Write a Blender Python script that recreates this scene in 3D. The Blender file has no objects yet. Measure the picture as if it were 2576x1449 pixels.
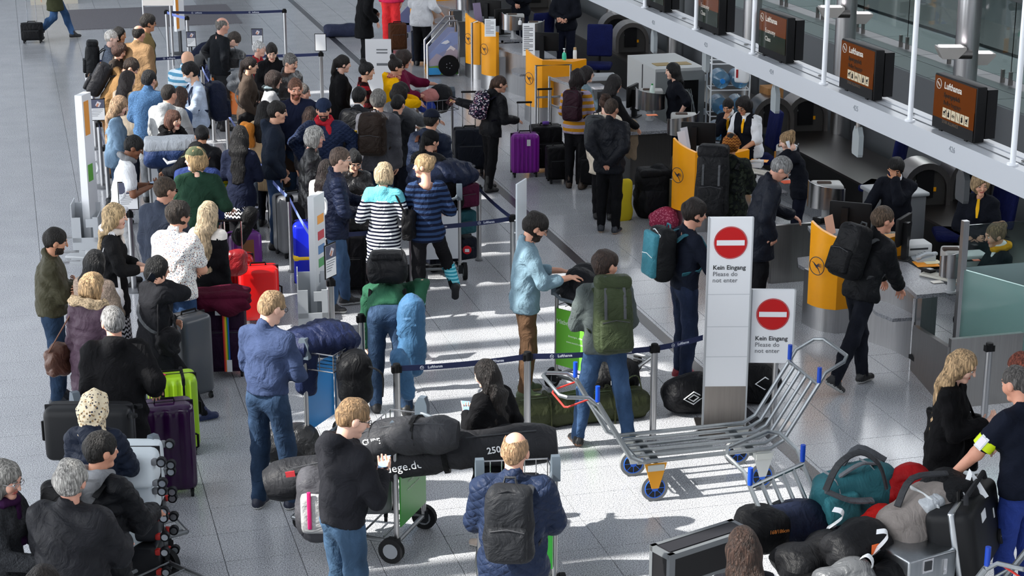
import bpy, math, random
import numpy as np
import openvdb
from mathutils import Vector, Matrix
sc = bpy.context.scene
COL = sc.collection
PI = math.pi
sin, cos, rad = math.sin, math.cos, math.radians
# ---------------------------------------------------------------- camera (frame 2576 x 1449)
FPX, CAMZ, PITCH, YAW = 4615.0, 6.05, rad(17.0), rad(15.24)
cam = bpy.data.cameras.new('camera'); cam_o = bpy.data.objects.new('camera', cam); COL.objects.link(cam_o)
cam.sensor_width = 36.0; cam.lens = 36.0 * FPX / 2576; cam.clip_end = 300
cam_o.location = (0, 0, CAMZ); cam_o.rotation_euler = (PI/2 - PITCH, 0, -YAW)
sc.camera = cam_o
# ---------------------------------------------------------------- sky, sun, exposure
sc.view_settings.view_transform = 'Standard'; sc.view_settings.look = 'None'
sc.view_settings.gamma = 1.0; sc.view_settings.use_curve_mapping = False
sc.view_settings.exposure = 0.0
w = bpy.data.worlds.new('sky'); sc.world = w; w.use_nodes = True
bg = w.node_tree.nodes['Background']; bg.inputs[0].default_value = (0.93, 0.96, 1.0, 1); bg.inputs[1].default_value = 4.5
sun = bpy.data.lights.new('sun', 'SUN'); sun_o = bpy.data.objects.new('sun', sun); COL.objects.link(sun_o)
SUN_EL = rad(42)
sun.energy = 10.0; sun.angle = rad(0.53); sun.color = (1.0, 0.965, 0.90)
sun_o.rotation_euler = Vector((cos(SUN_EL), 0.0, -sin(SUN_EL))).to_track_quat('-Z', 'Y').to_euler()
sun_o.location = (-20, 20, 20)
# ---------------------------------------------------------------- measuring: a pixel of the photograph at height h -> a point of the hall
_F = (sin(YAW)*cos(PITCH), cos(YAW)*cos(PITCH), -sin(PITCH)); _R = (cos(YAW), -sin(YAW), 0); _U = (sin(YAW)*sin(PITCH), cos(YAW)*sin(PITCH), cos(PITCH))
def P(x, y, h=0.0):
    u = (x-1288)/FPX; v = -(y-724.5)/FPX
    d = [_F[i]+u*_R[i]+v*_U[i] for i in range(3)]
    t = (h-CAMZ)/d[2]
    return Vector((t*d[0], t*d[1], h))
def PX(x, y, X):            # the point of the view line with that X
    u = (x-1288)/FPX; v = -(y-724.5)/FPX
    d = [_F[i]+u*_R[i]+v*_U[i] for i in range(3)]
    t = X/d[0]
    return Vector((X, t*d[1], CAMZ+t*d[2]))
def dist(p): return (Vector(p)-Vector((0, 0, CAMZ))).length
def IA(a): return rad(a) - YAW          # heading in the picture (0 right, 90 away, 180 left, 270 to the viewer) -> heading in the hall
# ---------------------------------------------------------------- materials
def smooth(pts, n=4):
    P_ = [Vector(p) for p in pts]; o = []
    for i in range(len(P_)-1):
        a, b, c, d = P_[max(0, i-1)], P_[i], P_[i+1], P_[min(len(P_)-1, i+2)]
        for j in range(n): t = j/n; o.append(.5*((2*b)+(c-a)*t+(2*a-5*b+4*c-d)*t*t+(3*b-a-3*c+d)*t**3))
    return o+[P_[-1]]
def lin(h):
    if not isinstance(h, str): return tuple(h)
    h = h.lstrip('#'); o = []
    for i in (0, 2, 4):
        c = int(h[i:i+2], 16)/255; o.append(c/12.92 if c <= .04045 else ((c+.055)/1.055)**2.4)
    return tuple(o)
MC = {}; TEXTS = []
def mat(c, kind='cloth', rough=None, metal=0.0, c2=None, sc_=1.0, alpha=None, emit=None, trans=0.0):
    key = (str(c), kind, rough, metal, str(c2), sc_, alpha, emit, trans)
    if key in MC: return MC[key]
    m = bpy.data.materials.new(kind); MC[key] = m; m.use_nodes = True
    nt = m.node_tree; b = nt.nodes['Principled BSDF']; C = lin(c)
    if kind in ('cloth', 'nylon', 'quilt', 'denim', 'knit', 'leather') and C[2] > C[0]:      # dyed blues are greyer than they look
        g_ = .3*C[0]+.5*C[1]+.2*C[2]; C = tuple(x*.74+g_*.26 for x in C)
    def N(t, **k):
        n = nt.nodes.new(t)
        for a, v in k.items(): setattr(n, a, v)
        return n
    L = nt.links.new
    def tex(): return N('ShaderNodeTexCoord').outputs['Object']
    def mapped(scale, rot=(0, 0, 0)):
        mp = N('ShaderNodeMapping'); mp.inputs['Scale'].default_value = scale; mp.inputs['Rotation'].default_value = rot; L(tex(), mp.inputs[0]); return mp.outputs[0]
    def noise(scale, detail=3, vec=None, dist_=0.0):
        n = N('ShaderNodeTexNoise'); n.inputs['Scale'].default_value = scale; n.inputs['Detail'].default_value = detail; n.inputs['Distortion'].default_value = dist_
        L(vec if vec is not None else tex(), n.inputs['Vector']); return n.outputs['Fac']
    def ramp(fac, stops, interp='LINEAR'):
        r = N('ShaderNodeValToRGB'); r.color_ramp.interpolation = interp; e = r.color_ramp.elements
        while len(e) < len(stops): e.new(.5)
        for i, (p, col) in enumerate(stops): e[i].position = p; e[i].color = tuple(col)+(1,)
        L(fac, r.inputs[0]); return r.outputs[0]
    def bump(h, strength=.3, d=.01):
        n = N('ShaderNodeBump'); n.inputs['Strength'].default_value = strength; n.inputs['Distance'].default_value = d; L(h, n.inputs['Height'])
        old = b.inputs['Normal'].links
        if old: L(old[0].from_socket, n.inputs['Normal'])
        L(n.outputs[0], b.inputs['Normal'])
    def math_(op, a, bb=None):
        n = N('ShaderNodeMath', operation=op)
        for i, q in enumerate((a, bb)):
            if q is None: continue
            if isinstance(q, (int, float)): n.inputs[i].default_value = q
            else: L(q, n.inputs[i])
        return n.outputs[0]
    def mul(k, lo=.8, hi=1.15): return tuple(min(1, x*k) for x in C)
    def setc(s): L(s, b.inputs['Base Color'])
    b.inputs['Base Color'].default_value = C+(1,)
    b.inputs['Metallic'].default_value = metal
    if rough is None: rough = {'cloth': .85, 'hair': .55, 'skin': .55, 'leather': .38, 'steel': .32, 'plastic': .4, 'granite': .18}.get(kind, .85)
    b.inputs['Roughness'].default_value = rough
    if kind == 'hair': g_ = sum(C)/3; C = tuple((x*.74+g_*.26)*.85 for x in C)
    if kind == 'plain' and not metal and max(C) < .03: b.inputs['Specular IOR Level'].default_value = .22
    if emit:
        b.inputs['Emission Color'].default_value = C+(1,); b.inputs['Emission Strength'].default_value = emit
    if trans: b.inputs['Transmission Weight'].default_value = trans
    if alpha is not None: b.inputs['Alpha'].default_value = alpha
    if kind in ('cloth', 'nylon', 'quilt', 'stripes', 'denim', 'knit', 'floral', 'plaid', 'camo', 'fur', 'dots', 'leaf', 'zig', 'leather'):
        b.inputs['Specular IOR Level'].default_value = .12 if kind != 'leather' else .55
        if kind != 'fur':
            bump(noise(5.5, 4, mapped((1, 1, .8), (.5, .3, 0)), 2.2), .55, .05); bump(noise(19, 3, None, 1.0), .25, .02)
    if kind in ('cloth', 'nylon', 'leather'):
        setc(ramp(noise(5, 4), [(.3, mul(.82)), (.7, mul(1.15))]))
        if kind == 'nylon': b.inputs['Roughness'].default_value = .5
    elif kind == 'denim':
        setc(ramp(noise(6, 5, mapped((1, 1, .55))), [(.32, mul(.6)), (.52, C), (.75, tuple(min(1, x*1.7+.01) for x in C))]))
        bump(noise(260, 1), .15, .003)
    elif kind == 'knit':
        wv = N('ShaderNodeTexWave', wave_type='BANDS', bands_direction='Z'); wv.inputs['Scale'].default_value = 20; wv.inputs['Distortion'].default_value = 3.0; wv.inputs['Detail'].default_value = 2; L(tex(), wv.inputs['Vector'])
        v2 = N('ShaderNodeTexVoronoi'); v2.inputs['Scale'].default_value = 100; L(tex(), v2.inputs['Vector'])
        bump(v2.outputs['Distance'], .5, .007)
        setc(ramp(noise(70, 2), [(.3, mul(.7)), (.7, mul(1.3))]))
    elif kind == 'quilt':
        hs = []
        for r in (.62, -.62):
            wv = N('ShaderNodeTexWave', wave_type='BANDS', bands_direction='Z'); wv.inputs['Scale'].default_value = 6.0*sc_; L(mapped((1, 1, 1), (r, 0, 0)), wv.inputs['Vector']); hs.append(math_('POWER', wv.outputs['Fac'], .35))
        bump(math_('MULTIPLY', hs[0], hs[1]), .6, .012)
        b.inputs['Roughness'].default_value = .5
    elif kind in ('stripes', 'zig'):
        sp = N('ShaderNodeSeparateXYZ'); L(tex(), sp.inputs[0])
        z = math_('MULTIPLY', sp.outputs['Z'], sc_)
        if kind == 'zig': z = math_('ADD', z, math_('PINGPONG', math_('MULTIPLY', sp.outputs['Y'], sc_), .5))
        fr = math_('FRACT', z)
        setc(ramp(fr, [(0, C), (.5, lin(c2))], 'CONSTANT'))
    elif kind in ('floral', 'dots', 'leaf'):
        vo = N('ShaderNodeTexVoronoi'); vo.inputs['Scale'].default_value = 42*sc_; L(mapped((1, 1, 1 if kind != 'leaf' else .55), (.6, .4, .2) if kind == 'leaf' else (0, 0, 0)), vo.inputs['Vector'])
        mk = ramp(vo.outputs['Distance'], [(.0, (1, 1, 1)), (.42 if kind == 'leaf' else .36, (0, 0, 0))], 'CONSTANT')
        sel = N('ShaderNodeSeparateColor'); L(vo.outputs['Color'], sel.inputs[0])
        cs = c2 if isinstance(c2, (list, tuple)) and isinstance(c2[0], str) else [c2]
        pal = ramp(sel.outputs[0], [(i/len(cs), lin(x)) for i, x in enumerate(cs)], 'CONSTANT')
        mx = N('ShaderNodeMix', data_type='RGBA'); L(mk, mx.inputs['Factor']); mx.inputs['A'].default_value = C+(1,); L(pal, mx.inputs['B']); setc(mx.outputs['Result'])
    elif kind == 'plaid':
        sp = N('ShaderNodeSeparateXYZ'); L(tex(), sp.inputs[0])
        a = [ramp(math_('FRACT', math_('MULTIPLY', sp.outputs[q], 9)), [(0, (1, 1, 1)), (.5, (.12, .12, .12))], 'CONSTANT') for q in ('Y', 'Z')]
        mx = N('ShaderNodeMix', data_type='RGBA', blend_type='MULTIPLY'); mx.inputs['Factor'].default_value = 1; L(a[0], mx.inputs['A']); L(a[1], mx.inputs['B'])
        m2 = N('ShaderNodeMix', data_type='RGBA', blend_type='MULTIPLY'); m2.inputs['Factor'].default_value = 1; L(mx.outputs['Result'], m2.inputs['A']); m2.inputs['B'].default_value = C+(1,); setc(m2.outputs['Result'])
    elif kind == 'camo':
        setc(ramp(noise(16, 2), [(0, C), (.45, lin(c2)), (.55, mul(.4)), (.62, mul(1.4))], 'CONSTANT'))
    elif kind == 'fur':
        f = noise(60, 4); bump(f, 1.0, .02); setc(ramp(f, [(.35, mul(.45)), (.65, mul(1.35))]))
    elif kind == 'hair':
        f = noise(26, 4, mapped((3.2, 3.2, .5)), .6); bump(f, 1.0, .03)
        setc(ramp(f, [(.32, mul(.38)), (.5, C), (.68, mul(1.9))]))
        b.inputs['Specular IOR Level'].default_value = .30
    elif kind == 'skin':
        setc(ramp(noise(14, 3), [(.3, (C[0]*.92, C[1]*.85, C[2]*.84)), (.7, mul(1.06))]))
        b.inputs['Subsurface Weight'].default_value = 0.0
    elif kind == 'steel':
        f = noise(9, 3, mapped((6, 6, .25))); b.inputs['Metallic'].default_value = 1.0
        setc(ramp(f, [(.3, mul(.93)), (.7, mul(1.05))]))
    elif kind == 'granite':
        f = noise(105, 2); g2 = noise(2.2, 3)
        base = ramp(f, [(.36, mul(.42)), (.5, C), (.62, mul(1.42))])
        mx = N('ShaderNodeMix', data_type='RGBA', blend_type='MULTIPLY'); mx.inputs['Factor'].default_value = 1; L(base, mx.inputs['A']); L(ramp(g2, [(.25, (.86, .86, .87)), (.75, (1, 1, 1))]), mx.inputs['B']); setc(mx.outputs['Result'])
        b.inputs['Specular IOR Level'].default_value = .5
    elif kind == 'wrap':
        f = noise(9, 3, mapped((1, 1, .3)), 2.0); bump(f, .9, .03)
    elif kind == 'straw':
        f = noise(90, 2); setc(ramp(f, [(.4, mul(.55)), (.6, mul(1.3))]))
    return m
STEEL = mat('b9b9ba', 'steel', .30); DSTEEL = mat('8a8683', 'steel', .36); CHROME = mat('d0d0d2', 'plain', .18, 1.0); GALV = mat('9ea3a6', 'steel', .42)
BLACK = mat('0b0b0d', 'plain', .55); RUBBER = mat('1c1d1f', 'plain', .7); WHITE = mat('eceef0', 'plain', .4); YEL = mat('f5a300', 'plain', .35)
NAVYB = mat('0d1c48', 'plain', .6); LGREY = mat('b4b7ba', 'plain', .45); DGREY = mat('35373a', 'plain', .5); NAVYB2 = None; TIRE = mat('3c4046', 'plain', .7)
# ---------------------------------------------------------------- meshes
class MB:
    def __init__(s): s.v = []; s.f = []; s.m = []; s.n = 0
    def add(s, v, f, m=0):
        v = np.asarray(v, float).reshape(-1, 3); s.v.append(v); s.f += [tuple(int(i)+s.n for i in q) for q in f]; s.m += [m]*len(f); s.n += len(v); return s
    def box(s, c, d, m=0, R=None):
        q = np.array([[x, y, z] for x in (-.5, .5) for y in (-.5, .5) for z in (-.5, .5)])*np.array(d)
        if R is not None: q = q @ np.array(R.to_3x3()).T
        return s.add(q+np.array(c), [(0, 1, 3, 2), (4, 6, 7, 5), (0, 4, 5, 1), (2, 3, 7, 6), (0, 2, 6, 4), (1, 5, 7, 3)], m)
    def rbox(s, c, d, r=.03, m=0, R=None, seg=2, fn=None, mid=0):
        a = np.array(d)/2.; r = min(r, a.min()*.99); F = []; V = []; n0 = 0
        def ts(h):
            e = [h-r*(1-cos(k*PI/2/seg)) if k else h for k in range(seg+1)]
            e = [h - r*(1-q) for q in [sin((seg-k)*PI/2/seg) for k in range(seg+1)]]
            inn = list(np.linspace(-(h-r), h-r, mid+2))[1:-1]
            return np.array([-x for x in e]+inn+[x for x in reversed(e)])
        T = [ts(x) for x in a]
        for ax in range(3):
            i, j = [(1, 2), (2, 0), (0, 1)][ax]
            for sg in (-1, 1):
                A, B = np.meshgrid(T[i], T[j], indexing='ij'); p = np.zeros(A.shape+(3,)); p[..., i] = A; p[..., j] = B; p[..., ax] = sg*a[ax]
                na, nb = A.shape; V.append(p.reshape(-1, 3))
                for u in range(na-1):
                    for w_ in range(nb-1):
                        q = [n0+u*nb+w_, n0+(u+1)*nb+w_, n0+(u+1)*nb+w_+1, n0+u*nb+w_+1]
                        F.append(q if sg > 0 else q[::-1])
                n0 += na*nb
        V = np.concatenate(V); inner = np.clip(V, -(a-r), a-r); dd = V-inner; L = np.linalg.norm(dd, axis=1, keepdims=True); L[L < 1e-9] = 1
        V = inner+dd/L*r
        key = {}; idx = np.zeros(len(V), int); W = []
        for k, q in enumerate(np.round(V, 5)):
            t = tuple(q); 
            if t not in key: key[t] = len(W); W.append(V[k])
            idx[k] = key[t]
        V = np.array(W); FF = []
        for q in F:
            g = [idx[i] for i in q]; g = [x for k, x in enumerate(g) if x != g[k-1]]
            if len(g) > 2: FF.append(g)
        if fn is not None: V = fn(V)
        if R is not None: V = V @ np.array(R.to_3x3()).T
        return s.add(V+np.array(c), FF, m)
    def tube(s, pts, r, n=8, m=0, closed=False, flat=None):
        pts = [Vector(p) for p in pts]; k = len(pts); V = []; F = []
        rs = r if isinstance(r, (list, tuple)) else [r]*k
        up = None
        for i, p in enumerate(pts):
            if closed: t = (pts[(i+1) % k]-pts[i-1])
            else: t = pts[min(i+1, k-1)]-pts[max(i-1, 0)]
            t.normalize()
            if up is None: up = Vector((0, 0, 1)) if abs(t.z) < .9 else Vector((1, 0, 0))
            a = t.cross(up)
            if a.length < 1e-4: a = t.cross(Vector((0, 1, .1)))
            a.normalize(); bb = a.cross(t).normalized(); up = bb
            for j in range(n):
                th = 2*PI*(j+.5)/n; ra, rb = rs[i], rs[i]*(flat or 1)
                V.append(p+a*(ra*cos(th))+bb*(rb*sin(th)))
        for i in range(k if closed else k-1):
            i2 = (i+1) % k
            for j in range(n): F.append((i*n+j, i*n+(j+1) % n, i2*n+(j+1) % n, i2*n+j))
        if not closed: F += [tuple(range(n-1, -1, -1)), tuple((k-1)*n+j for j in range(n))]
        return s.add([tuple(p) for p in V], F, m)
    def cyl(s, a, b, r, n=16, m=0, r2=None): return s.tube([a, b], [r, r if r2 is None else r2], n, m)
    def lathe(s, prof, c=(0, 0, 0), n=20, m=0, R=None):
        V = []; F = []; k = len(prof)
        for r, z in prof:
            for j in range(n): V.append((r*cos(2*PI*j/n), r*sin(2*PI*j/n), z))
        for i in range(k-1):
            for j in range(n): F.append((i*n+j, i*n+(j+1) % n, (i+1)*n+(j+1) % n, (i+1)*n+j))
        F += [tuple(range(n-1, -1, -1)), tuple((k-1)*n+j for j in range(n))]
        V = np.array(V)
        if R is not None: V = V @ np.array(R.to_3x3()).T
        return s.add(V+np.array(c), F, m)
    def prism(s, poly, z0, z1, m=0, axis='z', top=None):
        k = len(poly); V = []
        for z in (z0, z1):
            for i, (x, y) in enumerate(poly):
                zz = z if not (top and z == z1) else top[i]
                V.append({'z': (x, y, zz), 'y': (x, zz, y), 'x': (zz, x, y)}[axis])
        F = [tuple(range(k-1, -1, -1)), tuple(range(k, 2*k))]+[(i, (i+1) % k, k+(i+1) % k, k+i) for i in range(k)]
        return s.add(V, F, m)
    def quad(s, p, m=0): return s.add(p, [tuple(range(len(p)))], m)
    def xf(s, M):
        s.v = [np.array([tuple(M @ Vector(q)) for q in v]) for v in s.v]; return s
    def mesh(s, name, mats, smooth=True):
        me = bpy.data.meshes.new(name); V = np.concatenate(s.v) if s.v else np.zeros((0, 3))
        me.from_pydata(V.tolist(), [], s.f)
        for q in (mats if isinstance(mats, (list, tuple)) else [mats]): me.materials.append(q)
        me.polygons.foreach_set('material_index', s.m)
        if smooth:
            me.polygons.foreach_set('use_smooth', [True]*len(s.f))
            try: me.set_sharp_from_angle(angle=rad(smooth if smooth is not True else 40))
            except Exception: pass
        return me
    def build(s, name, mats, parent=None, smooth=True):
        return link(name, s.mesh(name, mats, smooth), parent)
def link(name, data, parent=None):
    o = bpy.data.objects.new(name, data); COL.objects.link(o)
    if parent is not None: o.parent = parent
    return o
def tag(o, label, cat, group=None):
    o['label'] = label; o['category'] = cat
    if group: o['group'] = group
    return o
def thing(name, label, cat, loc=(0, 0, 0), yaw=0.0, group=None):
    o = link(name, None); o.location = loc; o.rotation_euler = (0, 0, yaw); return tag(o, label, cat, group)
def struct(o): o['kind'] = 'structure'; return o
def flip(o):
    o.data.flip_normals(); return o
def text(parent, s, size, m, M, ext=.0008, align='CENTER', name='lettering', bold=False):
    cu = bpy.data.curves.new('lettering', 'FONT'); cu.body = s; cu.size = size; cu.extrude = ext; cu.align_x = align; cu.align_y = 'CENTER'; cu.resolution_u = 2
    if bold: cu.offset = size*.018
    cu.materials.append(m); o = link(name, cu, parent); o.matrix_local = M; TEXTS.append(o); return o
def frame(o, x, y): # matrix with local X axis x and local Y axis y (text lies in x/y, faces x cross y)
    x = Vector(x).normalized(); y = Vector(y).normalized(); z = x.cross(y)
    return Matrix(((x.x, y.x, z.x, o[0]), (x.y, y.y, z.y, o[1]), (x.z, y.z, z.z, o[2]), (0, 0, 0, 1)))
def arc(c, r, a0, a1, n=6, plane='xy'):
    o = []
    for i in range(n+1):
        a = rad(a0+(a1-a0)*i/n); u, v_ = r*cos(a), r*sin(a)
        o.append({'xy': (c[0]+u, c[1]+v_, c[2]), 'xz': (c[0]+u, c[1], c[2]+v_), 'yz': (c[0], c[1]+u, c[2]+v_)}[plane])
    return o
def copy_tree(o, parent=None):
    c = o.copy(); COL.objects.link(c)
    if parent is not None: c.parent = parent
    for ch in list(o.children): copy_tree(ch, c)
    return c
RZ = lambda a: Matrix.Rotation(a, 4, 'Z'); RX = lambda a: Matrix.Rotation(a, 4, 'X'); RY = lambda a: Matrix.Rotation(a, 4, 'Y'); TR = lambda x, y, z: Matrix.Translation((x, y, z))
rng = random.Random(7)
# ---------------------------------------------------------------- smooth volumes meshed into one skin
class SDF:
    def __init__(s, lo, hi, h):
        s.lo = np.array(lo, float); s.h = h; n = np.ceil((np.array(hi)-s.lo)/h).astype(int)+1
        s.D = np.full(n, .2, 'f4'); s.ax = [s.lo[i]+h*np.arange(n[i]) for i in range(3)]
    def _sub(s, lo, hi):
        sl = []; g = []
        for i in range(3):
            a = max(0, int((lo[i]-s.lo[i])/s.h)-1); b = min(s.D.shape[i], int((hi[i]-s.lo[i])/s.h)+3)
            if b <= a: return None, None
            sl.append(slice(a, b)); sh = [1, 1, 1]; sh[i] = -1; g.append(s.ax[i][a:b].reshape(sh).astype('f4'))
        return tuple(sl), g
    def _mix(s, sl, d, k, op):
        A = s.D[sl]
        if op == 'u':
            if k <= 0: s.D[sl] = np.minimum(A, d); return
            hh = np.maximum(k-np.abs(A-d), 0)/k; s.D[sl] = np.minimum(A, d)-hh*hh*k*.25
        else:
            d = -d; hh = np.maximum(k-np.abs(A-d), 0)/k if k > 0 else 0; s.D[sl] = np.maximum(A, d)+hh*hh*k*.25
    def cap(s, a, b, r1, r2=None, k=.02, lat=None, e1=None, e2=None, op='u', ring=None, cut=False):
        # tapered capsule; with lat, an elliptic one: r along lat, e across; ring=(pitch, amp) puffs it
        a = np.array(a, float); b = np.array(b, float); r2 = r1 if r2 is None else r2; R = max(r1, r2, e1 or 0, e2 or 0)+k+.03
        sl, g = s._sub(np.minimum(a, b)-R, np.maximum(a, b)+R)
        if sl is None: return s
        ab = b-a; L = np.linalg.norm(ab)+1e-9; u = ab/L
        X, Y, Z = g[0]-a[0], g[1]-a[1], g[2]-a[2]
        ta = X*u[0]+Y*u[1]+Z*u[2]; t = np.clip(ta/L, 0, 1)
        rr = r1+(r2-r1)*t
        pu = 0
        if ring: pu = ring[1]*(np.abs(np.sin(PI*(ta+ring[0]*.3)/ring[0]))-.6)
        if lat is None:
            d = np.sqrt((X-u[0]*L*t)**2+(Y-u[1]*L*t)**2+(Z-u[2]*L*t)**2)-rr-pu
        else:
            e1 = e1 or r1; e2 = e2 if e2 is not None else e1
            l = np.array(lat, float); l = l-u*l.dot(u); l /= np.linalg.norm(l)+1e-9; wv = np.cross(u, l); ee = e1+(e2-e1)*t
            pl = X*l[0]+Y*l[1]+Z*l[2]; pw = X*wv[0]+Y*wv[1]+Z*wv[2]; pa = ta-L*t
            mn = np.minimum(rr, ee)
            q = np.sqrt((pl/rr)**2+(pw/ee)**2+(pa/mn)**2); d = (q-1)*mn-pu
        s._mix(sl, d.astype('f4'), k, op); return s
    def ell(s, c, r, F=None, k=.02, op='u'):
        c = np.array(c, float); r = np.array(r, float); R = r.max()+k+.03
        sl, g = s._sub(c-R, c+R)
        if sl is None: return s
        X, Y, Z = g[0]-c[0], g[1]-c[1], g[2]-c[2]
        if F is not None: X, Y, Z = [X*f[0]+Y*f[1]+Z*f[2] for f in F]
        q = np.sqrt((X/r[0])**2+(Y/r[1])**2+(Z/r[2])**2); q2 = np.sqrt((X/r[0]**2)**2+(Y/r[1]**2)**2+(Z/r[2]**2)**2)+1e-6
        s._mix(sl, (q*(q-1)/q2).astype('f4'), k, op); return s
    def plane(s, p, n, k=.0):     # cuts away the side n points to
        g = [s.ax[i].reshape([-1 if j == i else 1 for j in range(3)]) for i in range(3)]
        d = sum((g[i]-p[i])*n[i] for i in range(3)).astype('f4'); s.D = np.maximum(s.D, np.broadcast_to(d, s.D.shape)); return s
    def wave(s, amp, f, ph, axes=(1, .5, 1)):
        g = [s.ax[i].reshape([-1 if j == i else 1 for j in range(3)]).astype('f4') for i in range(3)]
        x, y, z = g
        if len(ax_ := axes) < 4 and f < 40: # sharp cloth creases
            a = np.sin(f*.62*z+f*.55*x*(1 if ph > 3 else -1)+1.9*np.sin(f*.30*y+ph)+ph); b = np.sin(f*.95*z-f*.75*y+1.7*np.sin(f*.35*x+2*ph)+2.3*ph)
            s.D = s.D+(amp*1.25*(np.abs(a)*1.5-.75+.8*(np.abs(b)*1.5-.75))).astype('f4'); return s
        a = np.sin(f*axes[2]*z+f*.7*axes[0]*x+1.7*np.sin(f*.45*y+ph)+ph)
        b = np.sin(f*1.35*axes[2]*z-f*.9*axes[1]*y+1.5*np.sin(f*.5*x+2*ph)+2.3*ph)
        s.D = s.D+(amp*(a+.7*b)).astype('f4'); return s
    def mesh(s):
        g = openvdb.FloatGrid(.2); D = s.D.copy()
        D[0] = D[-1] = .2; D[:, 0] = D[:, -1] = .2; D[:, :, 0] = D[:, :, -1] = .2
        g.copyFromArray(D); p, q = g.convertToQuads(0.0)
        return np.asarray(p, float)*s.h+s.lo, np.asarray(q, int)
def orient(p, q):
    if len(q) == 0: return q
    a, b, c, d = [p[q[:, i]] for i in range(4)]
    vol = np.einsum('ij,ij->i', a, np.cross(b, c)).sum()+np.einsum('ij,ij->i', a, np.cross(c, d)).sum()
    return q if vol > 0 else q[:, ::-1]
def qmesh(name, parts, mats, parent, scale):
    V = []; Q = []; MI = []; n = 0
    for p, q, mi in parts:
        if len(q) == 0: continue
        V.append(p); Q.append(orient(p, q)+n); n += len(p)
        MI.append(np.full(len(q), mi) if np.isscalar(mi) else mi)
    if not V: return None
    V = np.concatenate(V)*scale; Q = np.concatenate(Q); MI = np.concatenate(MI).astype(np.int32)
    me = bpy.data.meshes.new(name); me.vertices.add(len(V)); me.vertices.foreach_set('co', V.astype('f4').ravel())
    me.loops.add(len(Q)*4); me.loops.foreach_set('vertex_index', Q.astype(np.int32).ravel())
    me.polygons.add(len(Q)); me.polygons.foreach_set('loop_start', np.arange(0, len(Q)*4, 4, dtype=np.int32))
    try: me.polygons.foreach_set('loop_total', np.full(len(Q), 4, np.int32))
    except Exception: pass
    for m in mats: me.materials.append(m)
    me.update(calc_edges=True); me.polygons.foreach_set('material_index', MI); me.polygons.foreach_set('use_smooth', np.ones(len(Q), bool)); me.validate()
    return link(name, me, parent)
def nrm(v): v = np.array(v, float); return v/(np.linalg.norm(v)+1e-9)
def rotv(v, ax, a):
    ax = nrm(ax); return v*cos(a)+np.cross(ax, v)*sin(a)+ax*ax.dot(v)*(1-cos(a))
def ik(a, t, l1, l2, hint):
    v = t-a; d = np.linalg.norm(v); mx = (l1+l2)*.998
    if d > mx: t = a+v/d*mx; v = t-a; d = mx
    u = v/(d+1e-9); x = (l1*l1-l2*l2+d*d)/(2*d+1e-9); h = math.sqrt(max(0, l1*l1-x*x)); hh = np.array(hint, float); hh = nrm(hh-u*hh.dot(u))
    return a+u*x+hh*h, t
# hand position from the shoulder (forward, outward, up), elbow hint, palm direction
ARMS = {'down': ((.05, .045, -.525), (-1, .15, 0), (0, -1, 0)), 'pocket': ((.11, .04, -.46), (-.8, .6, 0), (-.3, -1, 0)), 'front': ((.36, -.02, -.27), (-.2, .5, -1), (0, 0, -1)),
 'phone': ((.27, -.12, -.20), (-.1, .5, -1), (-.3, 0, 1)), 'cross': ((.20, -.24, -.22), (.1, .7, -1), (-1, 0, 0)), 'belly': ((.22, -.13, -.32), (-.2, .7, -.6), (-1, 0, 0)),
 'ear': ((.06, -.05, .10), (.7, .15, -1), (0, -1, .2)), 'mouth': ((.20, -.13, .06), (.2, .5, -1), (-1, -.1, 0)), 'hip': ((.0, .06, -.40), (-.55, 1, 0), (0, -1, 0)),
 'back': ((-.16, -.12, -.43), (-.5, .9, 0), (1, 0, 0)), 'reach': ((.50, .02, -.14), (0, .3, -1), (0, 0, -1)), 'side': ((.1, .40, -.32), (-.4, .3, -1), (0, 0, -1)),
 'bag': ((-.02, .06, -.525), (-1, .3, 0), (0, -1, 0)), 'strap': ((.14, -.06, -.09), (-.1, .7, -1), (-1, 0, 0))}
class Skel: pass
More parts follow.
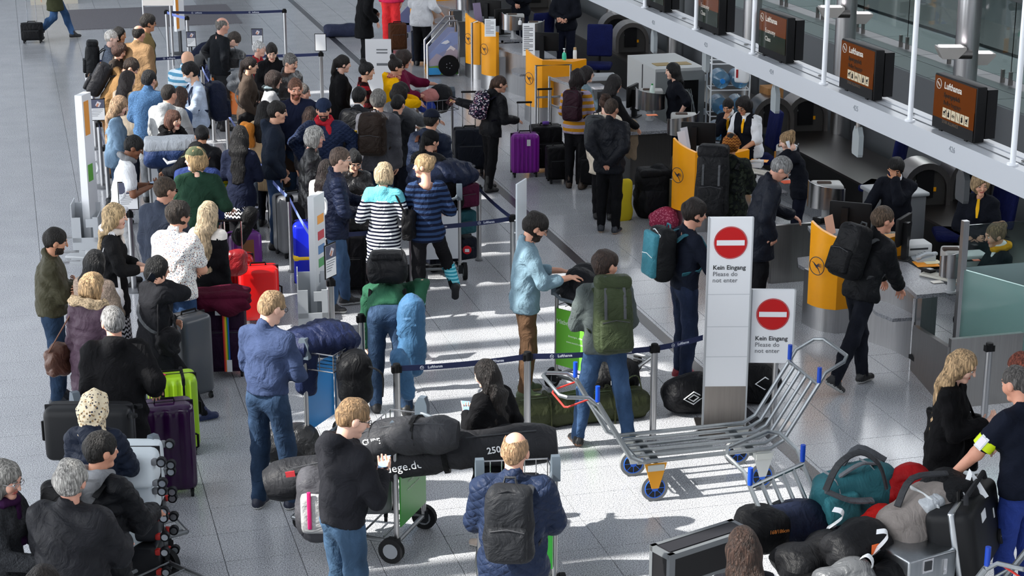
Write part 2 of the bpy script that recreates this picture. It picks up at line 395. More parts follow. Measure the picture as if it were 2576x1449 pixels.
def skeleton(g, lean, side, twist, head, arms, feet, hz, fat, crouch):
    k = Skel(); fem = g == 'f'
    k.hipw = .088; zs = []
    for fx, fy, _z in feet:
        zs.append(_z+.0+math.sqrt(max(.05, .848**2-fx**2-(abs(fy)-k.hipw)**2)))
    z = min(.936, min(zs)+.097) if hz is None else hz
    k.hip = np.array([0, 0, z-crouch])
    F0 = np.array([1., 0, 0]); L0 = np.array([0, 1., 0]); U0 = np.array([0, 0, 1.])
    def fr(le, si):
        U = rotv(rotv(U0, L0, rad(le)), F0, rad(-si)); Lx = nrm(rotv(L0, F0, rad(-si))); return nrm(np.cross(Lx, U)), Lx, U
    k.F1, k.L1, k.U1 = fr(lean*.75, side*.8); k.F, k.L, k.U = fr(lean*1.15, side)
    k.L = rotv(k.L, k.U, rad(twist)); k.F = np.cross(k.L, k.U)
    k.waist = k.hip+.17*k.U1; k.chest = k.waist+.18*k.U; k.sh = k.chest+.135*k.U; k.neck = k.sh+.055*k.U-.012*k.F
    hyaw, hpit = head[:2]; roll = head[2] if len(head) > 2 else 0
    Lh = rotv(k.L, k.U, rad(hyaw)); Fh = np.cross(Lh, k.U); le = lean*.6
    Fh2 = rotv(Fh, Lh, rad(hpit-le)); Uh = np.cross(Fh2, Lh)
    if roll: Lh = rotv(Lh, Fh2, rad(roll)); Uh = np.cross(Fh2, Lh)
    k.Fh, k.Lh, k.Uh = Fh2, Lh, Uh
    k.head = k.neck+.075*k.U+.03*k.F+.082*Uh+.012*Fh2
    k.shw = .175 if not fem else .155
    k.arm = []
    for sgn, a in ((1, arms[0]), (-1, arms[1])):
        S = k.sh+k.L*sgn*k.shw*(1+.25*(fat-1))-.022*k.U
        if isinstance(a, str): tgt, hint, palm = ARMS[a]
        else: tgt, hint, palm = (a+((0, .3, -1), (0, 0, -1)))[:3] if len(a) < 4 and not isinstance(a[0], (int, float)) else (a, (-.1, .4, -1), (0, 0, -1))
        w3 = lambda v: k.F*v[0]+k.L*sgn*v[1]+k.U*v[2]
        if isinstance(a, str) and a in ('down', 'bag') and lean > 25: T = S+np.array([.05, sgn*.05, -.53])
        else: T = S+w3(tgt)
        E, W = ik(S, T, .285, .25, w3(hint)); k.arm.append((S, E, W, nrm(w3(palm))))
    k.leg = []
    for i, sgn in ((0, 1), (1, -1)):
        H = k.hip+np.array([0, sgn*k.hipw, -.015]); A = np.array([feet[i][0], feet[i][1], .085+feet[i][2]])
        K, A = ik(H, A, .437, .403, (1, sgn*.12, 0)); k.leg.append((H, K, A))
    return k
def torso(S, k, o, fem, fat, hem, ring=None, bust=True, flare=1.0, belly=0.0):
    L = k.L; f = fat
    wd = dict(p=(.160, .108), w=(.140, .100), c=(.165, .112)) if not fem else dict(p=(.165, .112), w=(.122, .090), c=(.140, .102))
    S.cap(k.waist, k.chest, wd['w'][0]*f+o, wd['c'][0]*f+o, .05, L, wd['w'][1]*f+o+belly, wd['c'][1]*f+o, ring=ring)
    hb = k.hip-.0*k.U1
    S.cap(hb, k.waist, wd['p'][0]*f+o, wd['w'][0]*f+o, .06, k.L1, wd['p'][1]*f+o, wd['w'][1]*f+o+belly, ring=ring)
    sw = k.shw*(1+.25*(f-1))
    S.cap(k.sh+L*(sw-.042)-.034*k.U, k.sh-L*(sw-.042)-.034*k.U, .060+o*.8, None, .06)
    for sg in (1, -1): S.cap(k.neck-.012*k.U, k.sh+L*sg*(sw-.02)-.004*k.U, .045+o*.5, .036+o*.8, .05)
    if fem and bust:
        for sg in (1, -1): S.ell(k.chest+k.F*(.075*f)+L*sg*.065-.02*k.U, (.062+o*.6,)*3, None, .05)
    if hem is not None:
        top = k.hip-np.array([0, 0, .0]); bot = np.array([k.hip[0]*.4+.0, 0, hem]); d = nrm(bot-top)
        if top[2]-hem > .02: S.cap(top, bot, wd['p'][0]*f+o+.004, (max(wd['p'][0]*f+o+.01, (.188*f+o) if hem < .74 else 0))*flare, .04, k.L1, wd['p'][1]*f+o+.006, (wd['p'][1]*f+o+(.034 if hem < .74 else .01))*flare, ring=ring)
def hand(S, W, d, n, big=1.0, curl=.5, thumb=1):
    # palm, four unequal fingers bent at the knuckles, thumb from the side of the palm
    d = nrm(d); n = nrm(n-d*np.dot(n, d)); s_ = np.cross(d, n)*thumb; b = big
    pc = W+d*.055*b
    S.cap(W+d*.01, W+d*.085*b, .028*b, .036*b, .012, s_, .018*b, .014*b)
    for i, (off, ln) in enumerate(((-.033, .060), (-.0115, .078), (.0115, .084), (.033, .074))):
        a = W+d*.085*b+s_*off*b; dd = nrm(rotv(d, s_, (curl*.75)*thumb)+s_*off*1.6); m_ = a+dd*ln*.52*b
        d2 = rotv(dd, s_, curl*1.3*thumb); S.cap(a, m_, .0098*b, .0092*b, .006); S.cap(m_, m_+d2*ln*.5*b, .0092*b, .0078*b, .004)
    t0 = W+d*.03*b+s_*.026*b; t1 = t0+nrm(d*.6+s_*.75+n*.35)*.045*b; S.cap(t0, t1, .0125*b, .0105*b, .01); S.cap(t1, t1+nrm(d*.9+s_*.25+n*.4)*.034*b, .0105*b, .0085*b, .004)
PEOPLE = []
def person(px, py, H, face, label, g='m', fat=1.0, skin='d9a58a', hair=('short', '2a2018'), top=None, legs=None, shoes=('1c1c1e', '2a2a2c'), arms=('down', 'down'), head=(0, 8), lean=3, side=0, twist=0,
           feet=None, at='head', hz=None, crouch=0, beard=None, glasses=None, hat=None, extras=(), name='person', under=None, show=('top', 'legs', 'shoes'), hands=(1, 1), curl=.5, group=None, mask=False):
    fem = g == 'f'; s = H/1.75; top = top or {}; legs = legs if legs is not None else {}
    feet = feet or ((.02, .10, 0), (-.02, -.10, 0)); feet = tuple((f[0], f[1], f[2] if len(f) > 2 else 0) for f in feet)
    k = skeleton(g, lean, side, twist, head, arms, feet, hz, fat, crouch)
    yaw = IA(face); cy, sy = cos(yaw), sin(yaw)
    ht = (k.head+k.Uh*.118)*s
    if at == 'head':
        q = P(px, py, ht[2]); pos = Vector((q.x-(ht[0]*cy-ht[1]*sy), q.y-(ht[0]*sy+ht[1]*cy), 0))
    elif at == 'hip':
        q = P(px, py, k.hip[2]*s); pos = Vector((q.x, q.y, 0))
    elif at == 'feet':
        q = P(px, py, 0); m_ = (np.array(feet[0])+np.array(feet[1]))/2*s; pos = Vector((q.x-(m_[0]*cy-m_[1]*sy), q.y-(m_[0]*sy+m_[1]*cy), 0))
    else: pos = Vector((px, py, 0))
    dd = dist((pos.x, pos.y, 1.2)); v = min(1.55, max(.85, dd/15.5)); ph = (px*.37+py*.61) % 6.28
    tk = top.get('kind', 'cloth'); o = top.get('o', {'cloth': .016}.get(tk, .018)); slv = top.get('slv', 'long'); hem = top.get('hem', .80)
    if hem is not None and hem >= .70: hem += .06
    if hem is not None and crouch: hem -= crouch
    ring = top.get('ring')
    PTS = [k.head, k.neck, k.hip]+[q for a in k.arm for q in a[:3]]+[q for l in k.leg for q in l]
    lo = np.min(PTS, axis=0)-.27; hi = np.max(PTS, axis=0)+.27
    # ---- body: one skin from head to feet (coarse where clothes cover it, fine at the head, hands and bare arms)
    hs = .034*v; B = SDF(lo, hi, hs)
    torso(B, k, -.034, fem, fat, None, bust=False)
    for (S_, E_, W_, n_) in k.arm: B.cap(S_, E_, .040, .034, .02); B.cap(E_, W_, .034, .024, .02)
    for (h_, kn, an) in k.leg: B.cap(h_, kn, .072*fat, .046, .03); B.cap(kn, an, .046, .034, .02); B.cap(an-[0, 0, .03], an+[.10, 0, -.05], .028, .022, .01)
    B.cap(k.neck-.03*k.U, k.head-k.Uh*.06-.01*k.Fh, .05, .05, .02)
    bp, bq = B.mesh(); parts = [(bp, bq, 0)]
    c = k.head; F, L, U = k.Fh, k.Lh, k.Uh; hv = .0088*v; W3 = lambda a, b, d: c+F*a+L*b+U*d
    S = SDF(np.minimum(c-.17, k.neck-.10), np.maximum(c+.17, k.neck+.10), hv)
    S.ell(W3(-.012, 0, .022), (.100, .077, .098), (F, L, U), 0)
    S.cap(W3(.032, 0, -.012), W3(.052, 0, -.088), .060, .036 if not fem else .030, .03, L, .058, .032)
    S.ell(W3(.072, 0, -.098), (.020, .022, .016), (F, L, U), .03)
    S.cap(W3(.082, .03, .030), W3(.082, -.03, .030), .013, None, .02)
    S.cap(W3(.088, 0, .020), W3(.112, 0, -.022), .009, .013, .016)
    for q in (1, -1):
        S.ell(W3(.097, q*.030, .008), (.016, .018, .011), (F, L, U), .014, 'c')
        S.ell(W3(-.004, q*.080, -.012), (.024, .011, .033), (F, L, U), .008)
        S.ell(W3(.060, q*.042, -.03), (.026, .020, .024), (F, L, U), .03)
    S.ell(W3(.086, 0, -.060), (.012, .024, .008), (F, L, U), .012)
    nr = .056 if not fem else .047
    S.cap(k.neck-.05*k.U, W3(-.018, 0, -.07), nr+.006, nr, .03)
    hp, hq = S.mesh(); cen = hp[hq].mean(1)-c; ca, cb, cu = cen@F, cen@L, cen@U
    mi = np.zeros(len(hq), int); mi[(ca > .078) & (np.abs(cb) < .024) & (np.abs(cu+.060) < .0105)] = 1
    mi[(ca > .070) & (np.abs(np.abs(cb)-.034) < .021) & (np.abs(cu-.033) < .0065)] = 2
    if beard:
        bb = (cu < -.036-.20*np.maximum(.085-ca, 0)) & (cu > -.122) & (mi != 1) & ~((ca > .098) & (cu > -.042)) & (np.abs(cb) < .066); mi[bb & (ca > .012)] = 2
        if beard[0] == 'mustache': mi[(mi == 2) & (cu < -.030) & ~((cu > -.053) & (ca > .085) & (np.abs(cb) < .032))] = 0; mi[(ca > .088) & (cu < -.036) & (cu > -.052) & (np.abs(cb) < .032)] = 2
    parts.append((hp, hq, mi))
    em = MB()
    for q in (1, -1):
        e = W3(.0805, q*.031, .0085); pr = [(.0001, -1.), (.7, -.7), (1., 0), (.7, .7), (.0001, 1.)]
        R = Matrix((L, U, F)).transposed()
        em.lathe([(a*.0112, b*.0118) for a, b in pr], tuple(e), 10, 3, R); em.lathe([(a*.0072, b*.004) for a, b in pr], tuple(e+F*.0098), 8, 4, R)
    for i, (S_, E_, W_, n_) in enumerate(k.arm):
        if not hands[i]: continue
        sg = 1 if i == 0 else -1; hd = nrm(nrm(W_-E_)+np.array(n_)*.15); pts = [W_, W_+hd*.2]; bare = slv in ('short', 'elbow', 'none', 'mid')
        if bare: pts.append(E_)
        if slv in ('short', 'none'): pts.append(S_)
        lo2 = np.min(pts, axis=0)-.10; hi2 = np.max(pts, axis=0)+.10; A = SDF(lo2, hi2, (.0072 if not bare else .009)*v)
        A.cap(E_+(W_-E_)*(.0 if bare else .75), W_+hd*.015, .042*min(fat, 1.15) if bare else .03, .026, .01)
        if slv in ('short', 'none'): A.cap(S_, E_, .048*min(fat, 1.2), .042*min(fat, 1.15), .02)
        hand(A, W_, hd, n_, 1.0 if not fem else .92, curl, sg); p_, q_ = A.mesh(); parts.append((p_, q_, 0))
    mats = [mat(skin, 'skin'), mat('b0584f' if fem else 'a86458', 'plain', .5), mat(beard[1] if beard else (hair[1] if hair else '3a2c20'), 'hair'), mat('e8e6e2', 'plain', .3), mat('1d140f', 'plain', .2)]
    ev = np.concatenate(em.v); eq = [q for q in em.f if len(q) == 4]; parts.append((ev, np.array(eq), np.array([m for q, m in zip(em.f, em.m) if len(q) == 4])))
    body = qmesh(name, parts, mats, None, s); body.location = pos; body.rotation_euler = (0, 0, yaw); tag(body, label, 'person', group)
    ctx = dict(k=k, s=s, v=v, body=body, ph=ph, fem=fem, fat=fat)
    # ---- clothes
    if 'legs' in show and legs is not False:
        lo_ = legs.get('o', .020); T = SDF(np.minimum(lo, [9, 9, -.05]), np.array([hi[0], hi[1], k.hip[2]+.30]), 0.0235*v)
        lw = legs.get('w', 1.0)
        T.cap(k.hip-.01*k.U1, k.hip+.13*k.U1, (.142 if not fem else .148)*fat+.004, .120*fat, .03, k.L1, .094*fat+.004, .080*fat); T.ell(k.hip-np.array([0, 0, .07]), (.075, .08, .06), None, .03)
        for (h_, kn, an) in k.leg:
            T.cap(h_, kn, .082*fat+lo_*.6, .056+lo_*lw, .045); T.cap(kn, an+[0, 0, -.02], .055+lo_*lw, .040+lo_*lw, .03)
            T.ell(kn*.62+an*.38+np.array([-.018, 0, 0]), (.056+lo_*.4, .052+lo_*.4, .11), None, .03)
        T.wave(.0042*legs.get('fold', 1), 26, ph+1); cutz = legs.get('cut', .055)
        T.plane((0, 0, cutz), (0, 0, -1))
        p_, q_ = T.mesh(); qmesh('trousers' if not legs.get('skirt') else 'leggings', [(p_, q_, 0)], [mat(legs.get('c', '1f2a3a'), legs.get('kind', 'cloth'), c2=legs.get('c2'), sc_=legs.get('sc', 1))], body, s)
    if 'shoes' in show:
        for i, (h_, kn, an) in enumerate(k.leg):
            lift = an[2]-.085; fd = np.array([1., .18*(1 if i == 0 else -1), 0]); sd = nrm([-fd[1], fd[0], 0]); up = np.array([0, 0, 1.])
            if lift > .03: fd = nrm(fd+np.array([0, 0, -min(2.2, lift*9)])); up = np.cross(fd, sd)
            fd = nrm(fd); b0 = an-up*.085; S = SDF(b0-.28, b0+.28, .0125*v)
            S.cap(b0-fd*.035+up*.038, b0+fd*.135+up*.030, .040, .043, .01, sd, .046, .034); S.cap(b0+up*.05-fd*.01, an+up*(.03+.12*(len(shoes) > 2)), .044, .046, .03); S.cap(b0+fd*.05+up*.07, an, .034, .04, .03)
            S.plane(b0+up*.003, -up)
            p_, q_ = S.mesh(); hh = (p_[q_].mean(1)-b0)@up if len(q_) else np.zeros(0)
            qmesh('shoe', [(p_, q_, (hh < .026).astype(int))], [mat(shoes[0], 'leather', .5), mat(shoes[1], 'plain', .6)], body, s)
    if 'top' in show:
        th = .0205*v if tk != 'puff' else .019*v
        zb = (hem if hem is not None else .8)-.08
        T = SDF(np.array([lo[0], lo[1], min(zb, np.min([a[2][2] for a in k.arm])-.1)]), np.array([hi[0], hi[1], k.neck[2]+.16]), th)
        torso(T, k, o, fem, fat, hem, ring, flare=top.get('flare', 1.0), belly=top.get('belly', 0))
        sl_r = ring and (ring[0]*.9, ring[1]*.8)
        for (S_, E_, W_, n_) in k.arm:
            if slv == 'none': continue
            f_ = min(fat, 1.15); E2 = E_; so = top.get('so', o)
            if slv == 'short': T.cap(S_, S_+(E_-S_)*.66, .054*f_+so, .050*f_+so, .03); continue
            T.cap(S_, E_, .053*f_+so, .045*f_+so, .03, ring=sl_r)
            t_ = {'long': .97, 'mid': .55, 'elbow': .12}[slv]; T.cap(E_, E_+(W_-E_)*t_, .044*f_+so, (.033+.011*(1-t_))*f_+so, .02, ring=sl_r)
        col = top.get('col', 'crew'); UT = k.U
        if col == 'collar': T.cap(k.neck+.028*UT+.018*k.F, k.neck+.036*UT-.022*k.F, .062, None, .012)
        elif col == 'turtle': T.cap(k.neck+.0*UT, k.neck+.07*UT+.012*k.F, .066, .064, .02)
        elif col == 'hood':
            T.cap(k.neck-.095*k.F+.02*UT, k.neck-.085*k.F-.10*UT, .085, .06, .03, k.L, .06, .045); T.cap(k.neck-.075*k.F+k.L*.06+.035*UT, k.neck+.07*k.F+k.L*.05-.02*UT, .036, .03, .03); T.cap(k.neck-.075*k.F-k.L*.06+.035*UT, k.neck+.07*k.F-k.L*.05-.02*UT, .036, .03, .03)
        elif col == 'wide': pass
        else: T.cap(k.neck+.004*UT, k.neck+.014*UT, .066, None, .02)
        if col != 'turtle': T.cap(k.neck-.02*UT+.01*k.F, k.neck+.3*UT+.03*k.F, .050 if col != 'wide' else .085, .060, .008, op='c')
        T.wave(top.get('fold', .0058), top.get('ff', 24), ph)
        if hem is not None:
            nn = -k.U1 if hem > .75 else np.array([0, 0, -1.]); p0 = np.array([k.hip[0], 0, hem]) if hem <= .75 else k.hip+k.U1*(hem-.935)/1.0
            T.plane(p0, nn)
        p_, q_ = T.mesh(); mi = np.zeros(len(q_), int); ms = [mat(top.get('c', '333333'), {'puff': 'nylon', 'coat': 'cloth'}.get(tk, tk), c2=top.get('c2'), sc_=top.get('sc', 1.0), rough=top.get('rough'))]
        if top.get('yoke'):
            cc = (p_[q_].mean(1)-k.chest)@k.U; mi[cc > top['yoke'][1]] = 1; ms.append(mat(top['yoke'][0], 'cloth'))
        if top.get('front'):      # open front showing what is under it
            pc = p_[q_].mean(1)-k.chest; mi[(pc@k.F > .05) & (np.abs(pc@k.L) < top['front'][1]) & (pc@k.U > -.45)] = len(ms); ms.append(mat(top['front'][0], 'cloth'))
        if top.get('slc'):        # sleeves of another colour
            pc = p_[q_].mean(1); dl = np.abs((pc-k.sh)@k.L); mi[dl > k.shw*.92] = len(ms); ms.append(mat(top['slc'], 'cloth'))
        qmesh(top.get('name', 'jacket'), [(p_, q_, mi)], ms, body, s)
        if col == 'fur':
            Fu = SDF(k.neck-.3, k.neck+.3, .014*v); fs = top.get('furs', 1)
            for a in range(10): 
                t0, t1 = [(-.105*fs*k.F*cos(x)+.135*fs*k.L*sin(x)+(.01+.03*cos(x))*UT) for x in (a*PI/5, (a+1)*PI/5)]
                if cos(a*PI/5+.3) > -.75: Fu.cap(k.neck+t0, k.neck+t1, .042, None, .02)
            Fu.wave(.008, 70, ph); p_, q_ = Fu.mesh(); qmesh('fur_collar', [(p_, q_, 0)], [mat(top.get('furc', '141414'), 'fur')], body, s)
    # ---- hair
    if hair:
        st, hc = hair[:2]; hl = hair[2] if len(hair) > 2 else .3; hvv = .0118*v; c = k.head
        S = SDF(c-np.array([.3, .3, .32+(hl if st in ('long', 'pony') else 0)]), c+.28, hvv)
        gr = {'buzz': .004, 'bald': .006, 'short': .013, 'crop': .009, 'curly': .026, 'long': .014, 'bob': .016, 'bun': .010, 'topbun': .010, 'pony': .010, 'thick': .022}[st]
        S.ell(W3(-.014, 0, .026), (.100+gr, .078+gr, .098+gr), (F, L, k.Uh), 0)
        if st in ('short', 'thick', 'crop', 'buzz', 'bald'): S.cap(W3(-.07, 0, -.01), W3(-.072, 0, -.055), .055+gr*.7, .045, .03, k.Lh, .03+gr, .02)
        if st in ('long', 'bob', 'curly'): S.ell(W3(-.035, 0, -.02), (.085+gr, .086+gr, .11), (F, L, k.Uh), .03)
        zf = hair[3] if len(hair) > 3 else .060
        # face opening and ears
        Fc = SDF(c-.28, c+.28, hvv); Fc.cap(W3(.145, 0, zf-.075), W3(.145, 0, -.2), .115, .13, .01, k.Lh, .10, .11); 
        g0 = ((Fc.lo-S.lo)/hvv); 
        S.cap(W3(.135, 0, zf-.085), W3(.135, 0, -.25), .086, .095, .012, k.Lh, .088, .10, op='c')
        if st in ('short', 'crop', 'buzz', 'bald', 'thick'):
            for q in (1, -1): S.ell(W3(.006, q*.095, -.025), (.032, .04, .042), (F, L, k.Uh), .01, 'c'); S.ell(W3(.05, q*.09, -.055), (.06, .04, .05), (F, L, k.Uh), .01, 'c')
            S.plane(W3(-.05, 0, -.075), -k.Uh)
        if st == 'bald': S.ell(W3(.0, 0, .12), (.125, .068, .085), (F, L, k.Uh), .01, 'c')
        dn = np.array([0, 0, -1.]) if lean < 40 else -k.U
        if st == 'long':
            b0 = W3(-.055, 0, -.03); b1 = k.neck-k.F*.075-.02*k.U; b2 = k.neck-k.F*(.115)+dn*(hl-.04)
            S.cap(b0, b1, .095, .100, .03, k.Lh, .06, .042); S.cap(b1, b2, .100, .080, .03, k.L, .042, .024)
            for q in (1, -1):
                S.cap(W3(-.01, q*.082, -.01), k.neck+k.L*q*.085+.01*k.U-.01*k.F, .030, .036, .03)
                if hair[4:] and hair[4]: S.cap(k.neck+k.L*q*.085+.01*k.U, k.neck+k.L*q*.085+k.F*.11-k.U*(hl*.75), .036, .03, .03)
        elif st == 'bob':
            S.cap(W3(-.055, .03, -.05), W3(-.055, -.03, -.05), .062, None, .03)
            for q in (1, -1): S.cap(W3(.0, q*.075, .02), W3(.01, q*.074, -.10), .034, .030, .02)
        elif st == 'bun': S.ell(W3(-.105, 0, .055 if not (hair[4:]) else hair[4]), (.045, .050, .048), (F, L, k.Uh), .015)
        elif st == 'topbun': S.ell(W3(-.075, 0, .135), (.046, .050, .046), (F, L, k.Uh), .015)
        elif st == 'pony':
            S.ell(W3(-.115, 0, .03), (.035, .03, .03), (F, L, k.Uh), .02); S.cap(W3(-.125, 0, .02), W3(-.135, 0, -.08)+dn*hl*.3, .032, .036, .02); S.cap(W3(-.135, 0, -.08)+dn*hl*.3, W3(-.12, 0, -.08)+dn*hl, .036, .015, .02)
        elif st == 'curly' and hl > .31: S.cap(W3(-.06, 0, -.06), W3(-.07, 0, -.15), .095, .085, .03, k.Lh, .055, .05)
        S.wave({'curly': .008, 'thick': .005, 'long': .0035, 'bob': .0045}.get(st, .003), {'curly': 55, 'thick': 60}.get(st, 70), ph, (1, 1, .35))
        p_, q_ = S.mesh(); hm = [mat(hc, 'hair')]
        qmesh('hair', [(p_, q_, 0)], hm, body, s)
    if glasses:
        m_ = MB(); gm = 1
        for q in (1, -1):
            m_.tube([tuple(W3(.104, q*.033, .008)+k.Lh*.022*cos(a*PI/6)+k.Uh*.017*sin(a*PI/6)) for a in range(12)], .0022, 5, 0, True)
            m_.tube([tuple(W3(.102, q*.056, .014)), tuple(W3(.05, q*.082, .012)), tuple(W3(-.02, q*.085, .004))], .0022, 5)
            if glasses == 'sun': m_.add([tuple(W3(.104, q*.033, .008)+k.Lh*.021*cos(a*PI/5)+k.Uh*.016*sin(a*PI/5)) for a in range(10)], [tuple(range(10))])
        m_.tube([tuple(W3(.104, .012, .012)), tuple(W3(.106, -.012, .012))], .002, 5)
        m_.xf(Matrix.Scale(s, 4)); m_.build('glasses', mat('141414' if glasses != 'steel' else '9a9a9c', 'plain', .3), body)
    if mask:
        S = SDF(c-.2, c+.2, .01*v); S.cap(W3(.045, 0, -.035), W3(.05, 0, -.085), .068, .045, .02, k.Lh, .066, .046); S.ell(W3(.085, 0, -.05), (.035, .03, .05), (F, L, k.Uh), .03); S.plane(W3(.035, 0, 0), -k.Fh); S.plane(W3(0, 0, -.012), k.Uh)
        p_, q_ = S.mesh(); qmesh('face_mask', [(p_, q_, 0)], [mat('e4ebf0', 'cloth')], body, s)
    if hat:
        ht_, hcol = hat[:2]; S = SDF(c-.3, c+.3, .0105*v)
        if ht_ == 'cap':
            ba = rad(hat[2] if len(hat) > 2 else 0); bf = k.Fh*cos(ba)+k.Lh*sin(ba)
            S.ell(W3(-.014, 0, .045), (.116, .096, .095), (F, L, k.Uh), 0); S.plane(W3(0, 0, .035), -k.Uh); b0 = W3(0, 0, .045)
            S.cap(b0+bf*.095, b0+bf*.155-.012*k.Uh, .07, .062, .01, np.cross(k.Uh, bf), .008, .006)
        elif ht_ == 'beanie': S.ell(W3(-.016, 0, .035), (.116, .096, .105), (F, L, k.Uh), 0); S.plane(W3(0, 0, .0), -(k.Uh*.9+k.Fh*.4))
        elif ht_ in ('scarf', 'wrap'):
            S.ell(W3(-.022, 0, .030), (.126, .106, .120), (F, L, k.Uh), 0)
            if ht_ == 'scarf': S.ell(W3(-.060, .01, -.045), (.112, .112, .115), (F, L, k.Uh), .05); S.cap(k.neck+.035*k.U-.01*k.F, k.neck+.01*k.U-.03*k.F, .088, .105, .03)
            else: S.ell(W3(-.07, 0, .075), (.09, .082, .07), (F, L, k.Uh), .03)
            S.cap(W3(.135, 0, -.02), W3(.135, 0, -.25), .08, .08, .012, k.Lh, .088, .10, op='c'); S.wave(.0075, 34, ph)
        elif ht_ == 'hoodup': S.ell(W3(-.02, 0, .02), (.125, .11, .125), (F, L, k.Uh), 0); S.cap(W3(-.05, 0, -.05), k.neck-.03*k.F, .09, .11, .04); S.cap(W3(.12, 0, .0), W3(.12, 0, -.2), .085, .085, .012, k.Lh, .08, .09, op='c')
        p_, q_ = S.mesh(); qmesh({'cap': 'cap', 'beanie': 'beanie', 'scarf': 'headscarf', 'wrap': 'head_wrap', 'hoodup': 'hood'}[ht_], [(p_, q_, 0)], [hat[3] if len(hat) > 3 else mat(hcol, 'cloth')], body, s)
    for e in extras:
        et = e[0]
        if et == 'scarf':        # neck scarf with its ends
            S = SDF(k.neck-.35, k.neck+.35, .013*v)
            for a in range(8):
                t0, t1 = [k.neck+.02*k.U+.078*k.F*cos(x)+.085*k.L*sin(x)-.02*k.U*cos(x) for x in (a*PI/4, (a+1)*PI/4)]; S.cap(t0, t1, .034, None, .02)
            if len(e) > 3: S.cap(k.neck+.10*k.F+.05*k.L, k.neck+.14*k.F+.06*k.L-e[3]*k.U, .035, .045, .03, k.L, .02, .02)
            S.wave(.005, 45, ph); p_, q_ = S.mesh(); qmesh('scarf', [(p_, q_, 0)], [mat(e[1], e[2] if len(e) > 2 else 'cloth', c2=e[4] if len(e) > 4 else None)], body, s)
        elif et == 'hood':       # hood lying on the back, of its own colour
            S = SDF(k.neck-.3, k.neck+.3, .013*v); S.cap(k.neck-.11*k.F+.02*k.U, k.neck-.115*k.F-.12*k.U, .115, .07, .03, k.L, .055, .045)
            for q in (1, -1): S.cap(k.neck-.09*k.F+k.L*q*.08+.04*k.U, k.neck+.06*k.F+k.L*q*.07-.0*k.U, .042, .034, .03)
            S.wave(.004, 40, ph); p_, q_ = S.mesh(); qmesh('hood', [(p_, q_, 0)], [mat(e[1], e[2] if len(e) > 2 else 'cloth')], body, s)
        elif et == 'belt':
            S = SDF(k.hip-.25, k.hip+.25, .012*v); pp = k.hip+.050*k.U1; S.cap(pp-.03*k.U1, pp+.06*k.U1, .148*fat+.018, .144*fat+.018, .0, k.L1, .098*fat+.020, .096*fat+.020); S.plane(pp, -k.U1); S.plane(pp+.032*k.U1, k.U1)
            p_, q_ = S.mesh(); qmesh('belt', [(p_, q_, 0)], [mat(e[1], 'leather')], body, s)
        elif et == 'pockets':
            for q in (1, -1):
                m_ = MB(); R = Matrix((k.F1, k.L1, k.U1)).transposed(); m_.rbox(tuple(k.hip-k.F1*(.104*fat)+k.L1*q*.070-k.U1*.045), (.012, .105, .125), .005, 0, R, 1); m_.xf(Matrix.Scale(s, 4)); m_.build('back_pocket', mat(legs.get('c', '24395c'), 'denim', rough=.9), body)
        elif et == 'sash':       # crossbody strap from a shoulder to the other hip, e: colour, side, radius
            sg = e[2] if len(e) > 2 else 1; rr = (.148 if fem else .17)*fat+o+.01; dd_ = (.115*fat+o+.018); pts = []
            for a in range(19):
                x = 2*PI*a/18; hgt = cos(x) ; lat = sg*(.115*hgt-.02); 
                base = k.chest+k.U*(.165*hgt-.10+(.04 if hgt > .8 else 0))+k.L*(lat*(1 if hgt > 0 else 1.35)); pts.append(tuple(base+k.F*sin(x)*dd_*(1.0+.05*(1-abs(hgt)))))
            m_ = MB(); m_.tube(pts, .017, 6, 0, True, .25); m_.xf(Matrix.Scale(s, 4)); m_.build('shoulder_strap', mat(e[1], 'nylon'), body)
        elif et == 'tie':
            m_ = MB(); a = k.neck+.075*k.F-.02*k.U; b = k.chest+(.125*fat+o+.006)*k.F-.03*k.U
            m_.tube([tuple(a), tuple(a*.5+b*.5+k.F*.02), tuple(b)], [.016, .024, .012], 6, 0, False, .3); m_.xf(Matrix.Scale(s, 4)); m_.build('neck_scarf', mat(e[1], 'cloth'), body)
        elif et == 'shirtfront':
            S = SDF(k.chest-.3, k.chest+.3, .014*v); S.cap(k.neck+.02*k.U+.02*k.F, k.neck+.03*k.U-.01*k.F, .064, None, .01); S.cap(k.neck+.06*k.F-.02*k.U, k.chest+k.F*(.098*fat+o)-.02*k.U, .05, .022, .02, k.L, .026, .012)
            p_, q_ = S.mesh(); qmesh('shirt_front', [(p_, q_, 0)], [mat(e[1], 'cloth')], body, s)
        elif et == 'badge':
            m_ = MB(); S_, E_, W_, n_ = k.arm[e[1]]; m_.tube([tuple(S_+(E_-S_)*t) for t in (.55, .62, .7, .8)], .068*fat, 14); m_.xf(Matrix.Scale(s, 4)); ab = m_.build('arm_band', mat('d8f000', 'plain', .4), body)
            m2 = MB(); oo = (E_-S_); ax = nrm(oo); out = nrm(np.array(e[2])-ax*np.dot(np.array(e[2]), ax)); cc = S_+oo*.67+out*.074; R = Matrix((np.cross(out, ax), out, ax)).transposed(); m2.box(tuple(cc), (.06, .012, .10), 0, R); m2.box(tuple(cc+out*.004), (.045, .012, .075), 1, R); m2.xf(Matrix.Scale(s, 4)); m2.build('badge_card', [mat('c8ccd0', 'plain', .2), mat('e9e4ea', 'plain')], ab)
    PEOPLE.append(ctx); return ctx
def wpt(ctx, v):     # person-local (unscaled) point -> hall
    b = ctx['body']; q = Vector(v)*ctx['s']; return Matrix.Translation(b.location) @ RZ(b.rotation_euler.z) @ q
def whand(ctx, i, f=.09):
    S_, E_, W_, n_ = ctx['k'].arm[i]; return wpt(ctx, W_+nrm(W_-E_)*f+np.array(n_)*.03)
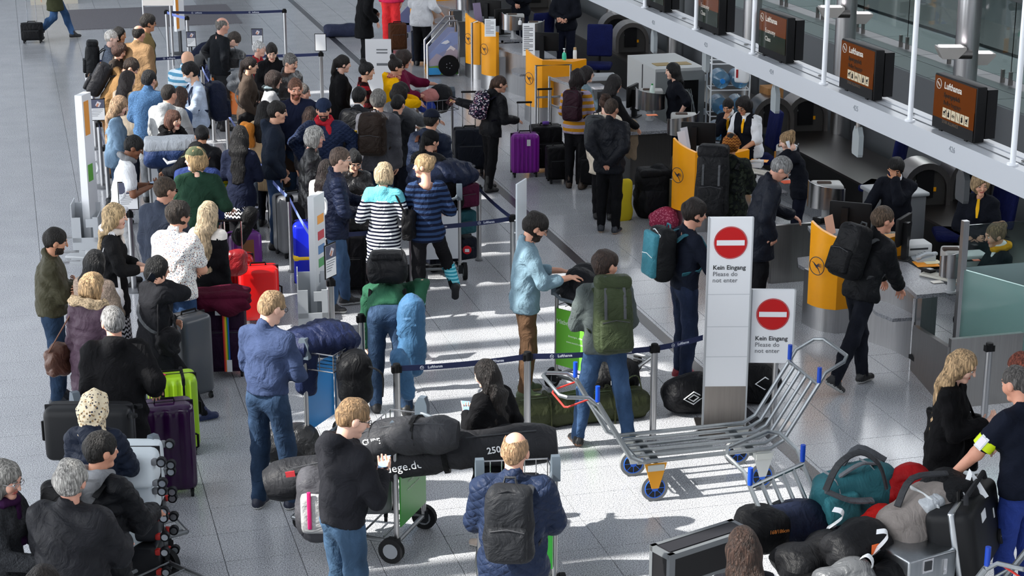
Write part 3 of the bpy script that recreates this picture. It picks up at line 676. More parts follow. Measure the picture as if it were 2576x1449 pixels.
def wdir(ctx, v): return (RZ(ctx['body'].rotation_euler.z) @ Vector(v)).normalized()
# ---------------------------------------------------------------- the hall
GR = mat('b0b2b6', 'granite', .17); TX, TY, X0, Y0T = .5685, .513, .1, 12.82
b = MB(); b.box((8, 30, -.06), (44, 70, .09)); floor = struct(b.build('floor', mat('5c5f63', 'plain', .6), None, False))
b = MB(); q = .0022; hx, hy = TX/2-q, TY/2-q; c_ = .0016
b.add([(-hx, -hy, -.015), (hx, -hy, -.015), (hx, hy, -.015), (-hx, hy, -.015), (-hx, -hy, -c_), (hx, -hy, -c_), (hx, hy, -c_), (-hx, hy, -c_),
       (-hx+c_, -hy+c_, 0), (hx-c_, -hy+c_, 0), (hx-c_, hy-c_, 0), (-hx+c_, hy-c_, 0)],
      [(8, 9, 10, 11), (0, 1, 5, 4), (1, 2, 6, 5), (2, 3, 7, 6), (3, 0, 4, 7), (4, 5, 9, 8), (5, 6, 10, 9), (6, 7, 11, 10), (7, 4, 8, 11)])
# granite speckle in hall coordinates would repeat per tile: shift it with the object's own place
for m_ in (GR,):
    nt = m_.node_tree; tc = [n for n in nt.nodes if n.type == 'TEX_COORD']
    for t_ in tc:
        ge = nt.nodes.new('ShaderNodeNewGeometry')
        for l in list(t_.outputs['Object'].links): nt.links.new(ge.outputs['Position'], l.to_socket)
tile_me = b.mesh('floor_tile', GR, False)
cells = []
for i in range(-14, 56):
    for j in range(-14, 96):
        cx, cy = X0+(i+.5)*TX, Y0T+(j+.5)*TY
        v = Vector((cx, cy, -CAMZ)); z_ = v.dot(Vector(_F)); vis = False
        if z_ > 1:
            px, py = 1288+FPX*v.dot(Vector(_R))/z_, 724.5-FPX*v.dot(Vector(_U))/z_; vis = -60 < px < 2640 and -20 < py < 1500
        cells.append((0 if vis else 1, z_ if vis else abs(z_)+50, cx, cy))
cells.sort(); rest = MB()
for k_, (nv, z_, cx, cy) in enumerate(cells):
    if k_ < 300 and not nv:
        o = link('floor_tile', tile_me, floor); o.location = (cx, cy, 0)
    else:
        rest.v.append(np.concatenate(b.v)+np.array((cx, cy, 0))); rest.f += [tuple(x+rest.n for x in f_) for f_ in b.f]; rest.m += [0]*len(b.f); rest.n += 12
o = rest.build('floor_tiles', GR, floor, False); o['kind'] = 'stuff'
b = MB(); b.box((6.25, 24, .0005), (.125, 50, .003)); struct(b.build('floor_stripe', mat('3c3c40', 'granite', .25), floor))
b = MB(); b.box((2.95, 40.7, .006), (3.55, 2.9, .012)); m_ = b.build('floor_mat', mat('6f6d72', 'straw', .9), None); tag(m_, 'long grey entrance mat on the floor behind the belt barriers', 'mat')
# unseen roof, skylight gap and cross bars added to shape the sun; far wall
CE = mat('c9cdd2', 'plain', .8); rf = MB()
rf.box((6.4, 27, 10.15), (23.0, 76, .3)); rf.box((-12.4, 27, 10.15), (6.2, 76, .3))
bars = [(9.6, .5), (10.9, .35), (12.25, .30), (14.15, .22), (14.95, .32), (15.7, .22), (16.45, .40), (17.25, .26), (17.95, .34)]
y = 18.95
while y < 31: bars.append((y, .66)); y += 1.18
bars.append((48.5, 34.4))  # one wide bar added to keep the sun off the far floor
cl = struct(rf.build('ceiling_sun_mask', CE, None, False))
for yy, ww in bars:
    b = MB(); b.box((-7.2, yy, 10.1), (4.4, ww, .35)); b.build('sun_block_bar', CE, cl, False)
b = MB(); DW = mat('6b6d70', 'steel', .35)
for k_ in range(30): b.box((-34+k_*2.6, 45.3, 3.5), (1.7+.4*((k_*7) % 3-1), .25, 7), 1 if k_ % 3 else 0)
b.box((4, 45.4, 6.6), (80, .2, 1.4), 0); struct(b.build('wall_far', [DW, mat('a9adb2', 'plain', .6)], None, False))
for k_ in range(30): b = MB(); b.box((-34+k_*2.6+1.3, 45.32, 2.95), (1.4, .04, 5.9)); struct(b.build('window_%d' % (k_+1), mat('aab2ba', 'plain', .6, trans=.3), None, False))
b = MB(); b.box((.95, 43.4, .65), (1.05, .4, 1.3)); tag(b.build('info_cabinet', [mat('c3bcae', 'plain', .5)]), 'pale beige cabinet standing at the far wall behind the walker', 'cabinet')
b = MB(); b.box((4, -9, 5), (60, .3, 10)); struct(b.build('wall_light_block', mat('8f9194', 'plain', .8), None, False))  # unseen wall behind the camera, added to cut light from the front
b = MB(); b.box((19.6, 30, 3.5), (.3, 70, 7)); struct(b.build('wall_right', mat('55585c', 'plain', .6), None, False))
# ---- raised deck, balustrade and hall beyond the counters
b = MB(); b.box((13.2, 27, .8), (3.2, 36, 1.6)); dk = struct(b.build('floor_deck', mat('606366', 'plain', .55), None, False))
for k_ in range(22):
    for q in range(3):
        b = MB(); b.box((11.64+.5*q+.245, 9+k_*1.6+.795, 1.603), (.485, 1.585, .008)); b.build('deck_panel', mat(['5f6265', '595c5f', '535659'][(k_+q) % 3], 'plain', .5), dk, False)
b = MB(); b.box((14.2, 28, 1.62), (1.2, 60, .04)); struct(b.build('trim_1', mat('131415', 'plain', .5), None, False))
b = MB(); b.box((16.8, 28, 1.3), (4.0, 60, .1)); struct(b.build('floor_gallery', mat('4c4e50', 'granite', .3), None, False))
GLS = mat('cfe4e0', 'plain', .02, trans=1.0)
bal = thing('glass_balustrade', 'long glass balustrade on the dark deck behind the display screens', 'balustrade', (12.42, 0, 1.6))
for k_ in range(20):
    y0 = 12.3+k_*1.45
    b = MB(); b.box((0, y0+.72, .58), (.014, 1.43, 1.0)); b.build('pane', GLS, bal, False)
    for q in (0, .2): b = MB(); b.box((0, y0+q, .09), (.05, .035, .18)); b.build('clamp', DSTEEL, bal, False)
# ---- steel columns with their uplights
lamp_m = mat('fff0f4', 'plain', .5, emit=5.0)
for n_, (px, py, lamps) in enumerate(((2110, 400, ((-.33, -.2, 2.36), (.30, .2, 2.19))), (1885, 250, ()), (1697, 180, ()), (2428, 180, ((-.33, -.2, 2.36), (.30, .2, 2.19))), (1543, 60, ()), (1400, 10, ()))):
    c = PX(px, py, 11.25); b = MB(); b.cyl((0, 0, 0), (0, 0, 7), .145, 24)
    t = thing('steel_column', 'round brushed steel column, '+['just left of the display screen numbered 425', 'behind the blue water bottles', 'behind the grey equipment cabinet', 'behind the rightmost display screen, with two square uplights', 'beyond the empty blue office chair', 'beyond the standing agent with clasped hands'][n_], 'column', (c.x, c.y, 0))
    b.build('shaft', STEEL, t)
    for i, (ox, oy, z) in enumerate(lamps):
        lp = thing('column_uplight', 'square grey uplight glowing upward, fixed to the %s side of the %s column' % (('left', 'right')[i], 'steel' if n_ == 0 else 'rightmost'), 'lamp', (c.x+ox, c.y+oy*1.0, z), IA(0))
        b = MB(); b.prism([(-.17, .0), (.17, .0), (.17, -.03), (.07, -.14), (-.11, -.14), (-.17, -.03)], -.11, .11, 0, 'y'); b.build('housing', mat('a8a49f', 'plain', .4), lp, 25)
        b = MB(); b.box((0, 0, .004), (.27, .15, .008)); b.build('diffuser', lamp_m, lp, False)
        b = MB(); b.cyl((0, 0, -.1), ((.26 if i == 0 else -.26), 0, -.1), .055, 14); b.build('bracket', DSTEEL, lp)
# ---- white beam that carries the screens
bm = thing('display_beam', 'long white beam carrying the flight display screens above the counters', 'beam', (8.04, 0, 2.28))
b = MB(); b.box((.17, 28, .11), (.34, 50, .22)); b.box((.30, 28, .224), (.1, 50, .008)); b.build('fascia', mat('b4b8be', 'plain', .35), bm, False)
b = MB(); b.box((.13, 28, .222), (.012, 50, .006)); b.build('groove', mat('5d6064', 'plain'), bm, False)
for k_, (px, py) in enumerate(((2545, 415), (2279, 305), (2062, 212), (1882, 136), (1728, 75), (1601, 20))):
    y = P(px, py, 2.5).y; b = MB(); b.cyl((.045, y, .22), (.045, y, 5.5), .026, 12); b.cyl((.045, y, .22), (.045, y, .235), .05, 12); b.build('hanger_rod', mat('e8ebf0', 'plain', .3), bm)
TXM = mat('7d838a', 'plain')
for s_, px, py in (('421', 1644, 57), ('423', 1776, 113), ('424', 1941, 181), ('425', 2153, 273), ('426', 2395, 377)):
    c = PX(px, py, 8.04); text(bm, s_, .075, TXM, frame((-.002, c.y, c.z-2.28), (0, -1, 0), (0, 0, 1)))
for k_ in range(8):
    b = MB(); b.cyl((.2, 13.6+k_*2.08, .228), (.2, 13.6+k_*2.08, .234), .03, 10); b.build('bolt_cap', DGREY, bm)
SCR = mat('5e2e0c', 'plain', .14); SCG = mat('222a22', 'plain', .1); TW = mat('c9c4bb', 'plain', .5); TB = mat('241509', 'plain', .5)
scr = (('rightmost flight display screen, orange bulky baggage sign above the number 426', 15.10, 14.315, 'b'), ('orange bulky baggage display screen above the number 425', 17.11, 16.325, 'b'), ('display screen reflecting the hall, above the number 424', 19.27, 18.49, 'e'), ('economy class display screen above the number 423', 21.29, 20.51, 'e'), ('farthest display screen, cut off by the top of the picture', 23.2, 22.42, 'e'))
for lb, y1, y0, ty in scr:
    t = thing('display_screen', lb, 'screen', (8.15, (y0+y1)/2, 2.5)); W = y1-y0
    b = MB(); b.rbox((.05, 0, .265), (.10, W, .50), .012); b.build('casing', BLACK, t, 30)
    b = MB(); b.box((.17, 0, .26), (.10, W-.06, .44)); b.build('rear_housing', mat('161618', 'plain', .5), t, False)
    b = MB(); b.box((-.003, 0, .30), (.006, W-.03, .40), 0); b.box((-.004, 0, .19), (.006, W-.03, .18), 1 if ty == 'e' else 0); b.build('screen_face', [SCR, SCG], t, False)
    for q in (-1, 1): b = MB(); b.box((.08, q*W*.3, .01), (.16, .05, .02)); b.build('foot', BLACK, t, False)
    F_ = lambda y, z: frame((-.0085, y, z), (0, -1, 0), (0, 0, 1))
    text(t, 'Lufthansa', .085, TW, F_(W/2-.20, .43), align='LEFT', bold=True)
    b = MB(); pr = [(.045*cos(2*PI*k/24), .045*sin(2*PI*k/24)) for k in range(24)]
    b.tube([(-.0085, W/2-.1+a, .43+z) for a, z in pr], .003, 5, 0, True); b.tube([(-.0085, W/2-.075, .445), (-.0085, W/2-.1, .425), (-.0085, W/2-.12, .41)], .005, 5); b.build('emblem', TW, t)
    if ty == 'b':
        text(t, 'Sperrgepäck', .06, TB, F_(W/2-.20, .345), align='LEFT', bold=True); text(t, 'Bulky baggage', .058, TB, F_(W/2-.20, .275), align='LEFT')
        for k_ in range(6):
            yy = W/2-.235-.082*k_; b = MB(); b.box((-.0075, yy, .185), (.006, .07, .09)); pg = b.build('pictogram', mat('b9ad93', 'plain'), t, False)
            b = MB(); x = -.0115
            if k_ == 0: b.box((x, yy, .19), (.003, .035, .016)); b.box((x, yy+.014, .175), (.003, .006, .03)); b.box((x, yy-.014, .175), (.003, .006, .03)); b.box((x, yy-.02, .205), (.003, .016, .016))
            elif k_ == 2:
                for q in (-.014, .014): b.tube([(x, yy+q+.011*cos(a*PI/5), .178+.011*sin(a*PI/5)) for a in range(10)], .0018, 4, 0, True)
                b.tube([(x, yy-.014, .178), (x, yy, .2), (x, yy+.014, .178)], .0018, 4)
            elif k_ == 3: b.tube([(x, yy+.02, .215), (x, yy-.02, .155)], .002, 4)
            elif k_ == 5: b.box((x, yy, .19), (.003, .03, .025)); b.tube([(x, yy-.015, .2), (x, yy-.025, .215)], .002, 4); b.cyl((x, yy-.01, .165), (x+.003, yy-.01, .165), .007, 8); b.cyl((x, yy+.01, .165), (x+.003, yy+.01, .165), .007, 8)
            else: b.lathe([(.004, -.03), (.012, -.02), (.008, 0), (.011, .01), (.003, .02), (.003, .035)], (x, yy, .185), 8)
            b.build('symbol', BLACK, pg)
        text(t, 'STAR ALLIANCE', .042, mat('5b4a3a', 'plain'), F_(W/2-.2, .10), align='LEFT')
        b = MB(); b.box((-.005, 0, .07), (.008, W-.03, .10)); b.build('screen_band', BLACK, t, False)
    else:
        text(t, 'Economy', .075, TW, F_(W/2-.20, .30), align='LEFT'); text(t, 'Class', .075, TW, F_(W/2-.20, .21), align='LEFT')
for k_, (px, py) in enumerate(((1646, 75), (1777, 118), (1952, 215), (2160, 318), (2425, 425))):
    c = PX(px, py, 8.2); t = thing('hanging_speaker', 'grey flat loudspeaker hanging under the white beam, %s' % ('farthest of the row', 'above the grey equipment cabinet', 'beside the brown cardboard box', 'below the number 425', 'darkest one, below the number 426')[k_], 'speaker', (8.2, c.y, 2.28), PI/2*.9)
    m_ = mat('8e9699' if k_ < 4 else '3c3f42', 'plain', .4); z1 = c.z-2.28
    b = MB(); b.cyl((0, 0, 0), (0, 0, z1), .022, 10); b.cyl((0, 0, z1+.05), (0, 0, z1-.02), .03, 10); b.build('stem', DSTEEL, t)
    b = MB(); b.prism([(-.10, -.30), (.10, -.30), (.115, -.27), (.115, -.08), (.05, .0), (-.05, .0), (-.115, -.08), (-.115, -.27)], -.025, .025, 0, 'y'); b.xf(TR(0, 0, z1)); b.build('speaker_body', m_, t, 25)
# ---- baggage belt with its arched mouths behind the counters
b = MB(); b.box((10.68, 29.5, .25), (.9, 30.0, .5)); b.box((10.68, 29.5, .51), (.96, 30.0, .03), 1); lg = b.build('conveyor', [mat('33312f', 'steel', .42), mat('4f4a47', 'steel', .42)]); tag(lg, 'long dark steel baggage conveyor ledge behind the counters', 'conveyor')
def arch(px, py, lb, off=0.0):
    c = P(px, py, .52); t = thing('baggage_arch', lb, 'arch', (c.x, c.y, .52), -.12)
    pr = lambda r, h: [(-r, 0), (-r, h)]+[(r*cos(PI-PI*k/14), h+r*sin(PI-PI*k/14)*1.05) for k in range(1, 14)]+[(r, h), (r, 0)]
    o_, i_ = pr(.30, .22), pr(.245, .2); n = len(o_); b = MB(); V = []; F = []
    for (pl, y) in ((o_, 0), (i_, 0), (o_, .42), (i_, .42)): V += [(x, y, z) for x, z in pl]
    for k in range(n-1): F += [(k, k+1, n+k+1, n+k), (k, 2*n+k, 2*n+k+1, k+1), (n+k, n+k+1, 3*n+k+1, 3*n+k)]
    b.add(V, F); b.build('arch_band', mat('8f8a87', 'steel', .3), t, 30)
    b = MB(); b.prism(i_, .06, .09, 0, 'y'); b.build('arch_panel', mat('3a3836', 'plain', .45), t, False)
    b = MB(); b.box((-.02, .05, .27), (.22, .03, .34)); b.build('opening', BLACK, t, False)
    b = MB(); b.box((.11, .05, .2), (.035, .012, .05)); b.build('warning_label', YEL, t, False)
    b = MB(); b.box((-.1, .05, .31), (.07, .01, .025)); b.build('plate', LGREY, t, False)
for a in ((2030, 333, 'steel baggage arch with a dark panel, under the number 424'), (1945, 338, 'steel baggage arch half hidden behind the brown cardboard box'), (2330, 520, 'steel baggage arch behind the agent covering his face'), (2445, 505, 'steel baggage arch behind the blond curly agent'),
          (1590, 133, 'steel baggage arch behind the empty blue office chair, right one of two'), (1553, 110, 'steel baggage arch behind the empty blue office chair, left one of two'), (1350, 20, 'far steel baggage arch behind the agent with the yellow neck scarf')): arch(*a)
# ---------------------------------------------------------------- check-in counters
SPK = mat('8d8f94', 'granite', .35); HOODM = mat('a9a9ab', 'steel', .25)
def counter(Y, nm, lo=-1.12, hi=1.55, well=True, front=True):
    t = thing('checkin_counter', 'steel check-in counter with yellow front, '+nm, 'counter', (0, Y, 0))
    A = [(7.80, .30), (7.81, .22), (7.84, .14), (7.90, .06), (7.985, 0)]
    # yellow front: a curved left panel with a sloping top and a flat right panel, on a steel plinth
    b = MB(); k = len(A); inn = [(x+.035, y+.03) for x, y in A]; V = []; F = []
    for pl, z in ((A, 0), (inn, 0), (A, 1), (inn, 1)):
        for i, (x, y) in enumerate(pl): V.append((x, y, .28 if z == 0 else 1.17-.13*(i/(k-1))**1.2))
    for i in range(k-1): F += [(i+1, i, 2*k+i, 2*k+i+1), (k+i, k+i+1, 3*k+i+1, 3*k+i), (2*k+i, 3*k+i, 3*k+i+1, 2*k+i+1), (i, i+1, k+i+1, k+i)]
    F += [(0, k, 3*k, 2*k)]; b.add(V, F); b.build('curved_panel', YEL, t, 50)
    b = MB(); b.prism([(7.985, 0), (8.04, .02), (8.04, .05), (8.0, .05)] if not front else [(7.985, 0), (8.5, .06), (8.76, .14), (8.76, .20), (8.0, .05)], .28, 1.02, 0, top=[1.04, .98, 1.0, 1.0, 1.04] if front else [1.04]*4); b.build('front_panel', mat('eb9a00', 'plain', .35), t, 25)  # same yellow set darker: the dimmer light on this side, put into colour
    b = MB(); b.prism([(7.84, .5), (7.86, .3), (7.92, .16), (8.03, .06), (8.6, .09), (8.6, .5)], 0, .6); b.build('plinth', STEEL, t, 50)
    em = MB(); c0 = Vector((7.825, .125, .74)); tx = Vector((.12, -.24, 0)).normalized(); nx = Vector((-.85, -.50, 0)).normalized(); pt = lambda u, v: tuple(c0+tx*u+Vector((0, 0, v))+nx*.028)
    em.tube([pt(.095*cos(2*PI*q/28), .095*sin(2*PI*q/28)) for q in range(28)], .0045, 5, 0, True)
    em.tube([pt(-.07, .035), pt(-.045, .03), pt(-.02, .005), pt(.02, -.03), pt(.045, -.075)], [.002, .004, .009, .005, .003], 6); 
    for q in range(3): em.tube([pt(-.01, .0-q*.008), pt(.02, .025-q*.012), pt(.055, .022-q*.014)], [.006, .005, .002], 5)
    em.build('emblem', mat('141b3c', 'plain', .4), t)
    # worktop, lower shelf, wavy steel body
    def wavy(o): return [(x+o, min(hi, max(lo, y))) for x, y in ((8.34, 1.55), (8.24, 1.15), (8.14, .85), (8.02, .6), (7.98, .35), (8.1, .12), (8.18, -.25), (8.30, -.55), (8.34, -.85), (8.30, -1.12))]
    b = MB(); b.prism([(8.74, lo), (8.74, hi)]+wavy(0), .715, .755); b.build('worktop', SPK, t, False)
    b = MB(); b.prism([(8.55, lo+.04), (8.55, hi-.05)]+wavy(.06), 0, .715); b.build('counter_body', STEEL, t, 50)
    for s_ in (1, -1):
        if (hi < 1.3 if s_ > 0 else lo > -1): continue
        pl = [(8.34, .62), (8.2, .66), (8.05, .78), (8.02, 1.05), (8.12, 1.3), (8.4, 1.34)] if s_ > 0 else [(8.4, -.98), (8.14, -.96), (8.08, -.72), (8.12, -.48), (8.22, -.34), (8.4, -.32)]
        b = MB(); b.prism(pl, .44, .475); b.build('bag_shelf', SPK, t, False)
    if not well: return t
    b = MB(); b.cyl((8.30, -1.1, 0), (8.30, -1.1, .715), .022, 10); b.build('corner_rail', CHROME, t)
    # belt weigher beside it
    b = MB(); b.prism([(8.26, -1.16), (8.06, -2.22), (8.11, -2.23), (8.31, -1.17)], 0, .58, 0, top=[.46, .60, .60, .46]); b.box((8.45, -2.22, .34), (.74, .05, .68)); b.box((8.55, -1.65, .14), (.62, 1.0, .04), 1); b.build('belt_weigher', [mat('9c9a98', 'steel', .3), RUBBER], t, False)
    return t
for Y, nm, *kw in ((16.57, 'nearest one, under the leaning black backpack passenger'), (20.72, 'where the passenger in the orange head wrap stands'), (27.5, 'behind the steel tube railing, with green sanitiser on it', -1.12, .9), (30.35, 'right one of the far pair', -1.12, .5, True, False), (31.5, 'left of the far pair, beside the painted steps', -.3, 1.5, False, False), (36.2, 'farthest one, at the top edge of the picture')): counter(Y, nm, *kw)
# far-side extra worktop between the second and third counter (where the long-haired girl writes)
t = thing('writing_counter', 'grey counter top on dark steel body where the long haired girl writes', 'counter', (0, 0, 0))
b = MB(); b.prism([(8.0, 23.3), (8.70, 23.3), (8.70, 25.4), (8.0, 25.4), (7.86, 24.8), (7.9, 23.9)], .715, .755); b.build('worktop', SPK, t, False)
b = MB(); b.box((8.35, 24.35, .36), (.6, 2.0, .71)); b.build('counter_body', mat('625f5d', 'steel', .36), t, False)
def hood(px, py, z0, lb, a0=200, flip_=1, sc_=1.0, yaw=0):
    c = P(px, py, z0); t = thing('printer_hood', lb, 'printer', (c.x, c.y, z0), IA(0)+yaw)
    b = MB(); b.cyl((0, 0, 0), (0, 0, .2), .042, 14); b.cyl((0, 0, 0), (0, 0, .02), .06, 14); b.build('post', LGREY, t)
    b = MB(); R_ = .21*sc_; n = 14; V = []; F = []
    for i in range(n+1):
        a = rad(180+180*i/n); h = .30-.10*(i/n)*(1 if flip_ > 0 else 0)-.10*(1-i/n)*(1 if flip_ < 0 else 0)
        for r in (R_, R_-.012): V += [(r*cos(a), r*sin(a)*.85, .17), (r*cos(a), r*sin(a)*.85, .17+h)]
    for i in range(n): F += [(4*i, 4*i+4, 4*i+5, 4*i+1), (4*i+2, 4*i+3, 4*i+7, 4*i+6), (4*i+1, 4*i+5, 4*i+7, 4*i+3), (4*i, 4*i+2, 4*i+6, 4*i+4)]
    b.add(V, F); b.build('steel_shield', HOODM, t, 40)
    b = MB(); b.rbox((.02, .08, .30), (.34*sc_, .28, .24), .03); b.build('printer_body', mat('a9a9a6', 'plain', .45), t)
    b = MB(); b.rbox((-.02, .05, .425), (.16, .07, .035), .015); b.build('ticket_roll', mat('4c3f38', 'plain'), t)
for a in ((2075, 555, .755, 'steel shielded ticket printer left of the nearest black monitor'), (1717, 368, .755, 'steel shielded ticket printer behind the second black monitor', 200, -1), (1634, 302, .755, 'steel shielded ticket printer with orange notes beside the long haired agent'), (1292, 97, .755, 'steel shielded ticket printer with hand sanitiser, above the far yellow counters'), (1345, 118, .755, 'steel shielded ticket printer left of the far black monitor', 200, -1, .8), (1175, 45, .755, 'steel shielded ticket printer at the farthest counters', 200, -1), (1975, 455, .755, 'plain steel ticket printer shield left of the grey haired man', 200, -1, .7), (2392, 735, .755, 'steel printer shield at the edge of the glass partition', 200, -1, .62)): hood(*a)
def monitor(px, py, z0, lb, yaw, w_=.44):
    c = P(px, py, z0); t = thing('monitor', lb, 'monitor', (c.x, c.y, z0), IA(0)+yaw)
    b = MB(); b.rbox((0, 0, .30), (w_, .045, .30), .012); b.build('casing', BLACK, t, 30)
    b = MB(); b.box((0, .024, .30), (w_-.04, .004, .26)); b.build('screen_face', mat('20262c', 'plain', .15), t, False)
    b = MB(); b.box((-.05, -.05, .2), (.07, .06, .4)); b.rbox((-.02, -.03, .008), (.24, .17, .016), .006); b.build('stand', mat('17181a', 'plain', .35), t, 30)
for a in ((2135, 612, .80, 'black monitor seen from behind on the nearest yellow counter', -.35), (1755, 395, .80, 'black monitor seen from behind on the second yellow counter', -.2), (1372, 150, .80, 'black monitor seen from behind, beside the long white price list', -.2), (1232, 62, .80, 'black monitor at the top, beside the agent with the yellow neck scarf', -.3), (1590, 292, .755, 'thin black monitor seen edge on beside the long haired girl', 1.15, .40), (2268, 648, .755, 'narrow black monitor behind the passenger with the black backpack', 1.0, .36), (1265, 85, .79, 'dark flat screen behind the white paper sign of the far counter', .5, .34)): monitor(*a)
# small things on the counters
def keyboard(px, py, z, lb, yaw):
    c = P(px, py, z); t = thing('keyboard', lb, 'keyboard', c, IA(0)+yaw); b = MB(); b.rbox((0, 0, .012), (.42, .15, .024), .006); b.build('case', mat('cfccc2', 'plain', .5), t, 30)
    b = MB()
    for i in range(5):
        for j in range(14): b.box((-.188+j*.029, -.05+i*.025, .027), (.024, .02, .008))
    o = b.build('keys', mat('b5b2a8', 'plain', .5), t, False); o['kind'] = 'stuff'
for a in ((2368, 700, .757, 'beige keyboard on the nearest counter beside the desk phone', -.75), (2215, 590, .757, 'beige keyboard behind the nearest black monitor', -.3), (1910, 435, .757, 'white keyboard on the second counter below the desk phone', -.7), (1790, 385, .757, 'keyboard under the arms of the two agents', .2)): keyboard(*a)
def phone(px, py, z, lb, yaw, col='b9c0c6'):
    c = P(px, py, z); t = thing('desk_phone', lb, 'phone', c, IA(0)+yaw); b = MB(); b.prism([(-.1, 0), (.1, 0), (.1, .07), (-.1, .02)], -.09, .09, 0, 'y'); b.build('base', mat(col, 'plain', .4), t, 25)
    b = MB(); b.tube([(-.08, -.06, .055), (0, -.06, .085), (.10, -.06, .085)], .018, 8); b.rbox((-.08, -.06, .05), (.05, .05, .035), .012); b.rbox((.10, -.06, .085), (.05, .05, .035), .012); b.build('handset', mat(col, 'plain', .4), t)
    b = MB()
    for i in range(4):
        for j in range(3): b.box((-.05+i*.032, .01+j*.028, .045+i*.011), (.02, .018, .012))
    b.build('keypad', LGREY, t, False)
phone(2322, 655, .757, 'grey desk phone on the nearest counter', .2); phone(1898, 418, .757, 'white desk phone on the second counter', -.3, 'd4d7da')
def leaf(name, px, py, z, size, lb, cat, col='eceef0', yaw=0.0, tilt=0.0, lines=0, group=None, kind='plain'):
    c = P(px, py, z); t = thing(name, lb, cat, c, IA(0)+yaw, group); b = MB(); b.box((0, 0, .004 if not tilt else size[1]/2), (size[0], size[1], .005) if not tilt else (size[0], .006, size[1]))
    o = b.build('sheet', mat(col, kind, .5), t, False); o.rotation_euler = (tilt*.25, 0, 0)
    if lines:
        b = MB()
        for i in range(lines):
            ww = size[0]*(.75 if i % 3 else .45); zz = size[1]*(.9-.8*i/lines); b.box((-(size[0]*.8-ww)/2, -.0045, zz) if tilt else (-(size[0]*.8-ww)/2, zz-size[1]/2, .0075), (ww, .002, size[1]*.025) if tilt else (ww, size[1]*.03, .002))
        b.build('print', mat('6d7074', 'plain'), t, False).rotation_euler = (tilt*.25, 0, 0)
    return t
leaf('price_list', 1330, 140, .97, (.20, .52), 'tall white price list standing left of the far black monitor', 'sign', tilt=-1, lines=14)
leaf('paper_sign', 1233, 92, 1.0, (.19, .30), 'white paper sign standing on the far pair of yellow counters', 'sign', tilt=-1, lines=9)
leaf('leaflet', 1205, 55, 1.0, (.16, .34), 'colourful leaflet standing in the left one of the far yellow counters', 'leaflet', '7d6f8f', .6, -1)
leaf('leaflet', 1720, 378, 1.0, (.13, .24), 'pale leaflet standing in the second yellow counter, front one', 'leaflet', 'd8d2d6', .7, -1); leaf('leaflet', 1729, 374, 1.0, (.13, .27), 'pale leaflet standing in the second yellow counter, taller one behind', 'leaflet', 'c8c6cc', .8, -1)
leaf('leaflet', 2092, 590, 1.0, (.17, .20), 'leaflet with orange printing in the nearest yellow counter', 'leaflet', 'd8a890', .9, -1)
leaf('paper_sheet', 2330, 665, .757, (.24, .2), 'orange desk pad under the papers beside the desk phone', 'paper', 'f29a10', .1); leaf('paper_sheet', 2345, 660, .764, (.17, .13), 'cream paper lying on the orange desk pad', 'paper', 'efe6c0', .2)
leaf('envelope', 2357, 710, .757, (.11, .08), 'white envelope with an orange edge beside the printer shield', 'envelope', 'e9e4da', .3); leaf('paper_sheet', 1910, 405, .757, (.22, .14), 'orange desk pad behind the second counter phone', 'paper', 'f29a10', -.3)
leaf('paper_sheet', 1400, 152, .90, (.22, .16), 'white papers on the third counter beside the green sanitiser', 'paper', 'd6d8da', .2, 0, 4); leaf('paper_sheet', 1512, 222, .8, (.26, .2), 'printed forms in the grey tray beside the girl with glasses', 'paper', 'e2dcdc', .2, 0, 5)
leaf('paper_sheet', 1640, 290, 1.2, (.14, .09), 'orange note lying on the ticket printer beside the long haired agent', 'note', 'f27a3a', .2); leaf('note', 2455, 655, 1.1, (.07, .05), 'orange tag on the white box behind the glass partition', 'note', 'f0602a', .2)
leaf('paper_sheet', 1985, 458, .80, (.2, .15), 'orange boarding paper in front of the grey haired man', 'paper', 'e8603a', .3)
def bottle(px, py, z, prof, cols, lb, caps):
    c = P(px, py, z); t = thing('bottle', lb, 'bottle', c); b = MB(); b.lathe(prof, n=14); b.build('bottle_body', mat(*cols[0]) if isinstance(cols[0], tuple) else mat(cols[0], 'plain', .3), t)
    b = MB(); b.lathe(caps, n=10); b.build('cap', mat(cols[1], 'plain', .4), t)
bottle(1419, 155, .98, [(.033, 0), (.034, .1), (.03, .13), (.012, .15)], ('3fc6a0', 'f0f0ee'), 'green hand sanitiser bottle with white pump on the third counter', [(.012, .15), (.012, .17), (.004, .175), (.004, .195), (.022, .2), (.02, .21)])
bottle(1446, 152, .98, [(.03, 0), (.031, .14), (.024, .17)], ('ececea', 'b08a58'), 'white flask with wooden lid on the third counter', [(.024, .17), (.024, .205), (.02, .21)])
bottle(1640, 246, 1.1, [(.035, 0), (.036, .12), (.014, .18)], ('c8d8d0', '1f8a40'), 'small clear water bottle with green cap beside the ticket printer', [(.015, .18), (.015, .20)])
bottle(1308, 62, 1.16, [(.03, 0), (.03, .06), (.01, .08)], ('e6e8ea', 'e6e8ea'), 'white sanitiser pump on the far ticket printer', [(.01, .08), (.004, .1), (.02, .11)])
c = P(2340, 690, .757)
for px, py, lb in ((2335, 690, 'black card reader under the hand of the passenger with the backpack'), (1888, 448, 'small black label printer on the second counter'), (1597, 278, 'small black label printer beside the thin edge-on monitor'), (2060, 560, 'black wallet and keys lying on the nearest counter')):
    c = P(px, py, .757); b = MB(); b.rbox((0, 0, .03), (.09, .13, .06), .015); o = b.build('card_reader', BLACK); o.location = c; o.rotation_euler = (0, 0, .4); tag(o, lb, 'card reader')
    b = MB(); b.box((0, -.02, .062), (.05, .05, .004)); b.build('label', LGREY, o, False)
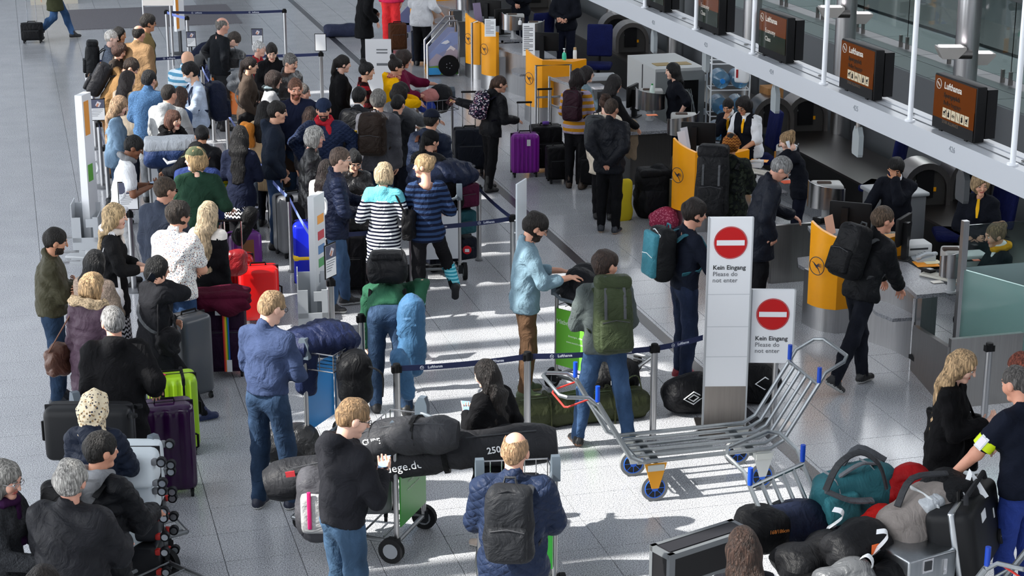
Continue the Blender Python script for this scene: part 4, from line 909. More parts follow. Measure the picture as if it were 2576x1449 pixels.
for px, py, z, lb in ((2440, 668, .757, 'white boxy printer behind the glass partition'), (2300, 640, .757, 'grey printer box behind the narrow monitor of the nearest counter')):
    c = P(px, py, z); t = thing('desk_printer', lb, 'printer', c, IA(0)+.2); b = MB(); b.rbox((0, 0, .07), (.3, .22, .14), .02); b.build('case', mat('d5d6d6', 'plain', .5), t); b = MB(); b.box((0, -.111, .09), (.2, .004, .02)); b.build('slot', DGREY, t, False)
c = P(1513, 245, .5); t = thing('form_tray', 'grey tray holding printed forms beside the girl with glasses', 'tray', (c.x, c.y, .5), IA(0)+.15)
b = MB(); b.box((0, 0, .3), (.42, .3, .02)); b.box((0, .15, .33), (.42, .015, .06)); b.box((0, -.15, .33), (.42, .015, .06)); b.box((.21, 0, .33), (.015, .3, .06)); b.box((-.21, 0, .33), (.015, .3, .06)); b.build('tray_body', LGREY, t, False); b = MB(); b.box((0, 0, -.1), (.36, .26, .8)); b.build('pedestal', DSTEEL, t, False)
# steel tube railings
def railing(pts, lb, r=.022, mid=True):
    o = pts[0]; t = thing('tube_railing', lb, 'railing', o); L_ = [Vector(p)-Vector(o) for p in pts]
    b = MB(); b.tube(L_, r, 10); b.build('top_tube', CHROME, t)
    return t
p0 = Vector((7.82, 27.28, 0))
t = railing([(p0.x, p0.y, 0), (p0.x, p0.y, 1.0), (p0.x+.55, p0.y-.05, 1.0), (p0.x+.55, p0.y-.05, 0)], 'square steel tube railing in front of the third yellow counter')
b = MB(); b.tube([(0, 0, .5), (.55, -.05, .5)], .018, 8); b.build('mid_tube', CHROME, t)
p0 = Vector((7.94, 27.05, 0)); t = railing([(p0.x, p0.y-.1, 0), (p0.x, p0.y-.1, .88), (p0.x+.42, p0.y-.3, .70), (p0.x+.5, p0.y-.35, .66)], 'sloping steel tube railing beside the black suitcase with purple ribbon')
b = MB(); b.tube([(0, 0, .45), (.42, -.2, .27)], .018, 8); b.build('mid_tube', CHROME, t)
p0 = P(1188, 205, 0); t = railing([(p0.x, p0.y, 0), (p0.x, p0.y, 1.05), (p0.x+.12, p0.y+.1, 1.05)], 'upright steel tube post between the far pair of yellow counters')
# blue office chairs
def office_chair(px, py, yaw, lb, z=0, jacket=False):
    c = P(px, py, .48); t = thing('office_chair', lb, 'chair', (c.x, c.y, 0), IA(yaw)); M_ = mat('0b1650', 'cloth', .9)
    b = MB(); b.rbox((0, 0, .48), (.46, .46, .09), .04, mid=1); b.build('seat', M_, t)
    b = MB(); b.rbox((0, 0, 0), (.07, .44, .55), .035, mid=1, fn=lambda V: V*np.array([1, 1, 1])-np.array([1, 0, 0])*(V[:, 1:2]**2)*-.6); b.xf(TR(-.24, 0, .88) @ RY(-.14)); b.build('backrest', M_, t)
    b = MB(); b.cyl((0, 0, .08), (0, 0, .44), .03, 10); b.tube([(-.05, 0, .42), (-.26, 0, .45), (-.27, 0, .7)], .02, 8); b.build('stem', BLACK, t)
    b = MB()
    for k in range(5): a = 2*PI*k/5; b.tube([(0, 0, .1), (.27*cos(a), .27*sin(a), .07)], .02, 6); b.cyl((.27*cos(a), .27*sin(a)-.015, .035), (.27*cos(a), .27*sin(a)+.015, .035), .034, 10)
    b.build('star_base', BLACK, t)
office_chair(1505, 165, 262, 'empty blue office chair beside the grey equipment cabinet'); office_chair(2215, 470, 150, 'blue office chair behind the agent covering his face'); office_chair(2400, 590, 175, 'blue office chair between the two blond agents'); office_chair(1352, 120, 120, 'blue office chair behind the far monitor with a dark jacket')
office_chair(1905, 400, 190, 'office chair draped in a navy jacket behind the agent in a vest'); office_chair(2480, 600, 200, 'blue office chair of the agent behind the glass partition')
# grey equipment cabinet with open glass door
c = P(1655, 160, 1.35); X_, Y_ = 8.85, 24.85
t = thing('equipment_cabinet', 'big grey metal equipment cabinet with a cable-filled glass door', 'cabinet', (X_, Y_, 0), 0)
b = MB(); b.box((.375, .42, .675), (.75, 1.25, 1.35)); b.build('cabinet_body', mat('a3a6a6', 'plain', .5), t, False)
b = MB(); b.box((.14, -.215, .68), (.27, .02, 1.26)); b.build('door', mat('6f7374', 'plain', .5), t, False)
d_ = MB(); d_.box((.52, -.225, .68), (.46, .02, 1.26)); d_ = d_.build('door', mat('6f7374', 'plain', .5), t, False)
b = MB(); b.box((.52, -.238, .70), (.26, .01, .95)); b.build('window_pane', mat('111214', 'plain', .12), d_, False)
for k in range(4):
    b = MB(); b.tube([(.44+.03*k, -.246, 1.05), (.56+.02*k, -.25, .95-.1*k), (.54+.03*k, -.248, .4+.05*k)], .006, 5); b.build('cable', mat('8f9496', 'plain'), d_)
for k in range(3): b = MB(); b.box((.755, -.23, .2+.5*k), (.02, .03, .09)); b.build('hinge', LGREY, d_, False)
b = MB(); b.box((-.004, .35, .68), (.01, .02, 1.3)); b.build('side_seam', DGREY, t, False)
for k in range(2): b = MB(); b.box((.23+.29*k, .15, 1.354), (.25, .22, .008)); b.build('vent_grille', mat('8a7440', 'plain', .6), t, False)
# water bottle rack
c = PX(1845, 330, 10.0); c = P(1845, 330, .55); t = thing('bottle_rack', 'white wire rack of big blue water bottles under the beam', 'rack', (9.9, 24.45, 0), -.2)
for q in (-.28, .28):
    b = MB(); b.tube([(q, -.15, 0), (q, -.15, 1.55)], .012, 6); b.tube([(q, .2, 0), (q, .2, 1.55)], .012, 6)
    for z in (.3, .68, 1.06, 1.44): b.tube([(q, -.15, z), (q, .2, z)], .009, 6)
    b.build('rack_side', WHITE, t)
for z in (.3, .68, 1.06, 1.44):
    b = MB(); b.tube([(-.28, -.15, z), (.28, -.15, z)], .009, 6); b.tube([(-.28, .2, z), (.28, .2, z)], .009, 6); b.build('rack_shelf', WHITE, t)
for i, z in enumerate((.45, .83, 1.21)):
    for j in (-1, 1):
        R_ = Matrix.Rotation(PI/2, 4, 'X') if False else Matrix.Rotation(rad(90), 4, 'X')
        o = thing('water_bottle', 'big blue water bottle lying in the wire rack, %s shelf, %s' % (('lowest', 'middle', 'top')[i], 'left' if j < 0 else 'right'), 'bottle', (9.9+j*.135*cos(.2), 24.45-j*.135*sin(.2)-.02, z), -.2, 'blue water bottles in the wire rack')
        b = MB(); b.lathe([(.12, -.2), (.128, -.15), (.12, -.08), (.128, 0), (.12, .08), (.125, .13), (.06, .19), (.03, .21)], n=16, R=R_); b.build('bottle_body', mat('6f9fc0', 'plain', .12, trans=.6), o)
        b = MB(); b.lathe([(.036, .205), (.036, .25)], n=12, R=R_); b.build('cap', mat('1f7fd0', 'plain', .4), o)
c = PX(1862, 175, 9.2); t = thing('towel_dispenser', 'white paper dispenser with a red window on the steel column', 'dispenser', (10.0, 24.2, 1.18), IA(0)-.4); b = MB(); b.rbox((0, 0, .17), (.2, .14, .34), .04); b.build('case', WHITE, t); b = MB(); b.box((-.05, -.072, .14), (.03, .006, .12)); b.build('window', mat('a01820', 'plain', .3), t, False)
c = P(1932, 330, .52); b = MB(); b.box((0, 0, .31), (.24, .3, .62)); o = b.build('cardboard_box', mat('9a7148', 'cloth'), None, False); o.location = (10.38, 24.0, .525); tag(o, 'tall brown cardboard box behind the agents, under the number 424', 'box'); b = MB(); b.box((0, -.152, .40), (.06, .004, .06)); b.build('stamp', mat('2c2a30', 'plain'), o, False); b = MB(); b.box((0, -.152, .25), (.24, .004, .01)); b.build('fold', mat('6b4d30', 'plain'), o, False)
# grey bin by the columns
c = P(2260, 395, .95); t = thing('document_bin', 'grey metal document bin with a slot, behind the agent covering his face', 'bin', (9.7, 18.75, 0), .0); b = MB(); b.box((.0, 0, .45), (.55, .5, .9)); b.build('bin_body', mat('6e7073', 'plain', .45), t, False); b = MB(); b.rbox((0, 0, .92), (.62, .56, .05), .02); b.build('lid', mat('9a9da0', 'plain', .4), t)
b = MB(); b.box((-.08, 0, .947), (.05, .36, .006)); b.build('slot', BLACK, t, False); b = MB(); b.box((.14, .05, .946), (.24, .2, .004), 0); b.tube([(.14+.07*cos(a*PI/8), .05+.07*sin(a*PI/8), .95) for a in range(16)], .008, 5, 1, True); b.build('sticker', [WHITE, mat('b02024', 'plain')], t, False)
# glass partition at the right
t = thing('glass_partition', 'green glass partition with steel posts at the right edge', 'partition', (8.60, 15.15, 0), 0); GG = mat('a9cfca', 'plain', .08, trans=.62)
b = MB(); b.box((0, 0, .78), (.06, .06, 1.56)); b.build('tall_post', STEEL, t, False)
b = MB(); b.box((.62, -.78, .52), (.045, .045, 1.04)); b.build('short_post', STEEL, t, False)
b = MB(); b.add([(.0, -.02, .05), (.62, -.78, .05), (.62, -.78, .98), (.0, -.02, 1.08), (.02, -.0, .05), (.64, -.76, .05), (.64, -.76, .98), (.02, 0, 1.08)], [(0, 1, 2, 3), (7, 6, 5, 4), (3, 2, 6, 7), (0, 4, 5, 1), (1, 5, 6, 2), (0, 3, 7, 4)]); b.build('pane', GG, t, False)
b = MB(); b.box((.95, .05, .62), (1.85, .014, .92)); b.build('pane', mat('a3b8b8', 'plain', .35, trans=.35), t, False); b = MB(); b.box((.95, .05, 1.29), (1.85, .012, .42)); b.build('clear_pane', GLS, t, False)
b = MB(); b.box((1.6, -.75, .3), (1.95, .03, .6)); b.build('side_panel', mat('5d5b59', 'steel', .4), t, False); b = MB(); b.box((1.6, -.75, .61), (1.95, .04, .03)); b.build('panel_rail', STEEL, t, False)
b = MB(); b.box((1.6, -.72, .85), (1.95, .012, .45)); b.build('pane', mat('8fb0ae', 'plain', .1, trans=.6), t, False)
# children's steps with the painted side
p0 = P(1075, 193, 0); p1 = P(1155, 191, 0); ww = p1.x-p0.x; 
t = thing('childrens_steps', 'small wheeled steps painted with sky, hills and a lake, with steel handrails', 'steps', (p0.x, p0.y, 0), math.atan2(p1.y-p0.y, p1.x-p0.x))
for yy in (0, .55):
    b = MB(); b.prism([(0, .03), (ww, .03), (ww, .80), (ww*.75, .80), (0, .36)], yy, yy+.03, 0, 'y'); sd = b.build('side_panel', mat('8f96b8', 'plain', .4), t, False)
    b = MB(); b.tube([(.01, yy, 0), (.01, yy, .58), (ww*.7, yy, 1.0), (ww*.95, yy, 1.0), (ww, yy, .9), (ww, yy, 0)], .022, 8); b.build('handrail', CHROME, t)
    if yy == 0:
        def patch(nm, pl, col, d): bb = MB(); bb.prism([(x*ww, z) for x, z in pl], -.002*d, 0, 0, 'y'); bb.build(nm, mat(col, 'plain', .4), sd, False)
        patch('sky', [(.02, .38), (.75, .785), (.98, .785), (.98, .6), (.02, .3)], '8a9ac8', 1); patch('mountain', [(.02, .25), (.3, .42), (.5, .36), (.75, .56), (.98, .46), (.98, .2), (.02, .2)], 'b3a6b4', 2); patch('snow', [(.6, .46), (.75, .56), (.9, .5), (.84, .46), (.74, .5)], 'e8e2e4', 3)
        patch('hill', [(.02, .18), (.4, .2), (.7, .34), (.98, .3), (.98, .035), (.02, .035)], '6f9a3a', 4); patch('hill', [(.55, .1), (.8, .24), (.98, .22), (.98, .035), (.5, .035)], '3f8a30', 5); patch('lake', [(.02, .16), (.3, .16), (.5, .1), (.4, .035), (.02, .035)], '3a9ad8', 6)
        patch('cloud', [(.45, .60), (.55, .64), (.66, .66), (.72, .62), (.6, .585)], 'e6e8f0', 7)
        b = MB(); b.cyl((ww*.68, -.05, .2), (ww*.68, .0, .2), .19, 28); wh = b.build('wheel', mat('101012', 'plain', .35), t)
        b = MB()
        for k in range(5): a = 2*PI*k/5; b.cyl((ww*.68+.05*cos(a), -.055, .2+.05*sin(a)), (ww*.68+.05*cos(a), -.05, .2+.05*sin(a)), .008, 6)
        b.build('wheel_bolt', LGREY, wh)
for k in range(3):
    b = MB(); b.box((.1+.19*k, .29, .12+.17*k), (.2, .5, .03)); b.box((.01+.19*k, .29, .05+.17*k), (.02, .5, .16)); b.build('step', mat('c08a3c' if k == 0 else 'b0b4b8', 'plain', .5), t, False)
c = P(995, 80, 0); t = thing('childrens_steps', 'second painted children\'s steps, half hidden behind the woman in red', 'steps', (c.x, c.y-.3, 0), 0); b = MB(); b.prism([(0, .03), (.6, .03), (.6, .8), (.45, .8), (0, .36)], 0, .03, 0, 'y'); b.build('side_panel', mat('7f86b0', 'plain', .4), t, False); b = MB(); b.tube([(0, 0, 0), (0, 0, .56), (.4, 0, .98), (.6, 0, .98), (.6, 0, 0)], .022, 8); b.build('handrail', CHROME, t); b = MB(); b.box((.2, .2, .2), (.5, .4, .04)); b.build('step', LGREY, t, False)
# ---------------------------------------------------------------- belt barriers
LW = mat('dfe3ee', 'plain', .5); BELT_SUNLIT = mat('7d8fd8', 'plain', .5)  # paler copy of the navy belt, sunlight put into its colour
def stanchion(px, py, lb, h=.92, plate=False):
    plate = px < 340; c = P(px, py, h); t = thing('stanchion', lb, 'barrier post', (c.x, c.y, 0), 0, 'belt barrier posts of the queue')
    b = MB(); b.cyl((0, 0, .02), (0, 0, h-.07), .030, 18); b.build('post', STEEL, t)
    b = MB(); rp = .15 if plate else .048; b.lathe([(rp, 0), (rp, .012), (rp*.85, .02), (.034, .026)], n=28); b.build('base_plate', mat('6a6c70', 'plain', .35), t)
    b = MB(); b.cyl((0, 0, h-.075), (0, 0, h-.012), .0325, 18); b.lathe([(.0325, h-.012), (.03, h), (.01, h+.003)], n=18); hd = b.build('belt_head', BLACK, t)
    b = MB(); b.box((.032, 0, h-.05), (.02, .05, .055)); b.build('belt_clip', BLACK, hd, False); b = MB(); b.box((-.032, 0, h-.05), (.02, .05, .055)); b.build('belt_clip', BLACK, hd, False)
    return Vector((c.x, c.y, h-.045))
ST = {}
for k, px, py, lb in (('a', 1327, 885, 'barrier post in front of the man in brown trousers'), ('b', 1647, 865, 'barrier post left of the tall no entry sign'), ('c', 997, 915, 'barrier post at the hanging light blue jacket'),
  ('d', 832, 700, 'barrier post with the tilted white sheet holder beside the grey leaflet stand'), ('e', 1035, 565, 'barrier post in front of the two women in stripes'), ('f', 1290, 540, 'barrier post with the white clamped panel'), ('g', 728, 490, 'barrier post beside the silver and black suitcase'), ('h', 679, 440, 'barrier post in front of the young man in the dark hooded top'),
  ('i', 807, 130, 'barrier post holding a blank white sheet frame on the sunny floor'), ('j', 715, 22, 'barrier post at the far back row, centre'), ('k', 215, 148, 'farthest barrier post of the left row'), ('l', 221, 182, 'second barrier post of the left row, behind the black backpack'), ('m', 232, 220, 'third barrier post of the left row, at the tall white sign'), ('n', 248, 305, 'barrier post below the small framed notice at the left row'), ('o', 265, 365, 'barrier post left of the man with the phone and grey hood'),
  ('q', 570, 275, 'barrier post right of the navy backpack'), ('r', 1204, 465, 'barrier post behind the heaped luggage trolley'), ('s', 2490, 862, 'barrier post in front of the green glass partition'), ('u', 508, 163, 'barrier post between the navy suitcase and the striped polo shirt'), ('v', 532, 207, 'barrier post beside the orange trolley sign'),
  ('x', 908, 790, 'barrier post behind the bending man'), ('y', 325, 530, 'barrier post with the framed notice behind the blond woman with sunglasses'), ('z', 418, 25, 'barrier post at the far back row, left'), ('w', 470, 40, 'barrier post beside the orange edged board at the far back')): ST[k] = stanchion(px, py, lb)
def belt(a, b, lb, words=1, m=None, dz=0):
    a, b = Vector(a), Vector(b); d = b-a; L_ = d.length; u = d.normalized()
    if L_ < .1: return
    a2, b2 = a+u*.035, b-u*.035; t = thing('barrier_belt', lb, 'belt', a2, 0, 'dark blue barrier belts'); V = []; n = 6; L2 = (b2-a2).length; nrm_ = Vector((-u.y, u.x, 0))*.0012
    for i in range(n+1):
        q = i/n; p = u*(L2*q)+Vector((0, 0, -.02*4*q*(1-q)*min(1, L_/1.5)))
        for s_ in (-1, 1):
            for z in (-.025, .025): V.append(tuple(p+nrm_*s_+Vector((0, 0, z))))
    F = []
    for i in range(n): F += [(4*i, 4*i+4, 4*i+5, 4*i+1), (4*i+2, 4*i+3, 4*i+7, 4*i+6), (4*i+1, 4*i+5, 4*i+7, 4*i+3), (4*i, 4*i+2, 4*i+6, 4*i+4)]
    mb = MB(); mb.add(V, F); mb.build('strap', m or NAVYB, t, False)
    side = -1 if nrm_.y*(-1) < 0 else 1
    nn = nrm_.normalized()
    if nn.dot(Vector((.25, -1, 0))) < 0: nn = -nn
    x_ = Vector((-nn.y, nn.x, 0)); 
    for i in range(words):
        q = (i+.5)/words; p = u*(L2*q)+Vector((0, 0, -.02*4*q*(1-q)*min(1, L_/1.5)))+nn*.003
        text(t, 'Lufthansa', .034, LW, frame(p+x_*.03, (u if u.dot(x_) > 0 else -u), (0, 0, 1)), .0005, bold=True)
        e = MB(); e.tube([tuple(p-(u if u.dot(x_) > 0 else -u)*.085+(u*cos(a_*PI/6)+Vector((0, 0, 1))*sin(a_*PI/6))*.016) for a_ in range(12)], .0016, 4, 0, True); uu = (u if u.dot(x_) > 0 else -u); e.tube([tuple(p-uu*.095+Vector((0, 0, .003))), tuple(p-uu*.085+Vector((0, 0, -.004))), tuple(p-uu*.075+Vector((0, 0, .006)))], .0022, 4); e.build('emblem', LW, t)
sg = PX(1790, 860, 5.75); E_ = Vector
belt(ST['c'], ST['a'], 'dark blue belt from the hanging jacket to the post before the brown trousers', 2); belt(ST['a'], ST['b'], 'dark blue belt across the man with the green backpack', 2); belt(ST['b'], E_((5.72, 14.45, .875)), 'dark blue belt ending at the tall no entry sign', 1)
belt(E_((6.05, 14.5, .875)), E_((6.5, 14.55, .875)), 'short belt between the two no entry signs', 0)
belt(ST['d']+E_((0, .0, 0)), E_((2.87, 17.7, .80)), 'slack belt end hanging beside the grey leaflet stand', 0); D2 = P(832, 590, .86)
belt(E_((2.9, 18.72, .875)), ST['e'], 'dark blue belt behind the striped dress', 2); belt(ST['e'], ST['f'], 'dark blue belt in front of the heaped luggage trolley', 2); belt(ST['f'], ST['r'], 'dark blue belt running back beside the navy puffer coat', 1)
belt(ST['g'], E_((2.88, 18.7, .875)), 'sunlit blue belt from the silver suitcase to the leaflet stand', 1, BELT_SUNLIT); belt(ST['h'], ST['g'], 'sunlit blue belt in front of the man in the dark hooded top', 1, BELT_SUNLIT); belt(ST['q'], ST['h'], 'sunlit blue belt behind the long haired woman', 1, BELT_SUNLIT)
belt(ST['v'], ST['q'], 'sunlit blue belt beside the orange trolley sign', 1, BELT_SUNLIT); belt(ST['u'], ST['v'], 'sunlit blue belt beside the navy suitcase', 1, BELT_SUNLIT)
belt(ST['i'], E_((2.9, 30.3, .875)), 'dark blue belt behind the woman with short white hair', 2); belt(E_((2.9, 30.3, .875)), ST['k'], 'dark blue belt behind the man in the striped polo', 2); belt(ST['z'], ST['j'], 'dark blue belt at the far back row', 2); belt(ST['z'], ST['w'], 'short sunlit belt at the far back', 0, BELT_SUNLIT)
belt(ST['k'], ST['l'], 'belt along the left row, farthest span', 0); belt(ST['l'], ST['m'], 'belt along the left row, second span', 0); belt(ST['m'], ST['n'], 'belt along the left row, third span', 0); belt(ST['n'], ST['o'], 'belt along the left row, nearest span', 0)
def notice(px, py, h, w_, hh, lb, yaw=0, blank=False, on=None):
    c = P(px, py, h) if on is None else ST[on]+Vector((0, 0, .055)); h = c.z; t = thing('notice_frame', lb, 'notice', (c.x, c.y, h), IA(0)+yaw)
    b = MB(); b.box((0, 0, hh/2), (w_, .012, hh)); o = b.build('frame', BLACK, t, False)
    b = MB(); b.box((0, -.007, hh/2), (w_-.02, .004, hh-.02)); b.build('sheet', mat('f2f3f4', 'plain', .35), t, False)
    if not blank:
        b = MB(); b.box((0, -.010, hh*.77), (w_-.024, .003, hh*.40)); ph_ = b.build('photo_print', mat('55586c', 'plain', .4), t, False)
        b = MB(); b.box((.01, -.013, hh*.76), (w_*.28, .003, hh*.22), 0, RY(.5)); b.box((.0, -.014, hh*.72), (w_*.12, .003, hh*.16), 1, RY(.5)); b.build('photo_detail', [mat('d8d4d8', 'plain'), mat('c98a70', 'plain')], ph_, False)
        b = MB()
        for i in range(5): b.box((-.01*i, -.0105, hh*(.50-.07*i)), (w_*(.8 if i else .72)-.02*i, .002, hh*.018))
        b.build('print', mat('7a7d84', 'plain'), t, False)
    b = MB(); b.cyl((0, 0, -.06 if on else -h), (0, 0, 0), .012, 8); b.build('holder', BLACK, t)
notice(248, 300, .93, .20, .30, 'small framed notice with a phone photo beside the tall white sign', .15, on='n'); notice(322, 522, .93, .22, .32, 'framed notice with a phone photo above the blond woman with sunglasses', .1, on='y')
notice(807, 110, .95, .19, .29, 'blank white sheet in a black frame on the sunny floor', 0, True, on='i'); notice(648, 112, .95, .19, .27, 'framed notice behind the woman with short white hair'); notice(482, 118, .95, .16, .26, 'framed notice beside the bending man in the navy vest', .2); notice(836, 668, .93, .20, .34, 'white notice seen edge on, right of the grey leaflet stand', 1.1, on='d')
# ---------------------------------------------------------------- signs
def noentry(px, py, lb, W, H_, z0, big, yaw=0.0, X=None, Y=None):
    t = thing('no_entry_sign', lb, 'sign', (X, Y, 0), IA(0)+yaw); S_ = mat('eef0f3', 'plain', .35)
    b = MB(); b.box((0, 0, (z0+H_)/2), (W, .045, H_-z0)); b.build('panel', S_, t, False)
    b = MB()
    for q in (-1, 1): b.box((q*(W/2+.006), 0, (z0+H_)/2 if not big else H_/2), (.014, .052, H_-z0 if not big else H_))
    b.build('edge_profile', LGREY, t, False)
    zc = H_-.075-W*.40; r = W*.375
    b = MB(); b.cyl((0, -.024, zc), (0, -.028, zc), r, 48); b.build('red_disc', mat('c4050c', 'plain', .4), t, False)
    b = MB(); b.tube([(r*1.04*cos(a*PI/24), -.026, zc+r*1.04*sin(a*PI/24)) for a in range(48)], .003, 4, 0, True); b.build('disc_ring', mat('c4050c', 'plain', .4), t)
    b = MB(); b.box((0, -.030, zc), (r*1.76, .004, r*.34)); b.build('white_bar', S_, t, False)
    F_ = lambda z: frame((-W*.40, -.0245, z), (1, 0, 0), (0, 0, 1)); d1 = zc-r
    text(t, 'Kein Eingang', W*.152, mat('3a3b3e', 'plain'), F_(d1-W*.24), align='LEFT', bold=True); text(t, 'Please do', W*.155, mat('6c6e72', 'plain'), F_(d1-W*.40), align='LEFT'); text(t, 'not enter', W*.155, mat('6c6e72', 'plain'), F_(d1-W*.555), align='LEFT')
    if big:
        b = MB(); b.box((0, 0, z0/2), (W, .04, z0)); b.build('steel_foot', mat('a8a19a', 'steel', .4), t, False); b = MB(); b.box((0, 0, .01), (W*1.3, .5, .02)); b.build('floor_plate', DSTEEL, t, False)
        for zz in (1.28, .98, .70): b = MB(); b.box((0, -.0235, zz), (W, .002, .004)); b.build('panel_seam', mat('c0c3c8', 'plain'), t, False)
    else:
        b = MB(); b.cyl((.05, .03, 0), (.05, .03, z0+.1), .026, 14); b.lathe([(.18, 0), (.18, .012), (.04, .025)], (.05, .03, 0), 24); b.build('post', STEEL, t)
c = P(1820, 1080, 0); noentry(0, 0, 'tall white no entry sign on a steel foot', .37, 1.975, .42, True, .02, c.x, c.y)
c = P(1946, 728, 1.30); noentry(0, 0, 'smaller white no entry sign on a post behind the flatbed cart', .37, 1.30, .62, False, -.03, c.x, c.y)
# tall white info board at the left, leaflet stand, white panel, far boards
def board(px, py, H_, W, lb, yaw, col='f4f5f7', z0=.0, bars=(), handle=True, foot=True, thick=.09):
    c = P(px, py, z0 if foot else z0); t = thing('info_board', lb, 'sign', (c.x, c.y, 0), IA(0)+yaw)
    b = MB(); b.box((0, 0, (H_+z0)/2), (W, thick, H_-z0)); b.build('panel', mat(col, 'plain', .4), t, False)
    for (u0, z_a, z_b, cc) in bars: b = MB(); b.box((u0*W/2, -thick/2-.002, (z_a+z_b)/2), (W*.5, .004, z_b-z_a)); b.build('printed_field', mat(cc, 'plain', .4), t, False)
    if handle: b = MB(); b.tube([(W/2, -.01, H_*.57), (W/2+.10, -.01, H_*.57), (W/2+.13, -.01, H_*.55), (W/2+.13, -.01, H_*.52), (W/2+.10, -.01, H_*.5), (W/2, -.01, H_*.5)], .014, 8); b.build('grip', WHITE, t)
    if foot:
        b = MB(); b.rbox((0, 0, .02), (W*1.1, .62, .04), .015); b.build('floor_plate', LGREY, t, False)
    return t
t = board(236, 648, 1.98, .24, 'tall narrow white info board at the left barrier row', 1.35, 'e9ebee', 0, ((-.2, 1.5, 1.9, 'f0a040'), (-.2, .95, 1.15, '6cb84a')))
def tray(px, py, lb, yaw):
    c = P(px, py, 0); t = thing('leaflet_tray', lb, 'stand', (c.x, c.y, 0), IA(0)+yaw); G_ = mat('b9bdc1', 'plain', .45)
    b = MB(); b.box((-.15, 0, .45), (.012, .34, .55)); b.box((.15, -.0, .37), (.012, .34, .40)); b.box((0, .16, .42), (.3, .012, .5)); b.box((0, 0, .18), (.3, .34, .012)); b.build('tray_body', G_, t, False)
    b = MB(); b.box((0, -.17, .25), (.3, .012, .15)); b.box((-.10, -.17, .42), (.1, .012, .3)); b.box((.12, -.17, .42), (.06, .012, .3)); b.box((.05, -.17, .50), (.08, .012, .1)); b.build('front_plate', G_, t, False)
    b = MB(); b.box((.0, 0, .012), (.42, .36, .024)); b.build('floor_plate', LGREY, t, False); return t
t = tray(225, 655, 'grey steel leaflet tray behind the tall white info board', .1)
for q in (0, .12, .3): b = MB(); b.tube([(-.35, -.1, .02+q), (-.1, -.1, .02+q)], .014, 8); b.build('side_bar', STEEL, t)
tray(790, 850, 'grey steel leaflet tray with cut-outs on the sunny floor', .12)
c = P(806, 845, 0); t = thing('info_board', 'narrow grey info board with coloured print beside the leaflet tray', 'sign', (c.x+.02, c.y+.14, 0), IA(0)+1.25)
b = MB(); b.box((0, 0, .75), (.26, .07, 1.46)); b.build('panel', mat('d4d7da', 'plain', .45), t, False)
for z_, cc in ((1.22, 'f0a040'), (1.05, 'c03040'), (.9, '4a7ab0'), (.76, '4a9a5a'), (.6, '9a9da4')): b = MB(); b.box((.02, -.036, z_), (.15, .004, .09)); b.build('printed_field', mat(cc, 'plain', .5), t, False)
b = MB(); b.tube([(.13, 0, 1.38), (.22, 0, 1.38), (.25, 0, 1.34), (.25, 0, 1.26), (.22, 0, 1.22), (.13, 0, 1.22)], .014, 8); b.build('grip', WHITE, t)
b = MB(); b.box((0, 0, .012), (.3, .5, .024)); b.build('floor_plate', LGREY, t, False)
c = ST['f']; t = thing('clamped_panel', 'white plastic panel clamped to the barrier post right of the striped women', 'sign', (c.x+.09, c.y-.02, 0), IA(0)+1.2); b = MB(); b.rbox((0, 0, .92), (.30, .02, .76), .008); b.build('panel', mat('e4ecf2', 'plain', .3), t, False)
for z_ in (.72, .86): b = MB(); b.tube([(-.05, .02, z_), (-.05, .1, z_), (.05, .1, z_), (.05, .02, z_)], .01, 6); b.build('clamp', WHITE, t)
c = P(385, 240, 0); t = thing('hanging_board', 'pale board on two posts at the top, behind the man in the olive jacket', 'sign', (2.45, 34.6, 0), IA(0)); b = MB(); b.box((.18, 0, 1.62), (.56, .05, 1.0)); b.build('panel', mat('e6ded6', 'plain', .5), t, False); b = MB(); b.cyl((-.1, 0, 0), (-.1, 0, 2.1), .025, 10); b.build('post', STEEL, t); b = MB(); b.cyl((.40, 0, 0), (.40, 0, 1.2), .025, 10); b.build('post', STEEL, t)
c = P(455, 135, 0); t = thing('info_board', 'narrow board with an orange edge at the far barrier row', 'sign', (c.x, c.y, 0), IA(0)+1.2); b = MB(); b.box((0, 0, 1.2), (.3, .06, 1.5)); b.build('panel', mat('eceef0', 'plain', .4), t, False); b = MB(); b.box((-.1, -.032, 1.2), (.09, .006, 1.4)); b.build('printed_field', mat('f09a30', 'plain', .5), t, False); b = MB(); b.box((0, 0, .22), (.05, .05, .45)); b.lathe([(.2, 0), (.2, .012), (.04, .03)], n=16); b.build('foot', DGREY, t, False)
c = P(955, 285, 0); t = thing('info_board', 'white printed notice board standing behind the woman in plaid', 'sign', (c.x, c.y, 0), IA(0)); b = MB(); b.box((.0, 0, .62), (.42, .03, 1.2)); b.build('panel', mat('d8d9dc', 'plain', .5), t, False)
b = MB()
for z_ in (1.05, 1.0, .82, .8): b.box((.06, -.017, z_), (.18, .003, .02))
b.build('print', mat('6a6c70', 'plain'), t, False)
